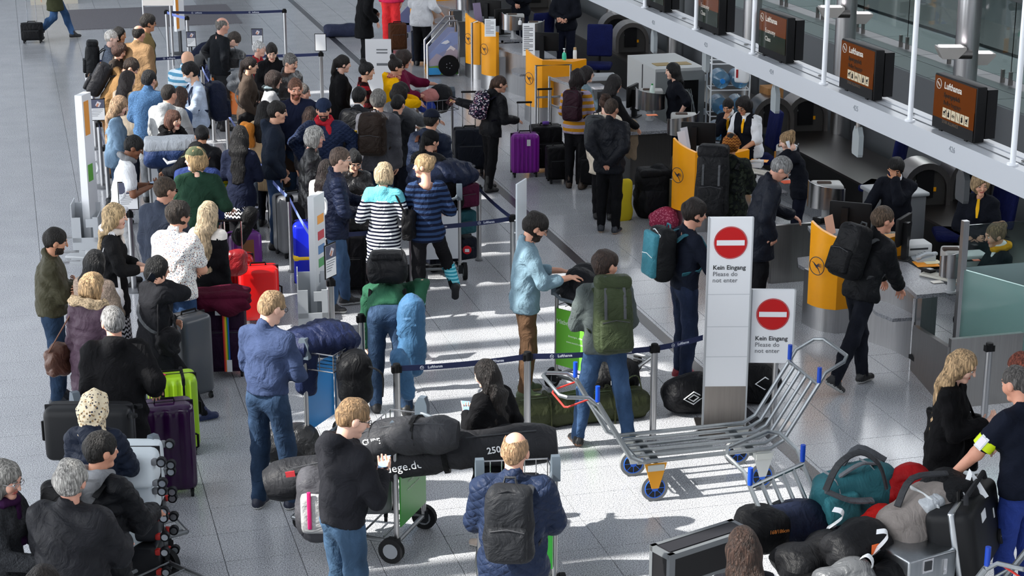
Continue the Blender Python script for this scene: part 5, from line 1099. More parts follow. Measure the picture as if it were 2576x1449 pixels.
# ---------------------------------------------------------------- suitcases and bags
def suitcase(px, py, w_, d_, h_, yaw, lb, col, kind='hard', handle=.0, at=None, z=0, lean=0.0, rot=None, ribs=0, band=None, tagc=None, rough=None, wheels=True, stripe2=None, group=None, wc='17181a', cat='suitcase'):
    c = P(px, py, z) if at is None else Vector(at)
    t = thing('suitcase', lb, cat, c, 0, group); t.matrix_world = TR(*c) @ RZ(IA(0)+yaw) @ (rot or Matrix.Identity(4)) @ RX(lean)
    m_ = mat(col, 'plain' if kind == 'hard' else 'nylon', rough if rough is not None else (.28 if kind == 'hard' else .75)); wz = .055 if wheels else 0
    fn = None
    if kind == 'hard' and ribs:
        fn = lambda V: V+np.stack([0*V[:, 0], np.sign(V[:, 1])*(np.abs(V[:, 1]) > d_*.40)*.006*np.sign(np.sin(V[:, 0]/w_*2*PI*ribs)), 0*V[:, 0]], 1)
    b = MB(); b.rbox((0, 0, wz+h_/2), (w_, d_, h_), min(.06, d_*.28) if kind == 'hard' else .035, 0, None, 3 if kind == 'hard' else 2, fn, ribs*4 if ribs else 1); sh = b.build('shell', m_, t)
    if stripe2: b = MB(); b.rbox((0, 0, wz+h_/2), (w_*.62, d_*1.02, h_*.92), .05); b.build('side_panel', mat(stripe2, 'plain', .45), t)
    b = MB(); b.rbox((0, 0, wz+h_/2), (w_+.006, .018, h_+.006), .006); b.build('zipper_band', mat('16161a' if kind != 'hard' or not stripe2 else '2a2a30', 'plain', .5), t, False)
    if kind == 'soft':
        b = MB(); b.rbox((0, -d_/2-.012, wz+h_*.36), (w_*.8, .04, h_*.55), .018); pk = b.build('front_pocket', m_, t)
        b = MB(); b.tube([(-w_*.36, -d_/2-.034, wz+h_*.60), (w_*.36, -d_/2-.034, wz+h_*.60)], .004, 5); b.build('zipper', DGREY, pk)
    b = MB(); b.tube([(-.08, 0, wz+h_), (-.075, 0, wz+h_+.03), (.075, 0, wz+h_+.03), (.08, 0, wz+h_)], .010, 6); b.build('top_handle', BLACK, t)
    b = MB(); b.tube([(w_/2, -.0, wz+h_*.42), (w_/2+.028, 0, wz+h_*.44), (w_/2+.028, 0, wz+h_*.58), (w_/2, 0, wz+h_*.6)], .010, 6); b.build('side_handle', BLACK, t)
    if handle:
        b = MB(); b.tube([(-.09, d_*.3, wz+h_), (-.09, d_*.3, wz+h_+handle)], .008, 6); b.tube([(.09, d_*.3, wz+h_), (.09, d_*.3, wz+h_+handle)], .008, 6); tl = b.build('telescopic_handle', CHROME, t)
        b = MB(); b.rbox((0, d_*.3, wz+h_+handle), (.22, .03, .028), .012); b.build('handle_grip', BLACK, tl)
    if wheels:
        for sx in (-1, 1):
            for sy in (-1, 1):
                b = MB(); x, y = sx*(w_/2-.05), sy*(d_/2-.03); b.cyl((x-.012, y, .028), (x+.012, y, .028), .028, 12); b.box((x, y, .055), (.03, .03, .02)); w2 = None
                if wheels == 'disc':       # swivel wheel seen side on, with its fork and hub
                    b = MB(); b.cyl((x, y-.02, .012), (x, y+.02, .012), .036, 16); w2 = b.build('wheel', mat('15161a', 'plain', .5), t); b = MB(); b.cyl((x, y-.023, .012), (x, y+.023, .012), .024, 14); b.build('hub', mat('c4c8cc', 'plain', .3, 1.0), w2)
                    b = MB(); b.rbox((x, y, .062), (.05, .05, .045), .015); b.build('wheel_fork', mat(wc, 'plain', .4), t)
                else: b.build('wheel', mat(wc, 'plain', .5), t)
    if band:
        b = MB(); b.rbox((0, 0, wz+h_*band[1]), (w_+.012, d_+.012, h_*band[2]), .05); b.build('luggage_band', mat(band[0], 'plain', .5), t)
    if tagc: b = MB(); b.box((w_*.1, -d_/2-.01, wz+h_*.8), (.05, .004, .09)); b.build('luggage_tag', mat(tagc, 'plain', .5), t, False)
    return t
def soft(nm, M_, size, col, lb, cat, kind='nylon', r=None, bulge=.0, amp=.015, f=9, seed=0., straps=(), group=None, parts=(), c2=None, ring=None):
    # a soft bag or garment heap: rounded, sagging, creased
    t = thing(nm, lb, cat, (0, 0, 0), 0, group); t.matrix_world = M_
    sx, sy, sz = size; r = r or min(size)*.42
    def fn(V):
        n = np.sin(f*V[:, 0]*1.7+seed)+1.6*np.abs(np.sin(f*V[:, 1]*1.4+1.3*seed+2*np.sin(f*V[:, 2])))-.8+1.6*np.abs(np.sin(f*V[:, 2]*1.1+seed*2+1.5*np.sin(f*V[:, 0]*.8)))-.8+(0 if not ring else 1.1*np.abs(np.sin(PI*V[:, ring[0]]/ring[1]+.8*np.sin(9*V[:, 1]+seed)))-.6); L_ = np.linalg.norm(V, axis=1, keepdims=True)+1e-6
        return V*(1+bulge*(1-(V[:, 0:1]/(sx/2))**2))+V/L_*(amp*n[:, None])
    b = MB(); b.rbox((0, 0, sz/2), size, r, 0, None, 3, fn, (6 if max(size) < .8 else 9) if not ring else 14); b.build({'jacket': 'cloth_heap'}.get(nm, 'bag_body'), mat(col, kind, c2=c2), t)
    for i, (pts, rr, cc) in enumerate(straps): b = MB(); b.tube(smooth(pts), rr, 6, 0, False, .4); b.build('strap', mat(cc, 'nylon'), t)
    for (pn, c_, s_, cc) in parts: b = MB(); b.rbox(c_, s_, min(s_)*.35); b.build(pn, mat(cc, 'nylon' if pn in ('pocket', 'flap') else 'plain', .5), t)
    return t
def MX(px, py, z, yaw=0., rot=None):
    c = P(px, py, z); M_ = TR(c.x, c.y, z) @ RZ(IA(0)+yaw)
    return M_ @ rot if rot is not None else M_
def backpack(ctx, lb, col, w_=.30, h_=.46, d_=.17, pocket=None, up=.0, strapc=None, kind='nylon', c2=None, trim=None, side=0, tall=False, cat='backpack', out=0, pkh=.44):
    k, s = ctx['k'], ctx['s']; bd = ctx['body']
    F, L, U = [Vector(x) for x in (k.F, k.L, k.U)]; o = .13*ctx['fat']+.035+d_/2+out
    c = Vector(k.chest)-F*o+U*(up-.01)+L*side
    M_ = TR(*bd.location) @ RZ(bd.rotation_euler.z) @ Matrix.Scale(s, 4) @ frame(c, L, U)     # local x lateral, y up, z back
    M_ = M_ @ Matrix.Rotation(PI, 4, 'Y') if frame(c, L, U).to_3x3().col[2].dot(F) > 0 else M_
    t = thing('backpack', lb, cat); t.matrix_world = M_
    m_ = mat(col, kind, c2=c2); ph = ctx['ph']
    fn = lambda V: V*np.stack([1-.16*np.clip(V[:, 1]/h_+.1, 0, 1), 1+0*V[:, 0], 1+.12*np.cos(V[:, 1]/h_*PI)], 1)+.006*np.stack([np.sin(30*V[:, 1]+ph), 0*V[:, 0], np.sin(26*V[:, 0]+21*V[:, 1]+ph)], 1)
    b = MB(); b.rbox((0, 0, 0), (w_, h_, d_), min(.075, d_*.45), 0, None, 3, fn, 3); b.build('pack_body', m_, t)
    pm = mat(pocket or col, kind if not pocket else 'nylon', c2=c2)
    b = MB(); b.rbox((0, -h_*.42+h_*pkh*.5, d_*.5+.012), (w_*.78, h_*pkh, .07), .03, 0, None, 2, None, 1); pk = b.build('front_pocket', pm, t)
    b = MB(); b.tube([(-w_*.34, -h_*.02, d_*.5+.046), (0, .01, d_*.5+.05), (w_*.34, -h_*.02, d_*.5+.046)], .004, 5); b.build('zipper', mat(trim or '3a3b3e', 'plain', .5), pk)
    b = MB(); b.tube([(-w_*.4, h_*.1, d_*.40), (-w_*.36, h_*.40, d_*.40), (0, h_*.47, d_*.42), (w_*.36, h_*.40, d_*.40), (w_*.4, h_*.1, d_*.40)], .005, 5); b.build('zipper', mat(trim or '2c2d30', 'plain', .5), t)
    b = MB(); b.tube([(-.04, h_*.47, -d_*.3), (-.03, h_*.55, -d_*.3), (.03, h_*.55, -d_*.3), (.04, h_*.47, -d_*.3)], .009, 6); b.build('grab_handle', mat(strapc or col, 'nylon'), t)
    if tall:
        b = MB(); b.rbox((0, h_*.52, .0), (w_*.92, h_*.2, d_*.95), .05, 0, None, 3); b.build('lid', m_, t)
        for q in (-1, 1):
            b = MB(); b.tube([(q*w_*.22, h_*.62, d_*.3), (q*w_*.24, h_*.3, d_*.55), (q*w_*.24, -h_*.3, d_*.6)], .014, 6, 0, False, .3); b.build('compression_strap', mat('4d5054', 'nylon'), t)
    # shoulder straps over to the front
    for q in (-1, 1):
        sh = []
        for (f_, l_, u_) in ((-.16, .09, .10), (-.10, .10, .155), (-.02, .105, .175), (.06, .11, .14), (.125, .12, .04), (.12, .14, -.09), (.04, .165, -.17), (-.10, .15, -.2)):
            g = ctx['fat']; sh.append(Vector(k.chest)+F*(f_*(g if f_ > 0 else 1)+(.02 if f_ > 0 else 0))+L*(q*l_*g)+U*u_)
        inv = M_.inverted() @ (TR(*bd.location) @ RZ(bd.rotation_euler.z) @ Matrix.Scale(s, 4))
        b = MB(); b.tube([inv @ v for v in sh], .026, 6, 0, False, .32); b.build('shoulder_strap', mat(strapc or col, 'nylon'), t)
    return t
def phone_in(ctx, i, lb, col='1a1c22'):
    p = whand(ctx, i, .10); k = ctx['k']; d = wdir(ctx, nrm(k.arm[i][2]-k.arm[i][1])); n = wdir(ctx, k.arm[i][3]); n = (n-d*n.dot(d)).normalized()
    t = thing('phone', lb, 'phone'); t.matrix_world = frame(p, d.cross(n), d); b = MB(); b.rbox((0, .01, 0), (.075, .15, .009), .004); b.build('case', mat(col, 'plain', .3), t); b = MB(); b.box((0, .01, .005), (.068, .138, .002)); b.build('screen', mat('8fb0d8', 'plain', .1), t, False)
# ---------------------------------------------------------------- airport trolleys
def trolley(X, Y, heading, lb, col, lines, tc='e8f4e4', plate=True, basket=True, pw=.50):
    # local: forward +x, pusher at -x
    t = thing('luggage_trolley', lb, 'trolley', (X, Y, 0), heading)
    for q in (-1, 1): b = MB(); b.tube([(-.42, q*.27, .12), (-.42, q*.27, 1.02)], .020, 10); b.build('upright', STEEL, t)
    b = MB()
    for q in (-1, 1): b.tube([(-.42, q*.27, .14), (.0, q*.25, .14), (.50, q*.17, .17)], .018, 8)
    b.tube([(-.42, -.27, .14), (-.42, .27, .14)], .018, 8); b.tube([(.5, -.17, .17), (.5, .17, .17)], .018, 8)
    for q in range(5): b.tube([(-.3+.18*q, -.24+.012*q, .16), (-.3+.18*q, .24-.012*q, .16)], .008, 6)
    b.build('base_frame', mat('8d9092', 'steel', .4), t)
    for q in (-1, 1):
        b = MB(); b.cyl((-.40, q*.33-.022, .10), (-.40, q*.33+.022, .10), .10, 20); w2 = b.build('wheel', RUBBER, t); b = MB(); b.cyl((-.40, q*.33-.026, .10), (-.40, q*.33+.026, .10), .06, 16); b.build('hub', mat('8f9499', 'plain', .5), w2)
        b = MB(); b.box((-.40, q*.28, .13), (.09, .05, .10)); b.build('wheel_fork', mat('26282b', 'plain', .5), t, False)
    b = MB(); b.cyl((.52, -.02, .06), (.52, .02, .06), .06, 16); b.box((.52, 0, .12), (.06, .06, .07)); b.build('front_wheel', RUBBER, t)
    for q in (-1, 1): b = MB(); b.prism([(-.05, -.07), (.05, -.07), (.05, .05), (.02, .11), (-.03, .11), (-.05, .05)], -.03, .03, 0, 'y'); b.xf(TR(-.42, q*.27, 1.02)); b.build('grip_head', mat('55606a', 'plain', .45), t, 25)
    b = MB(); b.tube([(-.42, -.25, 1.0), (-.52, -.22, .99), (-.57, -.1, .97), (-.57, .1, .97), (-.52, .22, .99), (-.42, .25, 1.0)], .017, 8); b.build('push_handle', mat('5b646c', 'plain', .5), t)
    if plate: b = MB(); b.box((-.445, 0, .545), (.012, pw, .56)); pn = b.build('advert_panel', mat(col, 'plain', .35), t, False)
    if plate:
        for i, (s_, sz_, z) in enumerate(lines): text(pn, s_, sz_, mat(tc, 'plain'), frame((-.4525, 0, z), (0, -1, 0), (0, 0, 1)), .0006)
    if basket:
        b = MB()
        for z in (.85, 1.0): b.tube([(-.42, -.25, z), (-.16, -.25, z), (-.16, .25, z), (-.42, .25, z)], .006, 6)
        for q in range(7):
            y = -.25+.5*q/6; b.tube([(-.16, y, 1.0), (-.16, y, .85), (-.42, y, .85)], .004, 5)
        for q in range(3): x = -.42+.26*q/2; b.tube([(x, -.25, 1.0), (x, -.25, .85)], .004, 5); b.tube([(x, .25, 1.0), (x, .25, .85)], .004, 5)
        b.build('wire_basket', CHROME, t)
    return t
GREEN = '3f9a3a'
# ---------------------------------------------------------------- big flatbed baggage carts
def cart(M_, lb, length=1.22, wd=.60, full=True, number=None, ladL=True):
    t = thing('flatbed_cart', lb, 'baggage cart'); t.matrix_world = M_; r = .0165; z = .36; n = 6
    for i in range(n):
        y = wd*(i/(n-1)-.5); e = i in (0, n-1)
        b = MB(); pts = [(0, y, z), (length-.06, y, z), (length+.05, y, z+.06), (length+.34, y, z+.52)]
        b.tube(pts, r if not e else r*1.1, 8); b.build('bed_tube', GALV, t)
    b = MB(); b.tube([(length+.34, -wd/2, z+.52), (length+.34, wd/2, z+.52)], r, 8)
    b.tube([(length+.33, -wd/2, z+.50), (length+.40, -wd/2, z+.62), (length+.56, -wd/2, z+.70), (length+.62, -wd/2+.08, z+.72), (length+.62, wd/2-.08, z+.72), (length+.56, wd/2, z+.70), (length+.40, wd/2, z+.62), (length+.33, wd/2, z+.50)], r, 8); b.build('push_bar', GALV, t)
    if ladL:
        b = MB()
        for q in (-1, 1): b.tube([(.04, q*wd/2, z), (-.06, q*wd/2, z+.05), (-.34, q*wd/2, z+.54)], .022, 8)
        b.tube([(.02, -wd/2, z), (.02, wd/2, z)], r, 8); b.tube([(-.20, -wd/2, z+.3), (-.2, wd/2, z+.3)], r*.7, 8)
        b.tube([(-.33, -wd/2, z+.52), (-.42, -wd/2, z+.60), (-.60, -wd/2, z+.62), (-.64, -wd/2+.06, z+.62), (-.64, wd/2-.06, z+.62), (-.6, wd/2, z+.62), (-.42, wd/2, z+.60), (-.33, wd/2, z+.52)], r, 8); b.build('handle_frame', GALV, t)
        b = MB(); b.tube([(-.38, -wd*.34, z+.55), (-.56, -wd*.34, z+.50), (-.58, -wd*.28, z+.49), (-.58, wd*.28, z+.49), (-.56, wd*.34, z+.50), (-.38, wd*.34, z+.55)], .008, 6); b.build('brake_lever', mat('d8352c', 'plain', .4), t)
    b = MB()
    for x in (.18, length-.2): b.box((x, 0, z-.04), (.07, wd*.9, .04))
    b.box((.5, 0, z-.035), (.5, .10, .02)); b.build('cross_member', mat('80868a', 'steel', .45), t, False)
    blue = [(length+.345, -wd/2, z+.54), (length+.345, wd/2, z+.54)]+([(-.345, -wd/2, z+.56), (-.345, wd/2, z+.56)] if ladL else [])
    for (x, y, zz) in blue: b = MB(); b.tube([(x, y, zz), (x, y, zz+.13)], .019, 10); b.build('blue_grip', mat('0f45b8', 'plain', .35), t)
    for (x, q) in ((.16, -1), (.16, 1), (length-.12, -1), (length-.12, 1)):
        y = q*(wd/2-.03); b = MB(); b.cyl((x, y-.022, .115), (x, y+.022, .115), .115, 26); w2 = b.build('wheel', mat('7d7f80', 'plain', .6), t)
        b = MB(); b.tube([(x+.084*cos(a*PI/12), y-.0235, .115+.084*sin(a*PI/12)) for a in range(24)], .0045, 5, 0, True); b.cyl((x, y-.026, .115), (x, y+.026, .115), .03, 12)
        for k in range(8): a = k*PI/4; b.tube([(x, y-.024, .115), (x+.084*cos(a), y-.024, .115+.084*sin(a))], .0035, 4)
        b.build('rim', mat('1f66d8', 'plain', .4), w2); b = MB(); b.cyl((x, y-.0235, .115), (x, y+.0235, .115), .08, 20); b.build('wheel_disc', mat('22262c', 'plain', .5), w2)
        b = MB(); b.prism([(-.095, .22), (.095, .22), (.03, .0), (-.03, .0)], -.004, .004, 0, 'y'); b.xf(TR(x, y-.03, .115)); b.build('wheel_fork', mat('eda010' if x < .5 and q < 0 else 'c9ccca', 'plain', .5), t, False)
        b = MB(); b.box((x, y, .30), (.14, .10, .05)); b.build('castor_plate', mat('c8cbc6', 'plain', .5), t, False)
    if number:
        b = MB(); b.box((length+.22, .10, z+.31), (.02, .13, .16), 0, RY(rad(32))); pl = b.build('number_plate', DGREY, t, False); b = MB(); b.box((length+.235, .08, z+.30), (.004, .07, .10), 0, RY(rad(32))); b.build('label', WHITE, pl, False)
        text(pl, number, .05, BLACK, frame((length+.240, .08, z+.30), (0, 1, 0), (-.53, 0, .85)), .0006)
    return t
cart(TR(4.60, 13.33, 0), 'empty flatbed baggage cart of grey tubes with blue wheels')
# ---------------------------------------------------------------- people
Q = {}
def pp(key, *a, **k): Q[key] = person(*a, **k)
JD = dict(c='1f3a58', kind='denim'); JL = dict(c='45658c', kind='denim'); BK = dict(c='17171b'); NV = dict(c='161c2c'); GY = dict(c='55575a')
TAN, FAIR, LT, BR = 'c08a68', 'e3b8a2', 'd6a288', '7a4e34'
SH = ('1a1a1d', '2a2a2d'); SN = ('22242a', 'd8d8d4')
def T(c, kind='cloth', **k): return dict(c=c, kind=kind, **k)
def puff(c, **k): return dict(c=c, kind='puff', ring=(.075, .020), o=k.pop('o', .034), **k)
# foreground
pp('blue', 697, 735, 1.83, 62, 'tall blond man in a blue shirt, belt and jeans, seen from behind', skin=FAIR, hair=('crop', 'b08a58'), top=T('33456c', col='collar', hem=.905, o=.020), legs=JD, shoes=('16203a', 'e8e8e4'), arms=('belly', 'belly'), head=(-22, 22), glasses=True, feet=((.0, .12), (.10, -.12)), extras=(('belt', '7a4a30')))
pp('hood', 908, 1008, 1.84, 42, 'man in a charcoal hooded jacket looking at his phone beside the ski bags', skin=FAIR, hair=('crop', '9a7444'), top=T('202127', col='hood', hem=.88, o=.024), legs=dict(c='2f5170', kind='denim'), shoes=SH, arms=('phone', 'phone'), head=(-22, 24), glasses=True, extras=())
pp('quilt', 1298, 1088, 1.80, 84, 'thinning blond man in a navy quilted jacket with a dark backpack, at the bottom', skin='e0ac94', hair=('bald', 'b98c5a'), top=T('1c2c4a', 'quilt', col='collar', hem=.74, o=.034), legs=JL, arms=('front', 'front'), head=(-8, 10), fat=1.12)
pp('coat', 1212, 908, 1.50, 140, 'long haired woman in a long black coat looking at a phone', g='f', skin=FAIR, hair=('long', '1c1614', .40), top=T('0f0f12', hem=.24, o=.034, flare=1.25), legs=dict(c='9a9ca0'), shoes=('b9a89c', 'd8d0c8'), arms=('phone', 'pocket'), head=(10, 18))
pp('tan', 1365, 543, 1.785, 8, 'dark curly haired man in a pale denim shirt and brown trousers at a trolley', skin=LT, hair=('thick', '1e1713'), top=T('6a8ea0', 'cloth', col='collar', slv='mid', hem=.77, o=.022), legs=dict(c='5f4836'), shoes=('4d5a3c', 'a89a74'), arms=((.34, .02, -.24), (.36, .0, -.20)), head=(-4, 28), glasses=True, beard=('full', '3a2a20'))
pp('green', 1527, 633, 1.76, 98, 'man in a grey hooded top and jeans with a big olive backpack', skin='cf9a80', hair=('thick', '3a281e'), top=T('4b5554', 'cloth', col='hood', hem=.82, o=.026), legs=dict(c='244870', kind='denim'), shoes=('17171a', '6a4a34'), arms=('belly', 'belly'), head=(-62, 10), feet=((.06, .22), (-.06, -.22)), lean=6)
pp('teal', 1757, 505, 1.80, 20, 'man in a navy sweater and jeans with a turquoise and black backpack', skin='d6a088', hair=('thick', '241a16'), top=T('141b2c', 'cloth', hem=.86), legs=dict(c='1c2a48', kind='denim'), shoes=('8a2030', 'd8d0cc'), arms=('front', 'front'), head=(-6, 14))
pp('desk', 2228, 522, 1.77, 32, 'man in a black jacket with a black backpack leaning on the nearest counter', skin='cf967c', hair=('short', '5c4630'), top=T('14161a', 'nylon', col='collar', hem=.80, o=.032), legs=dict(c='131722', kind='denim'), shoes=('17181c', 'b9b9b6'), arms=((.46, .04, -.30), (.40, -.10, -.32)), lean=17, head=(-14, 2), feet=((.10, .02), (-.36, -.10, .07)))
pp('bend', 985, 1040, 1.80, 92, 'man in a green sweater bending forward with a black backpack and a light blue jacket', at='feet', skin=FAIR, hair=('short', '5a4630'), top=T('16583c', 'cloth', hem=.905), legs=dict(c='1f3a58', kind='denim'), arms=('down', (.06, .10, -.36)), lean=80, head=(0, 10), feet=((.05, .12), (-.05, -.16)), extras=(('belt', 'b05c2c')))
pp('long', 2440, 890, 1.67, 338, 'woman with long blond hair in black carrying a black tote bag', g='f', skin=FAIR, hair=('long', 'c29a62', .46, .06, 1), top=T('0e0e11', hem=.42, o=.03), legs=BK, arms=('belly', 'phone'), head=(-4, 22))
pp('tee', 2548, 922, 1.80, 122, 'man in a navy t-shirt and blue trousers with a yellow arm band, handling luggage', skin='d49a80', hair=('buzz', '5a5652'), top=T('111829', 'cloth', slv='short', hem=.80, o=.022), legs=dict(c='123a9a'), shoes=('d8dade', 'e8e8e8'), arms=((.30, .26, -.40), 'down'), head=(6, 16), lean=8, fat=1.1, extras=(('badge', 0, (-.2, .95, .1)),))
pp('camo', 2560, 892, 1.66, 160, 'red haired person in a camouflage jacket, cut by the right edge', g='f', skin=FAIR, hair=('long', '8a3a1c', .3), top=T('3f4632', 'camo', c2='232820', hem=.74, o=.035), legs=NV, lean=22, arms=('front', 'front'))
pp('seat', 1868, 1328, 1.62, 96, 'brown haired woman in a black and white striped top at the bottom edge', g='f', skin=FAIR, hair=('long', '38241a', .42), top=T('e4e6ea', 'stripes', c2='1b1c22', sc=16, hem=.8), legs=NV, head=(0, 12))
# left column
pp('green2', 147, 577, 1.69, 14, 'bearded dark haired man in an olive jacket and jeans, leftmost in the queue', skin='c48e70', hair=('short', '17130f'), beard=('full', '38291f'), top=T('3d3b2c', 'nylon', col='collar', hem=.86, o=.030, fold=.007), legs=JD, shoes=('1a2636', '202a36'), arms=('cross', 'cross'), head=(0, 14), fat=1.12)
pp('blond', 293, 515, 1.70, 8, 'blond woman with a fringe, black cardigan and long white scarf holding a bottle', g='f', skin=FAIR, hair=('long', 'c9a66c', .24, .05), top=T('17181b', 'cloth', slv='mid', hem=.62, o=.02), legs=dict(c='1a1a1e'), arms=((.30, -.05, -.30), (.34, -.02, -.26)), head=(-4, 6), extras=(('scarf', 'e6dfd8', 'cloth', .55),), fat=1.08)
pp('floral', 452, 510, 1.79, 66, 'man in a white flower patterned short sleeved shirt and jeans', skin='cf9a80', hair=('thick', '30261e'), top=T('eceae6', 'floral', c2=['4a4f62', 'a8745a', '6a7488', '8a5a58'], sc=1.7, slv='short', col='collar', hem=.80, o=.024), legs=dict(c='234a78', kind='denim'), arms=('belly', 'phone'), head=(-24, 8), glasses=True, fat=1.06)
pp('wavy', 527, 508, 1.63, 70, 'woman with very long wavy blond hair in a black jacket', g='f', skin=FAIR, hair=('long', 'cdb083', .58), top=T('15151a', hem=.74, o=.02, yoke=('e8e2da', .10)), legs=BK, arms=('front', 'down'), head=(-6, 6))
pp('black', 242, 630, 1.58, 66, 'woman with straight black hair in a beige knitted jumper', g='f', skin=TAN, hair=('long', '0d0e12', .26), top=T('9c8a7c', 'knit', hem=.74, o=.028), legs=BK, arms=('belly', 'belly'))
pp('furry', 238, 688, 1.62, 62, 'blond woman in a plum puffer jacket with a pale fur trimmed hood', g='f', skin=FAIR, hair=('bob', 'c4995e'), top=puff('4a3a46', hem=.62, col='fur', furc='cdb492', furs=1.15), legs=NV, arms=('down', 'belly'), head=(-10, 14))
pp('grey', 280, 773, 1.74, 100, 'balding grey haired man in a long black hooded coat', skin='dba38c', hair=('short', '8c8a88', .3, .085), top=T('131316', 'cloth', col='hood', hem=.46, o=.038, flare=1.05), legs=BK, arms=('down', (.14, .10, -.36)), head=(18, 8), fat=1.12)
pp('cape', 402, 648, 1.60, 40, 'short haired person in a loose black cape talking on a phone, one leg stretched out', g='f', skin=LT, hair=('bob', '0f0f11', .1, .05), top=T('1d1e23', 'cloth', hem=.56, o=.045, so=.03, flare=1.1), legs=BK, shoes=('17285a', '1c2c5c'), arms=('belly', 'ear'), head=(-12, 10), feet=((-.1, .05), (.30, -.34)), extras=(('sash', '5a5d62', 1),))
pp('scarfy', 240, 988, 1.62, 82, 'woman in a cream patterned headscarf and navy puffer jacket', g='f', hair=None, skin=TAN, top=puff('141f33', hem=.62, col='hood'), legs=NV, arms=('front', 'front'), hat=('scarf', 'e2d2b0', 0, mat('dccdb0', 'floral', c2=['3a3c4a', '7a6248', 'a88a62', '5a5450'], sc_=1.1)))
pp('spiky', 258, 1088, 1.74, 66, 'dark spiky haired man in a black puffer jacket with a grey hood', skin='cf967a', hair=('short', '1d1a18'), top=puff('15171c', hem=.64), legs=JL, arms=('front', 'front'), head=(-26, 8), extras=(('hood', '84878c'),), fat=1.05)
pp('curly', 180, 1162, 1.76, 78, 'man with thick grey hair in a shiny black jacket, seen from behind at the bottom', skin='dca58e', hair=('thick', 'a9a59e'), top=T('202126', 'nylon', col='collar', hem=.70, o=.040, rough=.42), legs=JL, arms=('front', 'front'), fat=1.2)
pp('purple', 22, 1168, 1.66, 345, 'grey haired woman with glasses and a purple scarf at the left edge', g='f', skin='dca892', hair=('bob', '8c8982'), top=T('35373b', 'knit', hem=.6, o=.03), legs=NV, arms=('front', 'front'), head=(-6, 14), glasses='steel', extras=(('scarf', '3c0f44', 'cloth', .4),))
pp('child', 112, 1428, 1.60, 70, 'dark haired head at the very bottom left edge', hair=('thick', '221a16'), top=T('2a2a30'), legs=NV)
# upper left group
pp('walk', 142, 98, 1.80, 12, 'walker in an olive jacket and jeans pulling a black bag, cut by the top', at='feet', top=T('3a3d2a', hem=.56, o=.032), legs=dict(c='24507e', kind='denim'), arms=('down', (-.18, .12, -.45)), feet=((.30, .07), (-.34, -.07, .09)))
pp('white', 283, 77, 1.66, 12, 'woman with short white hair in a grey blue jumper, arms crossed', g='f', skin='e8c4b4', hair=('crop', 'e4dcd0'), top=T('566274', 'knit', hem=.80, o=.024), legs=NV, arms=('cross', 'cross'))
pp('dark', 303, 70, 1.62, 345, 'dark haired woman behind the white haired woman', g='f', skin=TAN, hair=('long', '15110f', .28), top=T('4a3c38'), legs=NV)
pp('curl', 308, 113, 1.52, 338, 'brown curly haired girl looking down, in front of the dark haired woman', g='f', skin=LT, hair=('curly', '4a2a1c'), top=T('3a3430'), legs=NV, head=(0, 25))
pp('camel', 351, 65, 1.76, 68, 'balding man in a long camel coat', skin='cf9a84', hair=('bald', '1e1815'), top=T('8e7152', hem=.45, o=.036, col='collar'), legs=NV, arms=('down', 'down'), head=(-6, 10), fat=1.1)
pp('olive', 376, 38, 1.80, 14, 'dark haired man with glasses in an olive jacket, hand on hip', skin=TAN, hair=('thick', '2a241f'), top=T('7d6c46', hem=.70, o=.036, col='collar', front=('141416', .07)), legs=dict(c='4d4a42'), arms=('hip', 'hip'), glasses=True)
pp('stoop', 343, 153, 1.76, 8, 'stooping man in a tan jacket with a dark canvas backpack', skin=LT, hair=('short', '3c2c22'), top=T('80623f', hem=.72, o=.035, col='hood'), legs=dict(c='7c5836'), lean=26, head=(0, 26), arms=('front', 'front'))
pp('cream', 326, 180, 1.66, 62, 'woman with long dark straight hair in a cream top', g='f', skin=FAIR, hair=('long', '2b2220', .36), top=T('d6c2a8', hem=.8), legs=NV, head=(-14, 16))
pp('knit', 377, 178, 1.76, 82, 'dark haired man in a blue cable knit jumper', skin=LT, hair=('short', '16161a'), top=T('2c5a86', 'knit', col='turtle', hem=.78, o=.032), legs=dict(c='7c8084', kind='denim'), arms=('belly', 'belly'), head=(-18, 10), fat=1.1)
pp('hoody', 427, 213, 1.78, 72, 'short haired man in a pale grey hooded top', skin=LT, hair=('buzz', '231c18'), top=T('a3a5a6', 'cloth', col='hood', hem=.78, o=.028), legs=JD, arms=('belly', 'belly'), head=(-14, 8), fat=1.08)
pp('brown', 457, 220, 1.64, 55, 'woman with long brown hair beside the grey hooded top', g='f', skin=LT, hair=('long', '4a3226', .32), top=T('2a4a78'), legs=NV)
pp('mask', 468, 162, 1.74, 205, 'man with black hair and a white face mask in a pale blue shirt', skin='e0b496', hair=('thick', '101014', .1, .055), top=T('b4c8e2', col='collar', hem=.8, o=.022), legs=NV, arms=('front', 'belly'), head=(0, 22), mask=True)
pp('polo', 476, 130, 1.72, 55, 'bald man in a white and blue striped polo shirt', skin='dcae90', hair=None, top=T('d6e2ea', 'stripes', c2='5a98ba', sc=13, slv='short', col='collar', hem=.8), legs=NV, lean=20, arms=('front', 'front'), fat=1.18)
pp('sweat', 562, 45, 1.76, 32, 'grey haired man in a dark sweater, hands on hips', skin='d6a490', hair=('bald', '77726c'), top=T('15191f', hem=.82, o=.024), legs=dict(c='2a2c30'), arms=('hip', 'hip'), fat=1.12)
pp('vest', 494, 150, 1.74, 12, 'bending man in a navy vest with grey sleeves', at='hip', skin=FAIR, hair=('short', '4a4038'), top=T('161f38', hem=.8, o=.032, slc='6c6e70'), legs=JD, lean=60, head=(0, 20), arms=('front', 'front'))
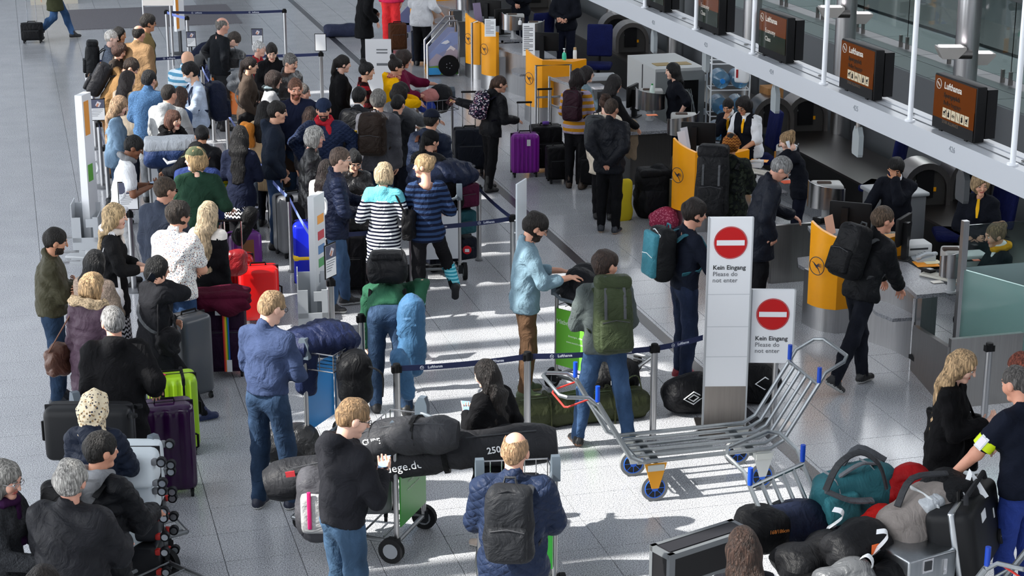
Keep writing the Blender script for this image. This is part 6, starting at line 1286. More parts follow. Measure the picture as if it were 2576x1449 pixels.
pp('denim', 311, 245, 1.68, 12, 'woman with long light brown hair in a pale denim jacket', g='f', skin=FAIR, hair=('long', 'a37e56', .40), top=T('5a7b98', 'denim', col='collar', hem=.76, o=.028), legs=JD, arms=('belly', 'belly'), head=(-6, 24))
pp('auburn', 437, 280, 1.62, 318, 'auburn haired woman with sunglasses on her head and a black fur collar', g='f', skin='e0b096', hair=('bob', '5a3220', .1, .05), top=T('101013', hem=.6, o=.036, col='fur', furc='121214'), legs=BK, arms=('belly', 'belly'), head=(8, 4))
pp('phone', 349, 347, 1.74, 16, 'man in a white t-shirt with a grey scarf looking at his phone', skin=BR, hair=('short', '0e0d0d'), top=T('e0e2e6', slv='short', hem=.78, o=.020), legs=dict(c='b4b6b8'), arms=('phone', 'phone'), head=(-8, 24), lean=9, extras=(('scarf', '84868a', 'cloth'),))
pp('bun', 507, 318, 1.66, 100, 'woman with a black bun in a black jacket leaning over the luggage', g='f', skin=TAN, hair=('bun', '101012', .1, .06, .0), top=T('15161b', 'nylon', hem=.74, o=.03), legs=BK, lean=22, arms=((.36, .30, -.12), 'front'), extras=(('sash', '4a2c20', -1),))
pp('cap2', 494, 360, 1.72, 95, 'person in a black cap and blue jacket behind the green cap', skin=LT, hair=('short', '1a1614'), top=T('1c3470', hem=.76, o=.03), legs=NV, hat=('cap', '17181a', 0), lean=8)
pp('cap', 487, 373, 1.76, 94, 'long blond haired man in an olive cap and dark green jumper', skin=FAIR, hair=('bob', 'c0995a', .1, .05), top=T('153a28', slv='mid', hem=.80, o=.026), legs=NV, arms=('belly', (.22, .12, -.34)), head=(72, 8), hat=('cap', '4d5440', 0), fat=1.06)
pp('skirt', 605, 318, 1.66, 84, 'woman with long black hair, navy top and black and white patterned skirt', g='f', skin=BR, hair=('long', '121012', .44), top=T('141c34', hem=.62, o=.02), legs=BK, arms=('belly', 'belly'), head=(-4, 12))
pp('suit', 421, 448, 1.78, 62, 'man in a slate blue suit jacket and sunglasses', skin='cf9c84', hair=('short', '4a3a2a'), top=T('333c4e', col='collar', hem=.70, o=.03), legs=dict(c='333c4e'), arms=('down', 'belly'), head=(-26, 12), glasses='sun', fat=1.06)
# middle group
pp('brownc', 633, 145, 1.66, 8, 'woman with a dark ponytail in a long brown coat', g='f', skin='dcae92', hair=('pony', '241613', .32), top=T('4b4038', hem=.42, o=.034, col='collar'), legs=BK, arms=('front', 'pocket'), extras=(('sash', '2a2422', 1),))
pp('short', 655, 105, 1.58, 352, 'elderly woman with short white hair and a red top', g='f', skin='d6a894', hair=('crop', 'c9c9c8'), top=T('9a2028', hem=.8, o=.024), legs=NV)
pp('cross', 683, 115, 1.70, 278, 'young woman in a black hooded top with a pale strap, looking down', g='f', skin='e4b8a0', hair=('bun', '1e1614', .1, .055), top=T('101014', col='hood', hem=.78, o=.03), legs=NV, head=(0, 24), arms=('belly', 'belly'), extras=(('sash', 'd8c4c8', -1),))
pp('must', 735, 138, 1.76, 325, 'grey haired man with a moustache in a dark jacket', skin='cfa088', hair=('short', '6f6c68'), beard=('mustache', '4a4744'), top=T('1e1e20', 'leather', col='collar', hem=.74, o=.034), legs=NV, head=(0, 14), fat=1.08)
pp('scarf', 694, 180, 1.66, 12, 'brown haired woman with glasses and a grey checked scarf', g='f', skin=FAIR, hair=('bob', '35241e'), top=T('9c9da0', hem=.6, o=.034), legs=NV, glasses=True, head=(0, 12), extras=(('scarf', '6d7a80', 'plaid', .3), ('sash', '2a1a1a', 1)))
pp('beard', 743, 200, 1.86, 282, 'tall red bearded man in a navy jumper', skin='dca288', hair=('crop', '7c4c30'), beard=('full', '8a4822'), top=T('131c38', hem=.84, o=.028, fold=.007), legs=JD, arms=('down', 'down'), head=(2, 8), fat=1.2)
pp('behind', 764, 212, 1.66, 350, 'grey haired person hidden behind the red bearded man', skin='d09a84', hair=('short', '6a625c'), top=T('2a2a2c'), legs=NV)
pp('navyh', 702, 257, 1.80, 8, 'young dark haired man in a dark blue hooded top and jeans', skin='d9a88c', hair=('short', '17110e'), top=T('1a2536', col='hood', hem=.80, o=.028), legs=dict(c='2c4f7c', kind='denim'), arms=('pocket', 'pocket'), head=(-4, 8))
pp('beige', 668, 256, 1.60, 66, 'black haired woman in a beige coat with an orange and pink bag', g='f', skin=LT, hair=('long', '0f0e10', .30), top=T('b49a78', hem=.55, o=.03), legs=NV, arms=('belly', 'belly'))
pp('fcap', 813, 253, 1.78, 272, 'man in a navy cap and navy quilted jacket with a red and white scarf', skin='cf9880', hair=('crop', '1c1613'), beard=('full', '3a2a22'), top=T('1a2c50', 'quilt', hem=.74, o=.036, sc=1.2), legs=NV, arms=('hip', 'hip'), head=(0, 8), hat=('cap', '182844', 0), fat=1.14, extras=(('scarf', 'b42432', 'cloth', .22),))
pp('brownh', 780, 270, 1.55, 90, 'brown haired head between the bearded man and the man in the cap', g='f', hair=('long', '3e2820', .25), top=T('2a2a30'), legs=NV)
pp('leather', 797, 320, 1.70, 6, 'silver haired person with glasses in a shiny black leather jacket', skin='dba896', hair=('bob', 'aaa8a2', .1, .07), top=T('191a1d', 'leather', hem=.74, o=.032, fold=.009), legs=dict(c='3a3838'), arms=('pocket', 'down'), glasses='steel', head=(-2, 8))
pp('navyq', 861, 373, 1.79, 10, 'man with glasses in a navy quilted jacket and jeans beside the blue suitcase', skin=FAIR, hair=('crop', '6a5446'), top=T('18233f', 'quilt', col='collar', hem=.74, o=.032), legs=dict(c='38608c', kind='denim'), shoes=('2a2a2d', 'c8c8c6'), arms=('front', 'belly'), head=(-4, 8), glasses='steel', feet=((.10, .13), (-.08, -.13)))
pp('down', 894, 388, 1.62, 286, 'black haired woman looking down behind the man in the quilted jacket', g='f', skin='dcae94', hair=('bun', '101012', .1, .055), top=T('121216', 'leather', hem=.7), legs=BK, head=(0, 30), arms=('phone', 'phone'))
pp('whitec', 824, 403, 1.50, 62, 'woman with long dark brown hair in a white coat', g='f', skin=LT, hair=('long', '241816', .34), top=T('e6e2da', hem=.50, o=.032), legs=BK, arms=('belly', 'belly'))
pp('dress', 968, 410, 1.66, 82, 'woman with a blond bob in a black and white striped dress with turquoise shoulders', g='f', skin=FAIR, hair=('bob', 'd2b484', .1, .06), top=dict(c='e8ecee', kind='stripes', c2='14182c', sc=26, slv='mid', hem=.50, o=.022, yoke=('3fc0d0', .055), name='striped_dress'), legs=BK, shoes=SH, arms=((.16, .16, -.28), (.22, .05, -.26)), head=(-10, 10))
pp('stripe', 1063, 390, 1.74, 104, 'blond woman with a bun in a navy striped top, one foot on a trolley', g='f', skin='e3b096', hair=('bun', 'c49c62', .1, .06, .06), top=T('12182c', 'stripes', c2='2c4064', sc=17, col='wide', hem=.76, o=.02), legs=BK, shoes=SH, arms=('front', (.22, .08, -.30)), head=(62, 6), feet=((-.05, .10), (.18, -.34, .16)))
pp('longc', 866, 140, 1.70, 18, 'dark haired woman in a long black coat beside the sunny floor', g='f', skin='e3b8a4', hair=('pony', '17110f', .2), top=T('0e0e11', hem=.30, o=.038, col='collar'), legs=BK, arms=('down', 'pocket'), fat=1.1)
pp('plaid', 926, 158, 1.68, 10, 'woman with a black topknot in a red and black plaid shirt', g='f', skin='d8a68a', hair=('topbun', '0e0d10', .1, .06), top=T('8c1420', 'plaid', col='collar', hem=.76, o=.024), legs=BK, arms=('belly', 'belly'))
pp('yellow', 1000, 148, 1.68, 10, 'woman with a dark topknot, glasses and a bright yellow coat', g='f', skin=LT, hair=('topbun', '1c1210', .1, .06), top=T('f0b400', hem=.5, o=.034, col='hood'), legs=BK, arms=('front', 'front'), glasses=True, extras=(('scarf', 'b87060', 'floral', .2, ['e8c8b0', '7a2a2a']),))
pp('maroon', 1020, 130, 1.68, 2, 'woman with curly brown hair in a maroon blouse pushing a trolley', g='f', skin='d9a48c', hair=('curly', '2e1e18'), top=T('6a1438', slv='mid', hem=.78, o=.03), legs=BK, arms=('reach', 'front'), head=(0, 12), fat=1.06)
pp('suitb', 918, 182, 1.80, 20, 'grey haired man in a black suit with his hand on a suitcase', at='feet', skin='cf9c88', hair=('short', '8a8784'), top=T('101114', col='collar', hem=.62, o=.034), legs=dict(c='121316'), arms=('belly', (.16, .05, -.42)), head=(0, 30), lean=8)
pp('red', 985, 118, 1.74, 84, 'person in a pink top and bright red trousers, cut by the top', g='f', at='feet', top=T('e0305a', hem=.82, o=.024), legs=dict(c='ee3a3e', w=1.7), hair=('short', '3a2a20'))
pp('whitet', 1062, 166, 1.72, 78, 'person in a white top and black trousers at the far counter, cut by the top', g='f', at='feet', top=T('d8dade', hem=.70, o=.03, slv='mid'), legs=BK, arms=('front', (.1, .2, -.40)), fat=1.15)
pp('wcollar', 906, 220, 1.74, 76, 'black haired man in a grey suit with a white shirt collar and black backpack', skin='d6a486', hair=('short', '0c0c0e'), top=T('2c2e34', hem=.74, o=.03, yoke=('2c2e34', .9), col='collar'), legs=NV, head=(-8, 8), extras=(('shirtfront', 'e8e8ea'),))
pp('greyp', 953, 228, 1.80, 80, 'man with thick grey hair in a dark grey puffer jacket with a brown backpack', skin=LT, hair=('thick', '7c7872'), top=puff('4a4b53', hem=.74, col='collar'), legs=JD, arms=('down', 'down'), fat=1.12)
pp('dpuff', 1004, 240, 1.62, 72, 'black haired man in a dark puffer jacket with a flat black backpack', skin=LT, hair=('short', '0d0d10'), top=puff('22252b', hem=.74, col='collar'), legs=NV, head=(-8, 10))
pp('gpuff', 1013, 212, 1.68, 38, 'dark haired person in a grey puffer jacket holding a trolley handle', skin=LT, hair=('curly', '1c1412'), top=puff('55585e', hem=.74), legs=NV, arms=('front', 'reach'), head=(0, 16))
pp('navyp', 1088, 277, 1.74, 66, 'man in a navy cap and navy puffer jacket with a brown bag strap', skin='cf9c80', hair=('crop', '16130f'), top=puff('18243c', hem=.70, col='hood'), legs=NV, hat=('cap', '131a2c', 0), fat=1.14)
pp('beanie', 1087, 330, 1.64, 60, 'person in a black hat and black quilted jacket behind the blond bun', g='f', skin=LT, hair=('pony', '101012', .2), top=T('17181b', 'quilt', hem=.72, o=.04), legs=BK, hat=('beanie', '131315'), head=(-20, 8))
pp('girl', 1262, 192, 1.58, 34, 'girl in a black jacket with a patterned backpack holding out her passport', g='f', skin=LT, hair=('pony', '4a3020', .25), top=T('15161b', 'nylon', hem=.78, o=.034, col='hood'), legs=dict(c='121216'), shoes=('17171a', '1c1c1f', 1), arms=((-.30, .36, -.16), (.30, .04, -.24)), lean=12, head=(-22, 6), feet=((.02, .10), (-.10, -.10)))
# counter area
pp('ystripe', 1454, 178, 1.62, 74, 'woman with dark hair in a mustard striped jumper with a maroon backpack', g='f', skin=LT, hair=('curly', '1c0f10', .34), top=T('bd8420', 'stripes', c2='a89ab0', sc=11, hem=.78, o=.024), legs=BK, shoes=('3a2c22', '2a2422', 1), arms=('belly', 'belly'))
pp('glass', 1480, 168, 1.56, 12, 'dark haired woman with glasses in a grey blue denim jacket', g='f', skin=FAIR, hair=('long', '1d1416', .26), top=T('66808c', 'denim', hem=.74, o=.03, col='collar'), legs=BK, arms=('belly', 'phone'), glasses=True, fat=1.1)
pp('writer', 1551, 190, 1.66, 34, 'girl with long dark hair in black writing at the counter', g='f', skin=LT, hair=('long', '140e10', .44), top=T('121215', hem=.74, o=.026), legs=BK, arms=('front', (.42, .02, -.30)), lean=12)
pp('creamb', 1525, 237, 1.62, 80, 'woman with a brown bun in a cream top with a grey backpack', g='f', skin=FAIR, hair=('bun', '4a3022', .1, .06, .09), top=T('d2c6b4', hem=.66, o=.028), legs=BK, head=(-6, 6))
pp('hands', 1541, 250, 1.68, 76, 'man in a black puffer jacket with his hands clasped behind his back', skin='cf987e', hair=('crop', '4a3a2e'), top=puff('14171f', hem=.74, col='collar'), legs=dict(c='0f1014'), shoes=('1c2430', 'b89c84'), arms=('back', 'back'), head=(-20, 8), extras=())
pp('wrap', 1842, 340, 1.70, 76, 'traveller in an orange head wrap and camouflage jacket with a huge black rucksack', g='f', skin=TAN, hair=('bun', '17120f', .1, .06, .1), top=T('262c24', 'camo', c2='14181a', hem=.70, o=.045, ring=(.09, .012), col='hood'), legs=dict(c='1c1c1a'), hat=('wrap', 'a06a30', 0, mat('a06a30', 'zig', c2='6a3a1c', sc_=30)), arms=('front', 'front'))
pp('old', 1984, 403, 1.76, 6, 'grey haired man with glasses in a long dark navy coat at the counter', skin='cf9c86', hair=('short', '8c8c8c'), top=T('151b28', 'nylon', hem=.62, o=.036, col='collar'), legs=dict(c='121318'), arms=('front', 'pocket'), head=(-4, 34), lean=12, glasses='steel')
UN = dict(c='11162a')
UNI = lambda **k: dict(c='10141f', kind='cloth', hem=.76, o=.026, **k)
pp('vest2', 1866, 250, 1.56, 232, 'dark curly haired agent with glasses in a navy vest and white sleeves', g='f', skin=TAN, hair=('curly', '171010', .33), top=UNI(slv='elbow', slc='dfe2e8', col='collar'), legs=UN, arms=('front', 'front'), lean=14, head=(0, 20), glasses=True, extras=(('shirtfront', 'eceef0'), ('tie', 'f0ac10')), fat=1.1)
pp('mouth', 1829, 253, 1.44, 242, 'dark haired agent with her hand at her mouth', g='f', skin=TAN, hair=('bun', '120e10', .1, .058, -.02), top=UNI(col='collar'), legs=UN, arms=('front', 'mouth'), lean=14, head=(0, 20), extras=(('shirtfront', 'eceef0'), ('tie', 'f0ac10')))
pp('lagent', 1689, 160, 1.57, 192, 'agent with long straight black hair in navy behind the counter', g='f', skin=FAIR, hair=('long', '0c0c0e', .46), top=UNI(slv='elbow'), legs=UN, arms=('hip', 'hip'))
pp('call', 1972, 335, 1.52, 176, 'blond agent with a loose bun talking on a white telephone', g='f', skin=FAIR, hair=('bun', 'a8824e', .1, .06, .08), top=UNI(col='collar'), legs=UN, arms=('ear', 'front'), lean=14, head=(0, 16), extras=(('shirtfront', 'dfe2e8'),))
pp('face', 2254, 405, 1.60, 246, 'agent in a dark suit and tie covering his face with his hand', skin=TAN, hair=('thick', '120f10'), top=T('131722', col='collar', hem=.72, o=.030), legs=UN, arms=((.20, -.15, .145), (.34, .18, -.36)), head=(6, 20), lean=8, extras=(('shirtfront', 'e6e8ec'), ('tie', '141a2c')))
pp('bcurl', 2470, 440, 1.60, 250, 'agent with curly blond hair and a white and yellow neck scarf', g='f', skin='dca88c', hair=('curly', 'b08e5c', .3, .058), top=UNI(), legs=UN, arms=('belly', 'belly'), head=(20, 12), extras=(('tie', 'e8b020'),))
pp('seated', 2497, 565, 1.68, 186, 'seated blond agent with a bun and a yellow scarf behind the glass partition', g='f', skin='dba58a', hair=('bun', '8c6a42', .1, .06, .08), top=UNI(col='collar'), legs=UN, arms=('front', 'front'), head=(0, 16), crouch=.40, extras=(('shirtfront', 'e4e6ea'), ('scarf', 'd89a10')))
c = PX(1310, 40, 9.35); pp('ysc', c.x, c.y, 1.70, 244, 'agent with a yellow neck scarf at the far counter, cut by the top', g='f', at='xy', skin=LT, hair=('bun', '17120f'), top=UNI(col='collar'), legs=UN, arms=('phone', 'belly'), extras=(('shirtfront', 'e4e6ea'), ('tie', 'f0a810')))
c = PX(1425, 40, 9.6); pp('clasp', c.x, c.y, 1.78, 250, 'agent in a dark uniform with clasped hands beside the far baggage arch', at='xy', skin=LT, hair=('short', '1c1714'), top=UNI(col='collar'), legs=UN, arms=('belly', 'belly'))
# ---------------------------------------------------------------- worn and held things
BP = backpack
BP(Q['quilt'], 'dark grey backpack on the navy quilted jacket at the bottom', '25272b', .31, .50, .17, strapc='3a3d42'); BP(Q['green'], 'big olive green backpack with straps on the man in jeans', '37402c', .34, .60, .20, strapc='2c3424', up=-.05, side=-.02, tall=True); BP(Q['teal'], 'turquoise and black backpack with white piping', '17191c', .32, .50, .19, pocket='0f7f92', strapc='0f6f80', trim='dfe6e8', up=-.02, pkh=.84)
BP(Q['desk'], 'black backpack on the man leaning on the nearest counter', '141518', .35, .52, .20, strapc='4a4d50'); BP(Q['bend'], 'black backpack with white and red cords on the bending man', '17181b', .36, .50, .22, up=-.04, trim='c8ccd0', strapc='1a1a1d'); BP(Q['wrap'], 'huge black hiking rucksack with grey straps', '1a1b1e', .38, .74, .27, tall=True, up=-.05, side=.16)
BP(Q['greyp'], 'dark brown backpack on the grey puffer jacket', '2a211c', .34, .52, .20, strapc='3a302a'); BP(Q['dpuff'], 'flat black backpack on the dark puffer jacket', '24272b', .30, .46, .14, strapc='2c2f33'); BP(Q['wcollar'], 'black backpack on the man with the white shirt collar', '17181b', .30, .44, .16)
BP(Q['girl'], 'dark backpack with a pale feather pattern', '1d1a2c', .28, .42, .16, kind='leaf', c2=['d9cfd6', 'b07a8a', 'e8e2e0', '5a4a68']); BP(Q['ystripe'], 'maroon backpack with a small cream label', '2c1620', .30, .46, .16, strapc='30181f'); BP(Q['creamb'], 'grey backpack on the woman in the cream top', '3c4044', .30, .46, .18, side=.10)
BP(Q['mask'], 'large navy backpack on the man with the face mask', '131c34', .34, .54, .22, up=-.10, strapc='1c2a4a'); BP(Q['stoop'], 'dark canvas backpack with a tan cord on the stooping man', '26262a', .32, .48, .20, trim='b07a4a'); BP(Q['spiky'], 'small black backpack on the spiky haired man', '17181a', .26, .42, .14, side=.12)
BP(Q['white'], 'black hiking backpack behind the white haired woman in the blue jumper', '1b1d20', .30, .50, .20, tall=True); BP(Q['navyp'], 'narrow brown leather bag on the back of the navy puffer jacket', '4a2c20', .16, .42, .10, side=-.12, strapc='4a2c20')
phone_in(Q['hood'], 1, 'phone held by the man in the charcoal hooded jacket'); phone_in(Q['coat'], 0, 'pink phone held by the woman in the long black coat', 'c89aa0'); phone_in(Q['phone'], 1, 'phone held by the man in the white t-shirt'); phone_in(Q['cape'], 1, 'phone at the ear of the person in the black cape')
p = whand(Q['girl'], 0, .12); b = MB(); b.box((0, 0, 0), (.09, .012, .125)); o = b.build('passport', mat('3a1620', 'plain', .5), None, False); o.location = p; o.rotation_euler = (.4, .6, IA(0)); tag(o, 'dark red passport in the hand of the girl with the patterned backpack', 'passport'); b = MB(); b.box((0, -.007, .02), (.04, .002, .04)); b.build('crest', mat('b09a5a', 'plain'), o, False)
p = whand(Q['blond'], 1, .10); t = thing('bottle', 'clear water bottle with a blue cap in the hands of the blond woman', 'bottle', p-Vector((0, 0, .06))); b = MB(); b.lathe([(.03, 0), (.034, .03), (.032, .13), (.013, .18), (.013, .2)], n=14); b.build('bottle_body', mat('bcd4e4', 'plain', .08, trans=.8), t); b = MB(); b.lathe([(.016, .195), (.016, .22)], n=10); b.build('cap', mat('3a8ad8', 'plain'), t)
p = whand(Q['call'], 0, .06); t = thing('telephone_receiver', 'white telephone receiver at the ear of the blond agent', 'phone', p); t.rotation_euler = (0, .5, IA(200)); b = MB(); b.tube([(0, -.02, -.10), (.02, 0, -.04), (.02, 0, .04), (0, -.02, .10)], [.022, .016, .016, .024], 8); b.build('handset', mat('dfe3ea', 'plain', .35), t)
k = Q['greyp']; M_ = wpt(k, Vector(k['k'].chest)-Vector(k['k'].F)*.24+Vector(k['k'].L)*.21-Vector((0, 0, .20))); t = thing('bottle', 'green water bottle with a yellow cap in the side pocket of the brown backpack', 'bottle', M_); b = MB(); b.lathe([(.03, 0), (.034, .02), (.034, .14), (.014, .19), (.014, .2)], n=14); b.build('bottle_body', mat('5fae98', 'plain', .1, trans=.6), t); b = MB(); b.lathe([(.018, .195), (.018, .225)], n=10); b.build('cap', mat('e8b810', 'plain'), t)
# shoulder bags and held coats
def hang(ctx, off, size, col, lb, cat='bag', nm='shoulder_bag', strap=True, kind='nylon', yaw=0, c2=None, strapc=None, amp=.012):
    k = ctx['k']; p = wpt(ctx, Vector(k.hip)+Vector(off)); M_ = TR(*p) @ RZ(ctx['body'].rotation_euler.z+yaw) @ TR(0, 0, -size[2]/2)
    top = wpt(ctx, Vector(k.sh)+Vector(k.L)*(.13 if off[1] > 0 else -.13)+Vector((0, 0, .055))); inv = M_.inverted(); tp = inv @ top
    st = [([(-size[0]*.4, 0, size[2]*.9), (tp.x-.03, tp.y, tp.z-.02), (tp.x, tp.y, tp.z), (tp.x+.03, tp.y, tp.z-.02), (size[0]*.4, 0, size[2]*.9)], .014, strapc or col)] if strap else []
    return soft(nm, M_, size, col, lb, cat, kind, min(size)*.4, 0, amp, 14, 1.3, st, c2=c2)
hang(Q['dress'], (-.05, -.30, .15), (.34, .12, .30), '131316', 'black shoulder bag on the striped dress'); hang(Q['long'], (.02, .30, -.05), (.40, .08, .46), '0c0c0e', 'large black tote bag of the long blond woman', 'bag', 'tote_bag'); hang(Q['cape'], (.0, -.26, .02), (.24, .10, .22), '16161a', 'small black bag at the hip of the person in the cape')
hang(Q['furry'], (-.1, .30, -.02), (.30, .12, .26), '5a3a2c', 'brown leather shoulder bag beside the plum puffer jacket', kind='leather'); hang(Q['blond'], (-.05, -.26, -.12), (.34, .10, .32), 'e0e0e4', 'black and white zigzag bag of the blond woman with the fringe', kind='zig', c2='17171b'); hang(Q['beige'], (-.16, .16, .38), (.26, .14, .30), 'e8923c', 'orange and pink bag on the woman in beige', strap=False); hang(Q['phone'], (-.02, .24, -.06), (.30, .10, .24), '2c2f33', 'dark messenger bag of the man in the white t-shirt'); hang(Q['brownc'], (.0, -.24, -.1), (.26, .12, .24), '141416', 'black bag of the woman in the brown coat', strap=False)
k = Q['bend']; p = P(1032, 812, .95); soft('jacket', TR(p.x, p.y, .50) @ RZ(IA(15)), (.24, .24, .66), '2c6590', 'light blue puffer jacket hanging over the arm of the bending man', 'jacket', 'nylon', .10, .08, .014, 9, .7, ring=(2, .065))
p = P(1025, 905, .72); soft('jacket_sleeve', TR(p.x-.02, p.y-.06, .40) @ RZ(IA(15)) @ RY(-.2), (.15, .15, .44), '2f6a98', 'blue puffer sleeve hanging below the light blue jacket', 'jacket', 'nylon', .07, .05, .012, 10, .2, ring=(2, .06))
M_ = MX(715, 470, .45, .1); soft('jacket', M_, (.25, .3, .55), '3a2c24', 'brown puffer coat held beside the man in the dark blue hooded top', 'jacket', amp=.03)
M_ = MX(1585, 400, .35, .2); soft('jacket', M_, (.16, .2, .55), '8c7a66', 'beige coat hanging between the cream top and the counter', 'jacket', 'cloth', amp=.02)
# patterned skirts: garments of their own
for key, px, col, c2, kind, z0, z1, lb in (('skirt', 0, 'dfe0e2', '17171b', 'zig', .62, .80, 's'), ('blond', 0, '1a1a1e', 'c8c8cc', 'zig', .34, .62, 'b')):
    c_ = Q[key]; k = c_['k']; S = SDF((-.4, -.4, z0-.1), (.4, .4, z1+.2), .016); S.cap((k.hip[0], 0, z1), (k.hip[0]*.5, 0, z0-.02), .205, .215, .02, (0, 1., 0), .15, .165); S.plane((0, 0, z0), (0, 0, -1)); S.plane((0, 0, z1), (0, 0, 1)); p_, q_ = S.mesh(); qmesh('skirt', [(p_, q_, 0)], [mat(col, kind, c2=c2, sc_=22)], c_['body'], c_['s'])
# socks of the striped woman
c_ = Q['stripe']
for i in (0, 1):
    h_, kn, an = c_['k'].leg[i]; b = MB(); b.tube([tuple(kn*(1-t)+an*t) for t in (.42, .6, .8, 1.0)], [.074, .070, .062, .056], 14); b.xf(Matrix.Scale(c_['s'], 4)); b.build('striped_sock', mat('2f9ab0', 'stripes', c2='8fdce8', sc_=26), c_['body'])
# ---------------------------------------------------------------- suitcases standing on the floor
S_ = suitcase
S_(83, 107, .42, .24, .34, .1, 'black cabin bag with grey stripes pulled by the walker', '17181b', 'soft', .62)
S_(1320, 442, .40, .26, .56, .10, 'bright purple hard suitcase beside the girl with the patterned backpack', '7d1590', 'hard', .42, ribs=7, tagc='dfe0e2'); t = S_(1372, 428, .44, .30, .60, .15, 'black fabric suitcase with a purple ribbon on its handle', '161619', 'soft', .5); b = MB(); b.rbox((0, 0, .685), (.10, .05, .05), .02); b.build('ribbon', mat('6a3aa8', 'cloth'), t)
S_(1404, 458, .34, .24, .46, .2, 'small black fabric suitcase in front of the purple ribbon one', '141417', 'soft', .0); S_(1482, 472, .36, .24, .62, .1, 'upright black fabric suitcase behind the man with clasped hands', '131316', 'soft', .3)
S_(1182, 432, .44, .28, .58, .12, 'dark navy fabric suitcase with raised handle left of the girl with the patterned backpack', '141a26', 'soft', .50); S_(795, 722, .48, .28, .72, .12, 'glossy blue suitcase with a yellow band', '0a20c0', 'hard', .0, band=('f2c81e', .45, .13))
S_(655, 812, .42, .27, .58, .15, 'bright red hard suitcase with a black zip, front one', 'd81414', 'hard', .0); S_(594, 785, .42, .27, .60, .1, 'bright red ribbed suitcase with raised handle behind the front red one', 'cc1616', 'hard', .35, ribs=9); S_(618, 728, .36, .28, .62, .5, 'purple suitcase with a bronze side panel', '6c2a80', 'hard', .0, stripe2='7a4e22')
t = S_(562, 938, .48, .30, .70, .08, 'dark plum fabric suitcase with a rainbow strap', '2c1030', 'soft', .0); b = MB()
for i, cc in enumerate(('d02030', 'f08020', 'f0d020', '30a040', '2060c0')): b.box((.06+.012*(i-2), -.19, .42), (.012, .012, .68), i)
b.build('rainbow_strap', [mat(x, 'plain', .6) for x in ('d02030', 'f08020', 'f0d020', '30a040', '2060c0')], t, False); b = MB(); b.box((.0, -.195, .70), (.07, .006, .09)); b.build('paper_tag', WHITE, t, False); b = MB(); b.box((.08, -.2, .14), (.05, .006, .12)); b.build('paper_tag', WHITE, t, False)
S_(486, 1000, .34, .30, .78, .75, 'tall dark grey hard suitcase behind the stretched leg', '4e5156', 'hard', .0); t = S_(442, 1135, .42, .32, .66, .25, 'lime green hard suitcase with black straps', '9cc814', 'hard', .0, ribs=6, rough=.4); b = MB()
for q in (-.09, .09): b.rbox((q, 0, .385), (.03, .335, .675), .01)
b.build('black_strap', mat('131316', 'nylon'), t, False)
b = MB(); b.box((-.12, -.05, .725), (.14, .05, .006), 0, RZ(.5)); b.build('pink_tag', mat('e8206a', 'plain'), t, False)
S_(426, 1238, .46, .32, .74, .25, 'glossy dark purple hard suitcase in front of the lime green one', '2e0c38', 'hard', .0, ribs=4, rough=.18); S_(740, 640, .42, .32, .70, .55, 'silver and black suitcase behind the barrier post', '85878b', 'hard', .0, stripe2='1a1a1d'); S_(872, 735, .44, .28, .62, .1, 'black suitcase with raised handle behind the striped dress', '131318', 'soft', .38)
t = S_(606, 600, .42, .30, .70, .3, 'grey suitcase wrapped in shiny clear film', '5c666e', 'hard', .0, rough=.15); b = MB(); b.rbox((0, 0, .41), (.445, .325, .735), .07, 0, None, 3, lambda V: V*(1+.012*np.sin(40*V[:, 2:3]+12*V[:, 0:1])), 2); b.build('plastic_film', mat('c9d4dc', 'wrap', .08, trans=.85), t)
S_(572, 640, .36, .26, .62, .3, 'black suitcase with tall black handle beside the dark green jumper', '17181a', 'soft', .40); S_(982, 262, .44, .26, .72, .08, 'dark grey suitcase with a red tag under the hand of the man in the suit', '23262c', 'soft', .0, tagc='d83040'); S_(527, 272, .46, .30, .66, .1, 'navy suitcase beside the navy backpack', '162040', 'soft', .2)
S_(1060, 160, .36, .26, .56, .1, 'dark blue suitcase with raised handle beside the person in the white top', '17233a', 'soft', .55); S_(1001, 130, .34, .26, .5, .2, 'brown suitcase behind the man in the black suit', '4a2c1a', 'soft', .0); S_(858, 520, .4, .26, .62, .1, 'pale ribbed suitcase left of the man in the grey suit', 'b9bcc0', 'hard', .0, ribs=9) if False else None
S_(545, 800, .34, .24, .55, .1, 'small black suitcase with tall black handle behind the floral shirt', '17181a', 'soft', .45)
soft('plastic_bag', MX(585, 475, .80, .2), (.34, .22, .26), 'c8b81e', 'yellow and green plastic shopping bag on the wrapped suitcase', 'bag', 'floral', .08, .0, .02, 18, .5, c2=['4aa83a', 'd8602a', 'e8c820']); soft('shoulder_bag', MX(594, 610, .62, .4, RY(.5)), (.16, .16, .42), '17181a', 'black bag slung over the purple and bronze suitcase', 'bag', amp=.015); soft('handbag', MX(585, 690, .62, .2), (.28, .16, .24), '8a1018', 'dark red leather handbag on the red suitcase', 'bag', 'leather', .07, 0, .014)
soft('jacket', MX(565, 775, .70, .1), (.52, .36, .17), '4a0f26', 'maroon fleece jacket thrown over the dark plum suitcase', 'jacket', 'cloth', .07, .05, .028, 11, 1.0); soft('ski_bag', MX(872, 92, .0, .15), (.95, .26, .26), '2c3450', 'long navy bag with a patterned end lying on the far floor', 'bag', amp=.01, parts=(('pocket', (.40, 0, .13), (.3, .28, .28), '8a7a8a'),))
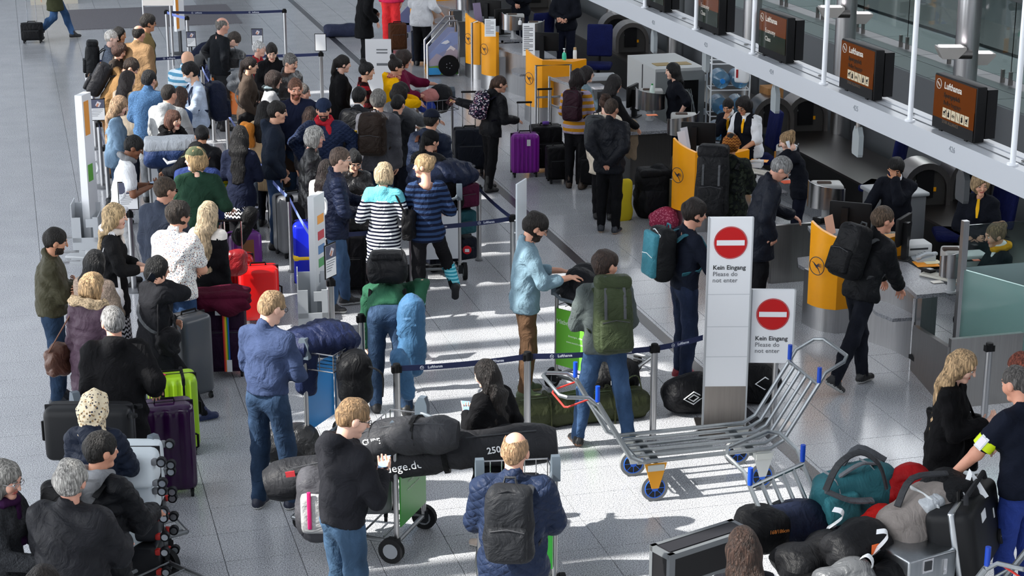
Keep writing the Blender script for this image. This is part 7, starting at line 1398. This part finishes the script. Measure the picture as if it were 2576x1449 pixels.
soft('backpack', MX(1640, 545, .0, .2), (.46, .32, .62), '17181b', 'big black rucksack on the floor at the second yellow counter', 'backpack', 'nylon', .13, .1, .02, 9, .3, parts=(('pocket', (0, -.17, .25), (.3, .1, .3), '1d1e22'), ('flap', (0, -.02, .6), (.4, .3, .1), '1b1c1f'))); soft('drawstring_bag', MX(1668, 575, .0, .1), (.36, .26, .27), 'a83a58', 'pink patterned drawstring bag on the floor', 'bag', 'dots', .12, -.1, .02, 10, .2, c2='d87a90')
soft('plastic_bag', MX(1563, 552, .0, .3), (.22, .16, .50), 'd8c21e', 'yellow shopping bag with dark lettering standing on the floor', 'bag', 'plain', .05, .0, .02, 9, .8); soft('knit_bag', TR(8.16, 21.72, .478) @ RZ(.2), (.26, .2, .32), '4a443c', 'striped knitted drawstring bag on the counter shelf', 'bag', 'stripes', .10, .05, .012, 12, .4, c2='8a8272', straps=(([(.02, -.1, .28), (.06, -.14, .12), (.05, -.13, -.1), (.0, -.13, -.22), (-.04, -.13, -.1), (0, -.12, .1)], .009, 'b8a888'),))
t = soft('duffel_bag', MX(1735, 1035, .0, .35), (.50, .34, .36), '15161a', 'black sports bag with a white double diamond mark left of the tall sign', 'bag', amp=.012, r=.14); b = MB(); 
for r_ in (.075, .04): b.tube([(-.05+r_*1.3, -.178, .2), (-.05, -.178, .2+r_*.8), (-.05-r_*1.3, -.178, .2), (-.05, -.178, .2-r_*.8)], .007, 5, 0, True)
b.build('diamond_mark', WHITE, t, False); t = soft('duffel_bag', MX(1893, 1010, .0, .2), (.52, .34, .38), '131417', 'black sports bag between the two no entry signs', 'bag', amp=.012, r=.14); b = MB(); b.tube([(.05+.09, -.178, .24), (.05, -.178, .30), (.05-.09, -.178, .24), (.05, -.178, .18)], .007, 5, 0, True); b.build('diamond_mark', WHITE, t, False)
a_ = P(1280, 1075, 0); b_ = P(1625, 1040, 0); d_ = b_-a_; t = soft('duffel_bag', TR(*((a_+b_)/2)) @ RZ(math.atan2(d_.y, d_.x)), (d_.length, .32, .25), '353a26', 'long olive green army duffel lying on the floor behind the jeans', 'bag', 'nylon', .10, .02, .012, 13, .4, straps=(([(-.30, -.17, .0), (-.30, -.12, .26), (-.30, .12, .26), (-.3, .17, 0)], .018, '2c3020'), ([(.30, -.17, .0), (.30, -.12, .26), (.30, .12, .26), (.3, .17, 0)], .018, '2c3020'), ([(.42, -.05, .24), (.46, -.03, .36), (.56, -.03, .38), (.6, -.05, .2)], .014, '4a5238'), ([(-.55, -.02, .255), (.0, .0, .262), (.55, -.02, .255)], .010, '556048')))
t = soft('duffel_bag', MX(1545, 990, .10, .1), (.46, .34, .34), '141518', 'black duffel bag with white letters behind the olive army duffel', 'bag', amp=.012, r=.15); text(t, 'NOR', .06, WHITE, frame((.0, -.185, .17), (1, 0, 0), (0, 0, 1)), bold=True)
# ---------------------------------------------------------------- trolleys and what lies on them
def trol(na, fa, lb, col, lines, left=True, **k):      # na, fa: floor points under the two uprights
    a, b = Vector(na), Vector(fa); d = (b-a); h = Vector((-d.y, d.x, 0)).normalized()
    if (h.x < 0) != left: h = -h
    c = (a+b)/2+h*.42; t = trolley(c.x, c.y, math.atan2(h.y, h.x), lb, col, lines, **k); return t, (a+b)/2, h
GL = (('Mitbringselschieber', .062, .70), ('Einsteigen, abheben', .026, .58), ('www.munich-airport.de', .026, .52))
t, m_, h = trol(P(1002, 1405, .0), P(1064, 1340, .0), 'luggage trolley with a green sign under the long black ski bags', GREEN, GL)
def skibag(a, b, r, lb, col='2b2c30', seed=0.0, waist=True):
    a, b = Vector(a), Vector(b); d = b-a; L_ = d.length; x = d.normalized(); M_ = frame((a+b)/2, x, Vector((-x.y, x.x, 0)))
    t = thing('ski_bag', lb, 'ski bag'); t.matrix_world = M_; n = 25; pts = []; rs = []
    for i in range(n):
        q = i/(n-1); pts.append((L_*(q-.5), .012*sin(q*17+seed), .012*sin(q*11+seed*2)-.05*4*(q-.5)**2)); e = min(q, 1-q)*L_; rr = r*(1 if e > .12 else .72+.28*(e/.12)**.5)*(1+.05*sin(q*23+seed))
        if waist and abs(q-.62) < .025: rr *= .82
        rs.append(rr)
    b_ = MB(); b_.tube(pts, rs, 16, 0, False, .85); b_.build('bag_body', mat(col, 'nylon', .5), t)
    for q in (.22, .62): b_ = MB(); z = L_*(q-.5); b_.tube([(z-.02, 0, -.05*4*(q-.5)**2), (z+.02, 0, -.05*4*(q-.5)**2)], r*1.02, 16, 0, False, .87); b_.build('strap', mat('101113', 'nylon'), t)
    b_ = MB(); b_.tube([(L_*(q-.5), -r*.55, r*.72-.05*4*(q-.5)**2) for q in (.06, .25, .5, .75, .94)], .006, 5); b_.build('zipper', mat('3a3c40', 'plain'), t)
    return t, r, L_
t, r, L_ = skibag(P(668, 1208, .60), P(1398, 1092, .97), .18, 'very long black ski bag with airline style lettering across the trolley', seed=.4)
tx = frame((-.06, -r*.99, .0), (1, 0, 0), (0, .12, 1)); text(t, 'fluege.de', .090, WHITE, tx); text(t, '250', .07, WHITE, frame((L_*.29, -r*1.0, .02), (1, 0, 0), (0, .1, 1)), bold=True)
b = MB(); b.tube([(-.42, -r-.004, -.03), (-.36, -r-.004, .03)], .012, 6); b.tube([(-.40, -r-.004, .035), (-.35, -r-.004, -.035)], .010, 6); b.build('plane_mark', mat('f0a020', 'plain'), t); b = MB(); b.box((-L_*.40, -r*.8, .07), (.07, .01, .05)); b.build('red_mark', mat('c03038', 'plain'), t, False)
t, r, L_ = skibag(P(900, 1108, .92), P(1150, 1082, 1.10), .165, 'shorter black ski bag lying on top of the very long one', '36373b', 1.7, False); text(t, 'CUBE', .06, WHITE, frame((-.22, -r*.98, .03), (1, 0, 0), (0, .15, 1)), bold=True)
soft('backpack', MX(815, 1350, .20, .0) @ RZ(PI), (.40, .28, .52), '4a4a50', 'grey backpack with pink straps on the ski bag trolley', 'backpack', 'nylon', .11, .05, .015, 9, .4, parts=(('pocket', (0, .14, .26), (.3, .12, .32), 'a8a8a8'), ('pink_strap', (-.08, .20, .26), (.03, .02, .40), 'c81e6a'), ('pink_strap', (.08, .20, .30), (.03, .02, .30), 'c81e6a')))
S_(0, 0, .40, .26, .56, 0, 'grey suitcase with a pink handle on the ski bag trolley', '77797c', 'hard', at=(m_.x+h.x*.36, m_.y+h.y*.36, .19), ribs=4); soft('duffel_bag', TR(m_.x+h.x*.34, m_.y+h.y*.34, .50) @ RZ(IA(80)), (.5, .3, .24), '17181b', 'black leather bag under the ski bags on the trolley', 'bag', 'leather')
t, m_, h = trol(P(775, 1165, 0), P(852, 1110, 0), 'luggage trolley with a blue sign beside the man in the blue shirt', '1a86d0', (('eventpilot', .075, .56), ('your event app', .03, .44)), left=False)
soft('jacket', TR(m_.x+.02, m_.y, .92) @ RZ(IA(30)), (.60, .40, .24), '18244a', 'navy puffer jacket heaped on the trolley beside the man in the blue shirt', 'jacket', 'nylon', .11, .05, .016, 9, .3, ring=(0, .07)); soft('jacket_sleeve', TR(m_.x-.16, m_.y-.16, .62) @ RZ(IA(40)), (.17, .13, .40), '1a2850', 'navy puffer sleeve hanging from the trolley', 'jacket', amp=.018)
soft('backpack', MX(892, 1012, .56, .3), (.30, .28, .44), '141518', 'black backpack on the trolley behind the heaped navy jacket', 'backpack', 'nylon', .12, .05, .010, 9, .9, straps=(([(.1, -.14, .36), (.2, -.2, .3), (.2, -.2, .1)], .016, '1c1d20'),)); soft('duffel_bag', MX(735, 1165, .0, .2), (.46, .30, .34), '1a1b1e', 'black leather holdall on the floor behind the legs of the man in the blue shirt', 'bag', 'leather', .12)
t, m_, h = trol(P(1420, 985, 0), P(1490, 1005, 0), 'luggage trolley with a light green sign beside the man in brown trousers', '6cbc3c', GL, left=False); c = m_+h*.12
soft('backpack', TR(c.x-.02, c.y, .86) @ RZ(IA(150)) @ RY(-.35), (.56, .36, .34), '17181d', 'black backpack in the trolley basket under the hand of the denim shirt man', 'backpack', 'nylon', .13, .05, .018, 9, .8, parts=(('pocket', (.1, -.17, .18), (.3, .08, .2), '1f2024'),))
t, m_, h = trol(P(1060, 708, 0), P(1136, 705, 0), 'luggage trolley heaped with cases beside the woman in navy stripes', 'd9dde2', (), left=False); hh = h
AT = lambda f_, s_, z: Vector((m_.x+hh.x*f_+hh.y*s_, m_.y+hh.y*f_-hh.x*s_, z))
yw = math.atan2(hh.y, hh.x)
S_(0, 0, .62, .34, .26, 0, 'dark navy duffel suitcase with a red round tag, lowest on the heaped trolley', '141a2a', 'soft', at=AT(.30, .16, .17), wheels=False).rotation_euler = (0, 0, yw-1.2); S_(0, 0, .60, .36, .27, 0, 'teal suitcase lying on the heaped trolley', '0b5560', 'soft', at=AT(.30, .16, .48), wheels=False).rotation_euler = (0, 0, yw-1.2); S_(0, 0, .56, .36, .28, 0, 'maroon suitcase lying above the teal one', '4a1430', 'soft', at=AT(.36, .22, .78), wheels=False).rotation_euler = (0, 0, yw-1.2)
soft('jacket', TR(*AT(.30, .12, 1.06)) @ RZ(yw-1.1), (.74, .50, .24), '15203a', 'navy puffer coat heaped on top of the maroon suitcase', 'jacket', 'nylon', .11, .05, .022, 8, .6, ring=(0, .085)); soft('jacket', TR(*AT(.12, .14, .70)) @ RZ(yw-1.1), (.34, .2, .44), '0c0c0e', 'black fur coat hanging over the heaped trolley', 'jacket', 'fur', .1, 0, .02); soft('handbag', TR(*AT(-.02, -.12, .84)) @ RZ(yw-1.5), (.32, .18, .24), 'a81018', 'red bag in the basket of the heaped trolley', 'bag', 'leather', .06)
c = AT(.05, .36, .34); b = MB(); b.cyl((0, 0, 0), (0, -.008, 0), .05, 20); o = b.build('luggage_tag', mat('d01828', 'plain'), None, False); o.location = c; o.rotation_euler = (0, 0, IA(0)); tag(o, 'round red luggage tag on the lowest duffel of the heaped trolley', 'tag'); b = MB(); b.box((0, -.01, -.005), (.05, .004, .035)); b.build('label', WHITE, o, False)
t, m_, h = trol(P(543, 325, 0), P(612, 330, 0), 'luggage trolley with an orange sign and a leather holdall', 'd8701c', (('Shopping', .06, .66), ('Genuss', .06, .58), ('Erlebnis', .06, .50)), tc='f2c79a', left=False)
soft('duffel_bag', TR(m_.x+h.x*.1, m_.y+h.y*.1, .98) @ RZ(IA(8)), (.52, .28, .26), '23262a', 'dark leather holdall in the basket of the orange sign trolley', 'bag', 'leather', .11, 0, .012, straps=(([(-.1, -.1, .24), (-.08, -.12, .34), (.08, -.12, .34), (.1, -.1, .24)], .012, '1c1e22'),)); soft('jacket', MX(603, 235, .85, .2), (.34, .30, .34), '5c6066', 'grey puffer jacket hung over a case behind the brown coat', 'jacket', amp=.03); S_(604, 305, .36, .26, .7, .2, 'grey suitcase with a turquoise handle under the grey puffer jacket', '8d9298', 'soft', .0)
t, m_, h = trol(P(395, 560, 0), P(480, 555, 0), 'luggage trolley under the blue sports bag', 'c9ccd0', (), left=False)
t = soft('duffel_bag', MX(435, 420, .95, .15), (.64, .40, .34), '16305e', 'big blue sports bag with a white tick mark on the trolley', 'bag', 'nylon', .14, .02, .016, 9, .4); b = MB(); b.tube([(-.10, -.212, .16), (-.05, -.216, .10), (.05, -.216, .12), (.20, -.212, .20)], [.010, .022, .016, .003], 6); b.build('tick_mark', WHITE, t); t = soft('wrapped_parcel', MX(430, 374, 1.30, .18), (.60, .30, .14), 'b9bec4', 'long parcel wrapped in shiny silver film above the blue sports bag', 'parcel', 'wrap', .04, .0, .006, 9, .2)
soft('duffel_bag', MX(468, 470, .62, .1), (.30, .3, .28), 'c8a01e', 'yellow and navy patterned bag beside the blue sports bag', 'bag', 'camo', .1, c2='1c2a50')
t, m_, h = trol(P(1208, 1520, 0), P(1395, 1510, 0), 'luggage trolley with a green sign pushed by the man in the navy quilted jacket', '2f9c34', (('Mitbringselschieber?', .058, .76),), left=False); S_(0, 0, .42, .26, .6, 0, 'dark suitcase on the trolley at the bottom', '1a1b1f', 'soft', at=(m_.x+h.x*.35, m_.y+h.y*.35, .17))
t, m_, h = trol(P(300, 1500, 0), P(375, 1465, 0), 'luggage trolley with a pale sign and stacked white suitcases at the left', 'bfc9cd', (('TIRE', .10, .66), ('ALL YEAR ROUND', .035, .58)), tc='17181a', left=False, basket=False); b = MB(); b.lathe([(.10, -.02), (.15, -.02), (.15, .02), (.10, .02)], (0, 0, 0), 24, 0, RY(PI/2)); b.xf(TR(-.46, .08, .34)); b.build('tyre_picture', TIRE, t)
def lying(px, py, z, L_, w_, d_, lb, col, wc, rough=.3):
    c = P(px, py, z); return S_(0, 0, w_, d_, L_, 0, lb, col, 'hard', at=(c.x, c.y, z), rot=TR(-L_*.92, 0, 0) @ RY(PI/2) @ RZ(PI) if False else RY(-PI/2) @ TR(0, 0, -.05), wc=wc, rough=rough, wheels='disc')
lying(405, 1165, .98, .58, .26, .40, 'white suitcase lying on its side, topmost of the left stack, grey wheels outward', 'd6dfe4', '6d7074'); lying(408, 1235, .72, .60, .26, .42, 'white suitcase lying on its side, second of the left stack', 'cfd8de', '6d7074'); lying(412, 1300, .46, .60, .25, .42, 'dark suitcase with red wheels lying third in the left stack', '26282c', 'b8241e'); lying(415, 1385, .20, .62, .26, .44, 'dark suitcase with red wheels lying lowest in the left stack', '1c1d20', 'b8241e')
t, m_, h = trol(P(245, 1315, 0), P(340, 1290, 0), 'luggage trolley pushed by the woman in the headscarf', 'b9c4cc', (), left=False, basket=False)
c = P(340, 1105, .88); S_(0, 0, .42, .26, .66, 0, 'black suitcase lying across the trolley in front of the headscarf, wheels to the side', '1a1b1d', 'hard', at=(c.x, c.y, .95), rot=RY(-PI/2) @ TR(0, 0, -.05), rough=.45)
t, m_, h = trol(P(1070, 420, 0), P(1122, 414, 0), 'luggage trolley with coloured clothes pushed by the woman in maroon', '2c2f38', (), left=False, plate=False); soft('duffel_bag', TR(m_.x+.05, m_.y, .80) @ RZ(IA(10)), (.36, .34, .36), '1c1d21', 'black bag topped with a dark jacket on the trolley of the woman in maroon', 'bag', amp=.02); soft('jacket', TR(m_.x-.12, m_.y-.12, .98) @ RZ(IA(30)), (.22, .2, .14), 'c0807c', 'pink cloth on the trolley of the woman in maroon', 'cloth', 'cloth', .06); soft('jacket', TR(m_.x-.18, m_.y-.16, .84) @ RZ(IA(30)), (.22, .2, .14), '1440b0', 'bright blue cloth below the pink cloth', 'cloth', 'cloth', .06); soft('shoulder_bag', TR(m_.x-.16, m_.y-.2, .58) @ RZ(IA(20)), (.24, .14, .26), 'e8e4d8', 'black and cream zigzag bag hanging on the trolley of the woman in maroon', 'bag', 'zig', .06, c2='141416')
# ---------------------------------------------------------------- the loaded cart at the bottom right
a = P(1955, 1190, .90); b_ = P(2545, 1385, .92); d = (a-b_).normalized(); hd = math.atan2(d.y, d.x); org = a-Vector((cos(hd), sin(hd), 0))*1.56
CM = TR(org.x, org.y, 0) @ RZ(hd); cart(CM, 'loaded flatbed baggage cart with a number plate at the bottom right', 1.22, .62, True, '527')
def on(x, y, z, yaw=0., tilt=0.): return CM @ TR(x, y, z) @ RZ(yaw) @ RY(tilt)
def TG(M_, lb, L_=.22):
    t = thing('airline_tag', lb, 'tag'); t.matrix_world = M_; b = MB(); b.tube(smooth([(-.02, .03, 0), (0, .0, .05), (.03, -.04, .01), (.02, -.07, -.5*L_), (.05, -.08, -L_)]), .026, 6, 0, False, .06); b.build('paper_strip', WHITE, t)
    b = MB(); b.tube(smooth([(.024, -.072, -.35*L_), (.034, -.078, -.6*L_), (.042, -.082, -.8*L_)]), .016, 6, 0, False, .08); b.build('barcode', mat('8d9094', 'plain'), t)
def at_px(px, py, z, yaw=0.0, tilt=0.0): return MX(px, py, z, yaw) @ RY(tilt)
t = soft('ski_bag', at_px(1985, 1365, .42, .55, .12), (.90, .34, .30), '172038', 'navy and black padded ski bag lying at the left of the loaded cart', 'bag', 'nylon', .14, .04, .012, 8, .2, parts=(('pocket', (-.30, -.02, .15), (.34, .37, .32), '131417'),)); text(t, '168/186cm', .04, mat('c87830', 'plain'), frame((-.30, -.212, .2), (1, 0, 0), (0, .1, 1)))
t = soft('hiking_backpack', at_px(2160, 1285, .58, .30, -.15), (.66, .36, .34), '0a6d78', 'turquoise hiking rucksack with grey straps on the loaded cart', 'backpack', 'nylon', .15, .05, .016, 9, .5, straps=(([(-.15, -.05, .34), (.0, -.1, .42), (.15, -.05, .36), (.2, .1, .34)], .030, '6d7076'), ([(-.05, .1, .34), (.1, .12, .44), (.25, .0, .34)], .028, '4d5056'), ([(-.2, -.19, .1), (-.2, -.1, .33), (-.2, .12, .33)], .014, '8a8e94'), ([(.1, -.19, .1), (.1, -.1, .34), (.1, .12, .34)], .014, '8a8e94')), parts=(('pocket', (-.2, -.17, .15), (.26, .10, .22), '0b7f8a'),))
t = thing('hip_belt', 'grey padded hip belt arching above the turquoise rucksack', 'strap'); t.matrix_world = at_px(2150, 1235, .86, .2); b = MB(); b.tube(smooth([(-.22, 0, .02), (-.12, .03, .20), (.04, .05, .27), (.18, .02, .18), (.24, 0, .0)]), .032, 8, 0, False, .4); b.build('belt_padding', mat('3a3c40', 'nylon'), t); b = MB(); b.tube(smooth([(-.22, 0, .02), (-.05, -.04, -.05), (.12, -.05, -.06)]), .042, 8, 0, False, .4); b.build('belt_wing', mat('55585e', 'nylon'), t)
soft('backpack', at_px(2268, 1275, .62, .2), (.34, .3, .30), 'a8181c', 'red bag behind the grey and black rucksack on the loaded cart', 'bag', 'nylon', .12, amp=.022); soft('backpack', at_px(2225, 1405, .42, .6, -.3), (.50, .34, .34), 'b81a16', 'bright red rucksack in the middle front of the loaded cart', 'backpack', 'nylon', .14, .05, .018, 9, .9, straps=(([(-.2, -.1, .32), (-.05, -.16, .38), (.1, -.18, .3), (.2, -.18, .1)], .028, '8c8f92'),), parts=(('label', (.05, -.172, .2), (.09, .012, .04), 'e8e8e8'),))
t = soft('hiking_backpack', at_px(2345, 1355, .60, .45, -.35), (.72, .40, .38), '8f8782', 'pale grey and black hiking rucksack with white straps on the loaded cart', 'backpack', 'nylon', .16, .05, .016, 9, .1, straps=(([(.0, -.21, .05), (.0, -.18, .36), (.0, .1, .40)], .020, 'd8dcde'), ([(.2, -.21, .05), (.22, -.18, .34), (.22, .1, .38)], .018, 'd8dcde'), ([(-.2, .0, .40), (.0, .05, .50), (.25, .0, .42)], .03, '3a3c40')), parts=(('flap', (.22, 0, .2), (.34, .42, .40), '191a1d'), ('pocket', (.0, -.08, .36), (.16, .2, .08), 'b4bac0')))
t = thing('hard_case', 'big black hard case with a silver band and a wheel on the loaded cart', 'case'); t.matrix_world = at_px(2440, 1425, .42, 1.1, .0) @ RX(-.2); b = MB(); b.rbox((0, 0, .28), (.78, .34, .52), .07, 0, None, 3); b.build('shell', mat('1b1c1e', 'plain', .5), t)
b = MB(); b.rbox((0, -.03, .28), (.80, .05, .54), .02); b.build('metal_band', mat('c4c8cb', 'plain', .3, 1.0), t); b = MB(); b.tube([(-.16, -.03, .55), (-.14, -.03, .60), (.14, -.03, .60), (.16, -.03, .55)], .014, 6); b.build('handle', BLACK, t); b = MB(); b.tube([(-.3, -.12, .57), (-.28, -.12, .62), (.22, -.12, .62), (.24, -.12, .57)], .018, 8); b.build('pull_bar', mat('2a2b2e', 'plain'), t)
b = MB(); b.cyl((.22, -.175, .14), (.22, -.19, .14), .055, 20); wl = b.build('wheel', RUBBER, t); b = MB(); b.cyl((.22, -.176, .14), (.22, -.194, .14), .012, 10); b.build('hub', CHROME, wl)
for q in (-.12, .12): b = MB(); b.rbox((q, -.06, .545), (.07, .04, .03), .008); b.box((q, -.06, .562), (.03, .02, .008)); b.build('latch', mat('26282a', 'plain', .4), t)
b = MB(); b.box((-.10, -.173, .42), (.11, .004, .07), 0); b.box((.16, -.173, .34), (.02, .004, .07), 0); b.build('sticker', WHITE, t, False); b = MB(); b.tube([(.0, -.05, .6), (.02, -.09, .7), (.04, -.11, .62), (.03, -.17, .5)], .024, 6, 0, False, .08); b.build('paper_tag', WHITE, t)
t = thing('metal_case', 'shiny aluminium case with buckles at the front of the loaded cart', 'case'); t.matrix_world = at_px(2300, 1475, .42, .50); b = MB(); b.rbox((0, 0, .15), (.42, .34, .30), .02); b.build('case_body', mat('a9adb0', 'steel', .3), t)
b = MB(); b.box((-.05, -.172, .24), (.09, .01, .10)); b.box((-.05, -.177, .24), (.06, .01, .065), 1); b.build('buckle', [CHROME, DGREY], t, False); b = MB(); b.box((.1, -.175, .2), (.03, .012, .11)); b.cyl((.1, -.185, .17), (.1, -.178, .17), .014, 8); b.build('latch', CHROME, t)
soft('duffel_bag', at_px(2060, 1440, .42, .5), (.62, .36, .26), '16171a', 'black bag at the front left of the loaded cart', 'bag', 'nylon', .13, amp=.02); soft('duffel_bag', at_px(2150, 1425, .52, .55), (.46, .34, .32), '1d1e21', 'black bag with an orange label on the loaded cart', 'bag', 'nylon', .14, amp=.018, parts=(('orange_label', (.05, -.178, .2), (.14, .01, .07), 'f06a28'),)); soft('shoe_bag', at_px(2120, 1490, .50, .4), (.40, .24, .20), '55585c', 'glossy grey boot bag at the front edge of the loaded cart', 'bag', 'leather', .09); soft('duffel_bag', at_px(2235, 1500, .40, .4), (.40, .3, .24), '17181b', 'black bag with red piping at the front edge of the loaded cart', 'bag', 'nylon', .1)
TG(at_px(2105, 1290, .86, .6) @ RX(1.0), 'white airline tag on the turquoise rucksack'); TG(at_px(2215, 1345, .85, .9) @ RX(.8), 'white airline tag with barcode on the bright red rucksack', .26); TG(at_px(2178, 1410, .72, .4) @ RX(.4), 'white airline tag hanging on the black bag with the orange label', .26)
# black flight case with grey taped edges at the bottom
a, b_ = P(1668, 1383, .80), P(1858, 1322, .80); d = b_-a; L_ = d.length; t = thing('flight_case', 'big black flat case with grey taped edges at the bottom', 'case', ((a.x+b_.x)/2, (a.y+b_.y)/2, 0), math.atan2(d.y, d.x)); L_ += .05
b = MB(); b.box((0, 0, .42), (L_, .20, .76)); b.build('case_body', mat('19191b', 'plain', .5), t, False); TP = mat('63676a', 'plain', .4); b = MB()
for sx in (-1, 1):
    for sy in (-1, 1): b.box((sx*(L_/2-.02), sy*.09, .42), (.05, .03, .77))
for sy in (-1, 1): b.box((0, sy*.09, .785), (L_+.006, .032, .04)); b.box((0, sy*.09, .55), (L_+.004, .026, .05))
for sx in (-1, 1): b.box((sx*(L_/2-.01), 0, .785), (.03, .2, .04))
b.build('tape', TP, t, False); b = MB(); b.box((0, 0, .803), (L_*.9, .12, .006)); b.build('lid_panel', mat('26262a', 'plain', .5), t, False); b = MB(); b.box((0, 0, .02), (L_*.9, .18, .04)); b.build('foot_rail', RUBBER, t, False)

# ---------------------------------------------------------------- lettering becomes real meshes
bpy.context.view_layer.update(); dg = bpy.context.evaluated_depsgraph_get()
for o in TEXTS:
    me = bpy.data.meshes.new_from_object(o.evaluated_get(dg)); n = link('lettering', me, o.parent); n.matrix_local = o.matrix_local
for o in TEXTS: bpy.data.objects.remove(o)
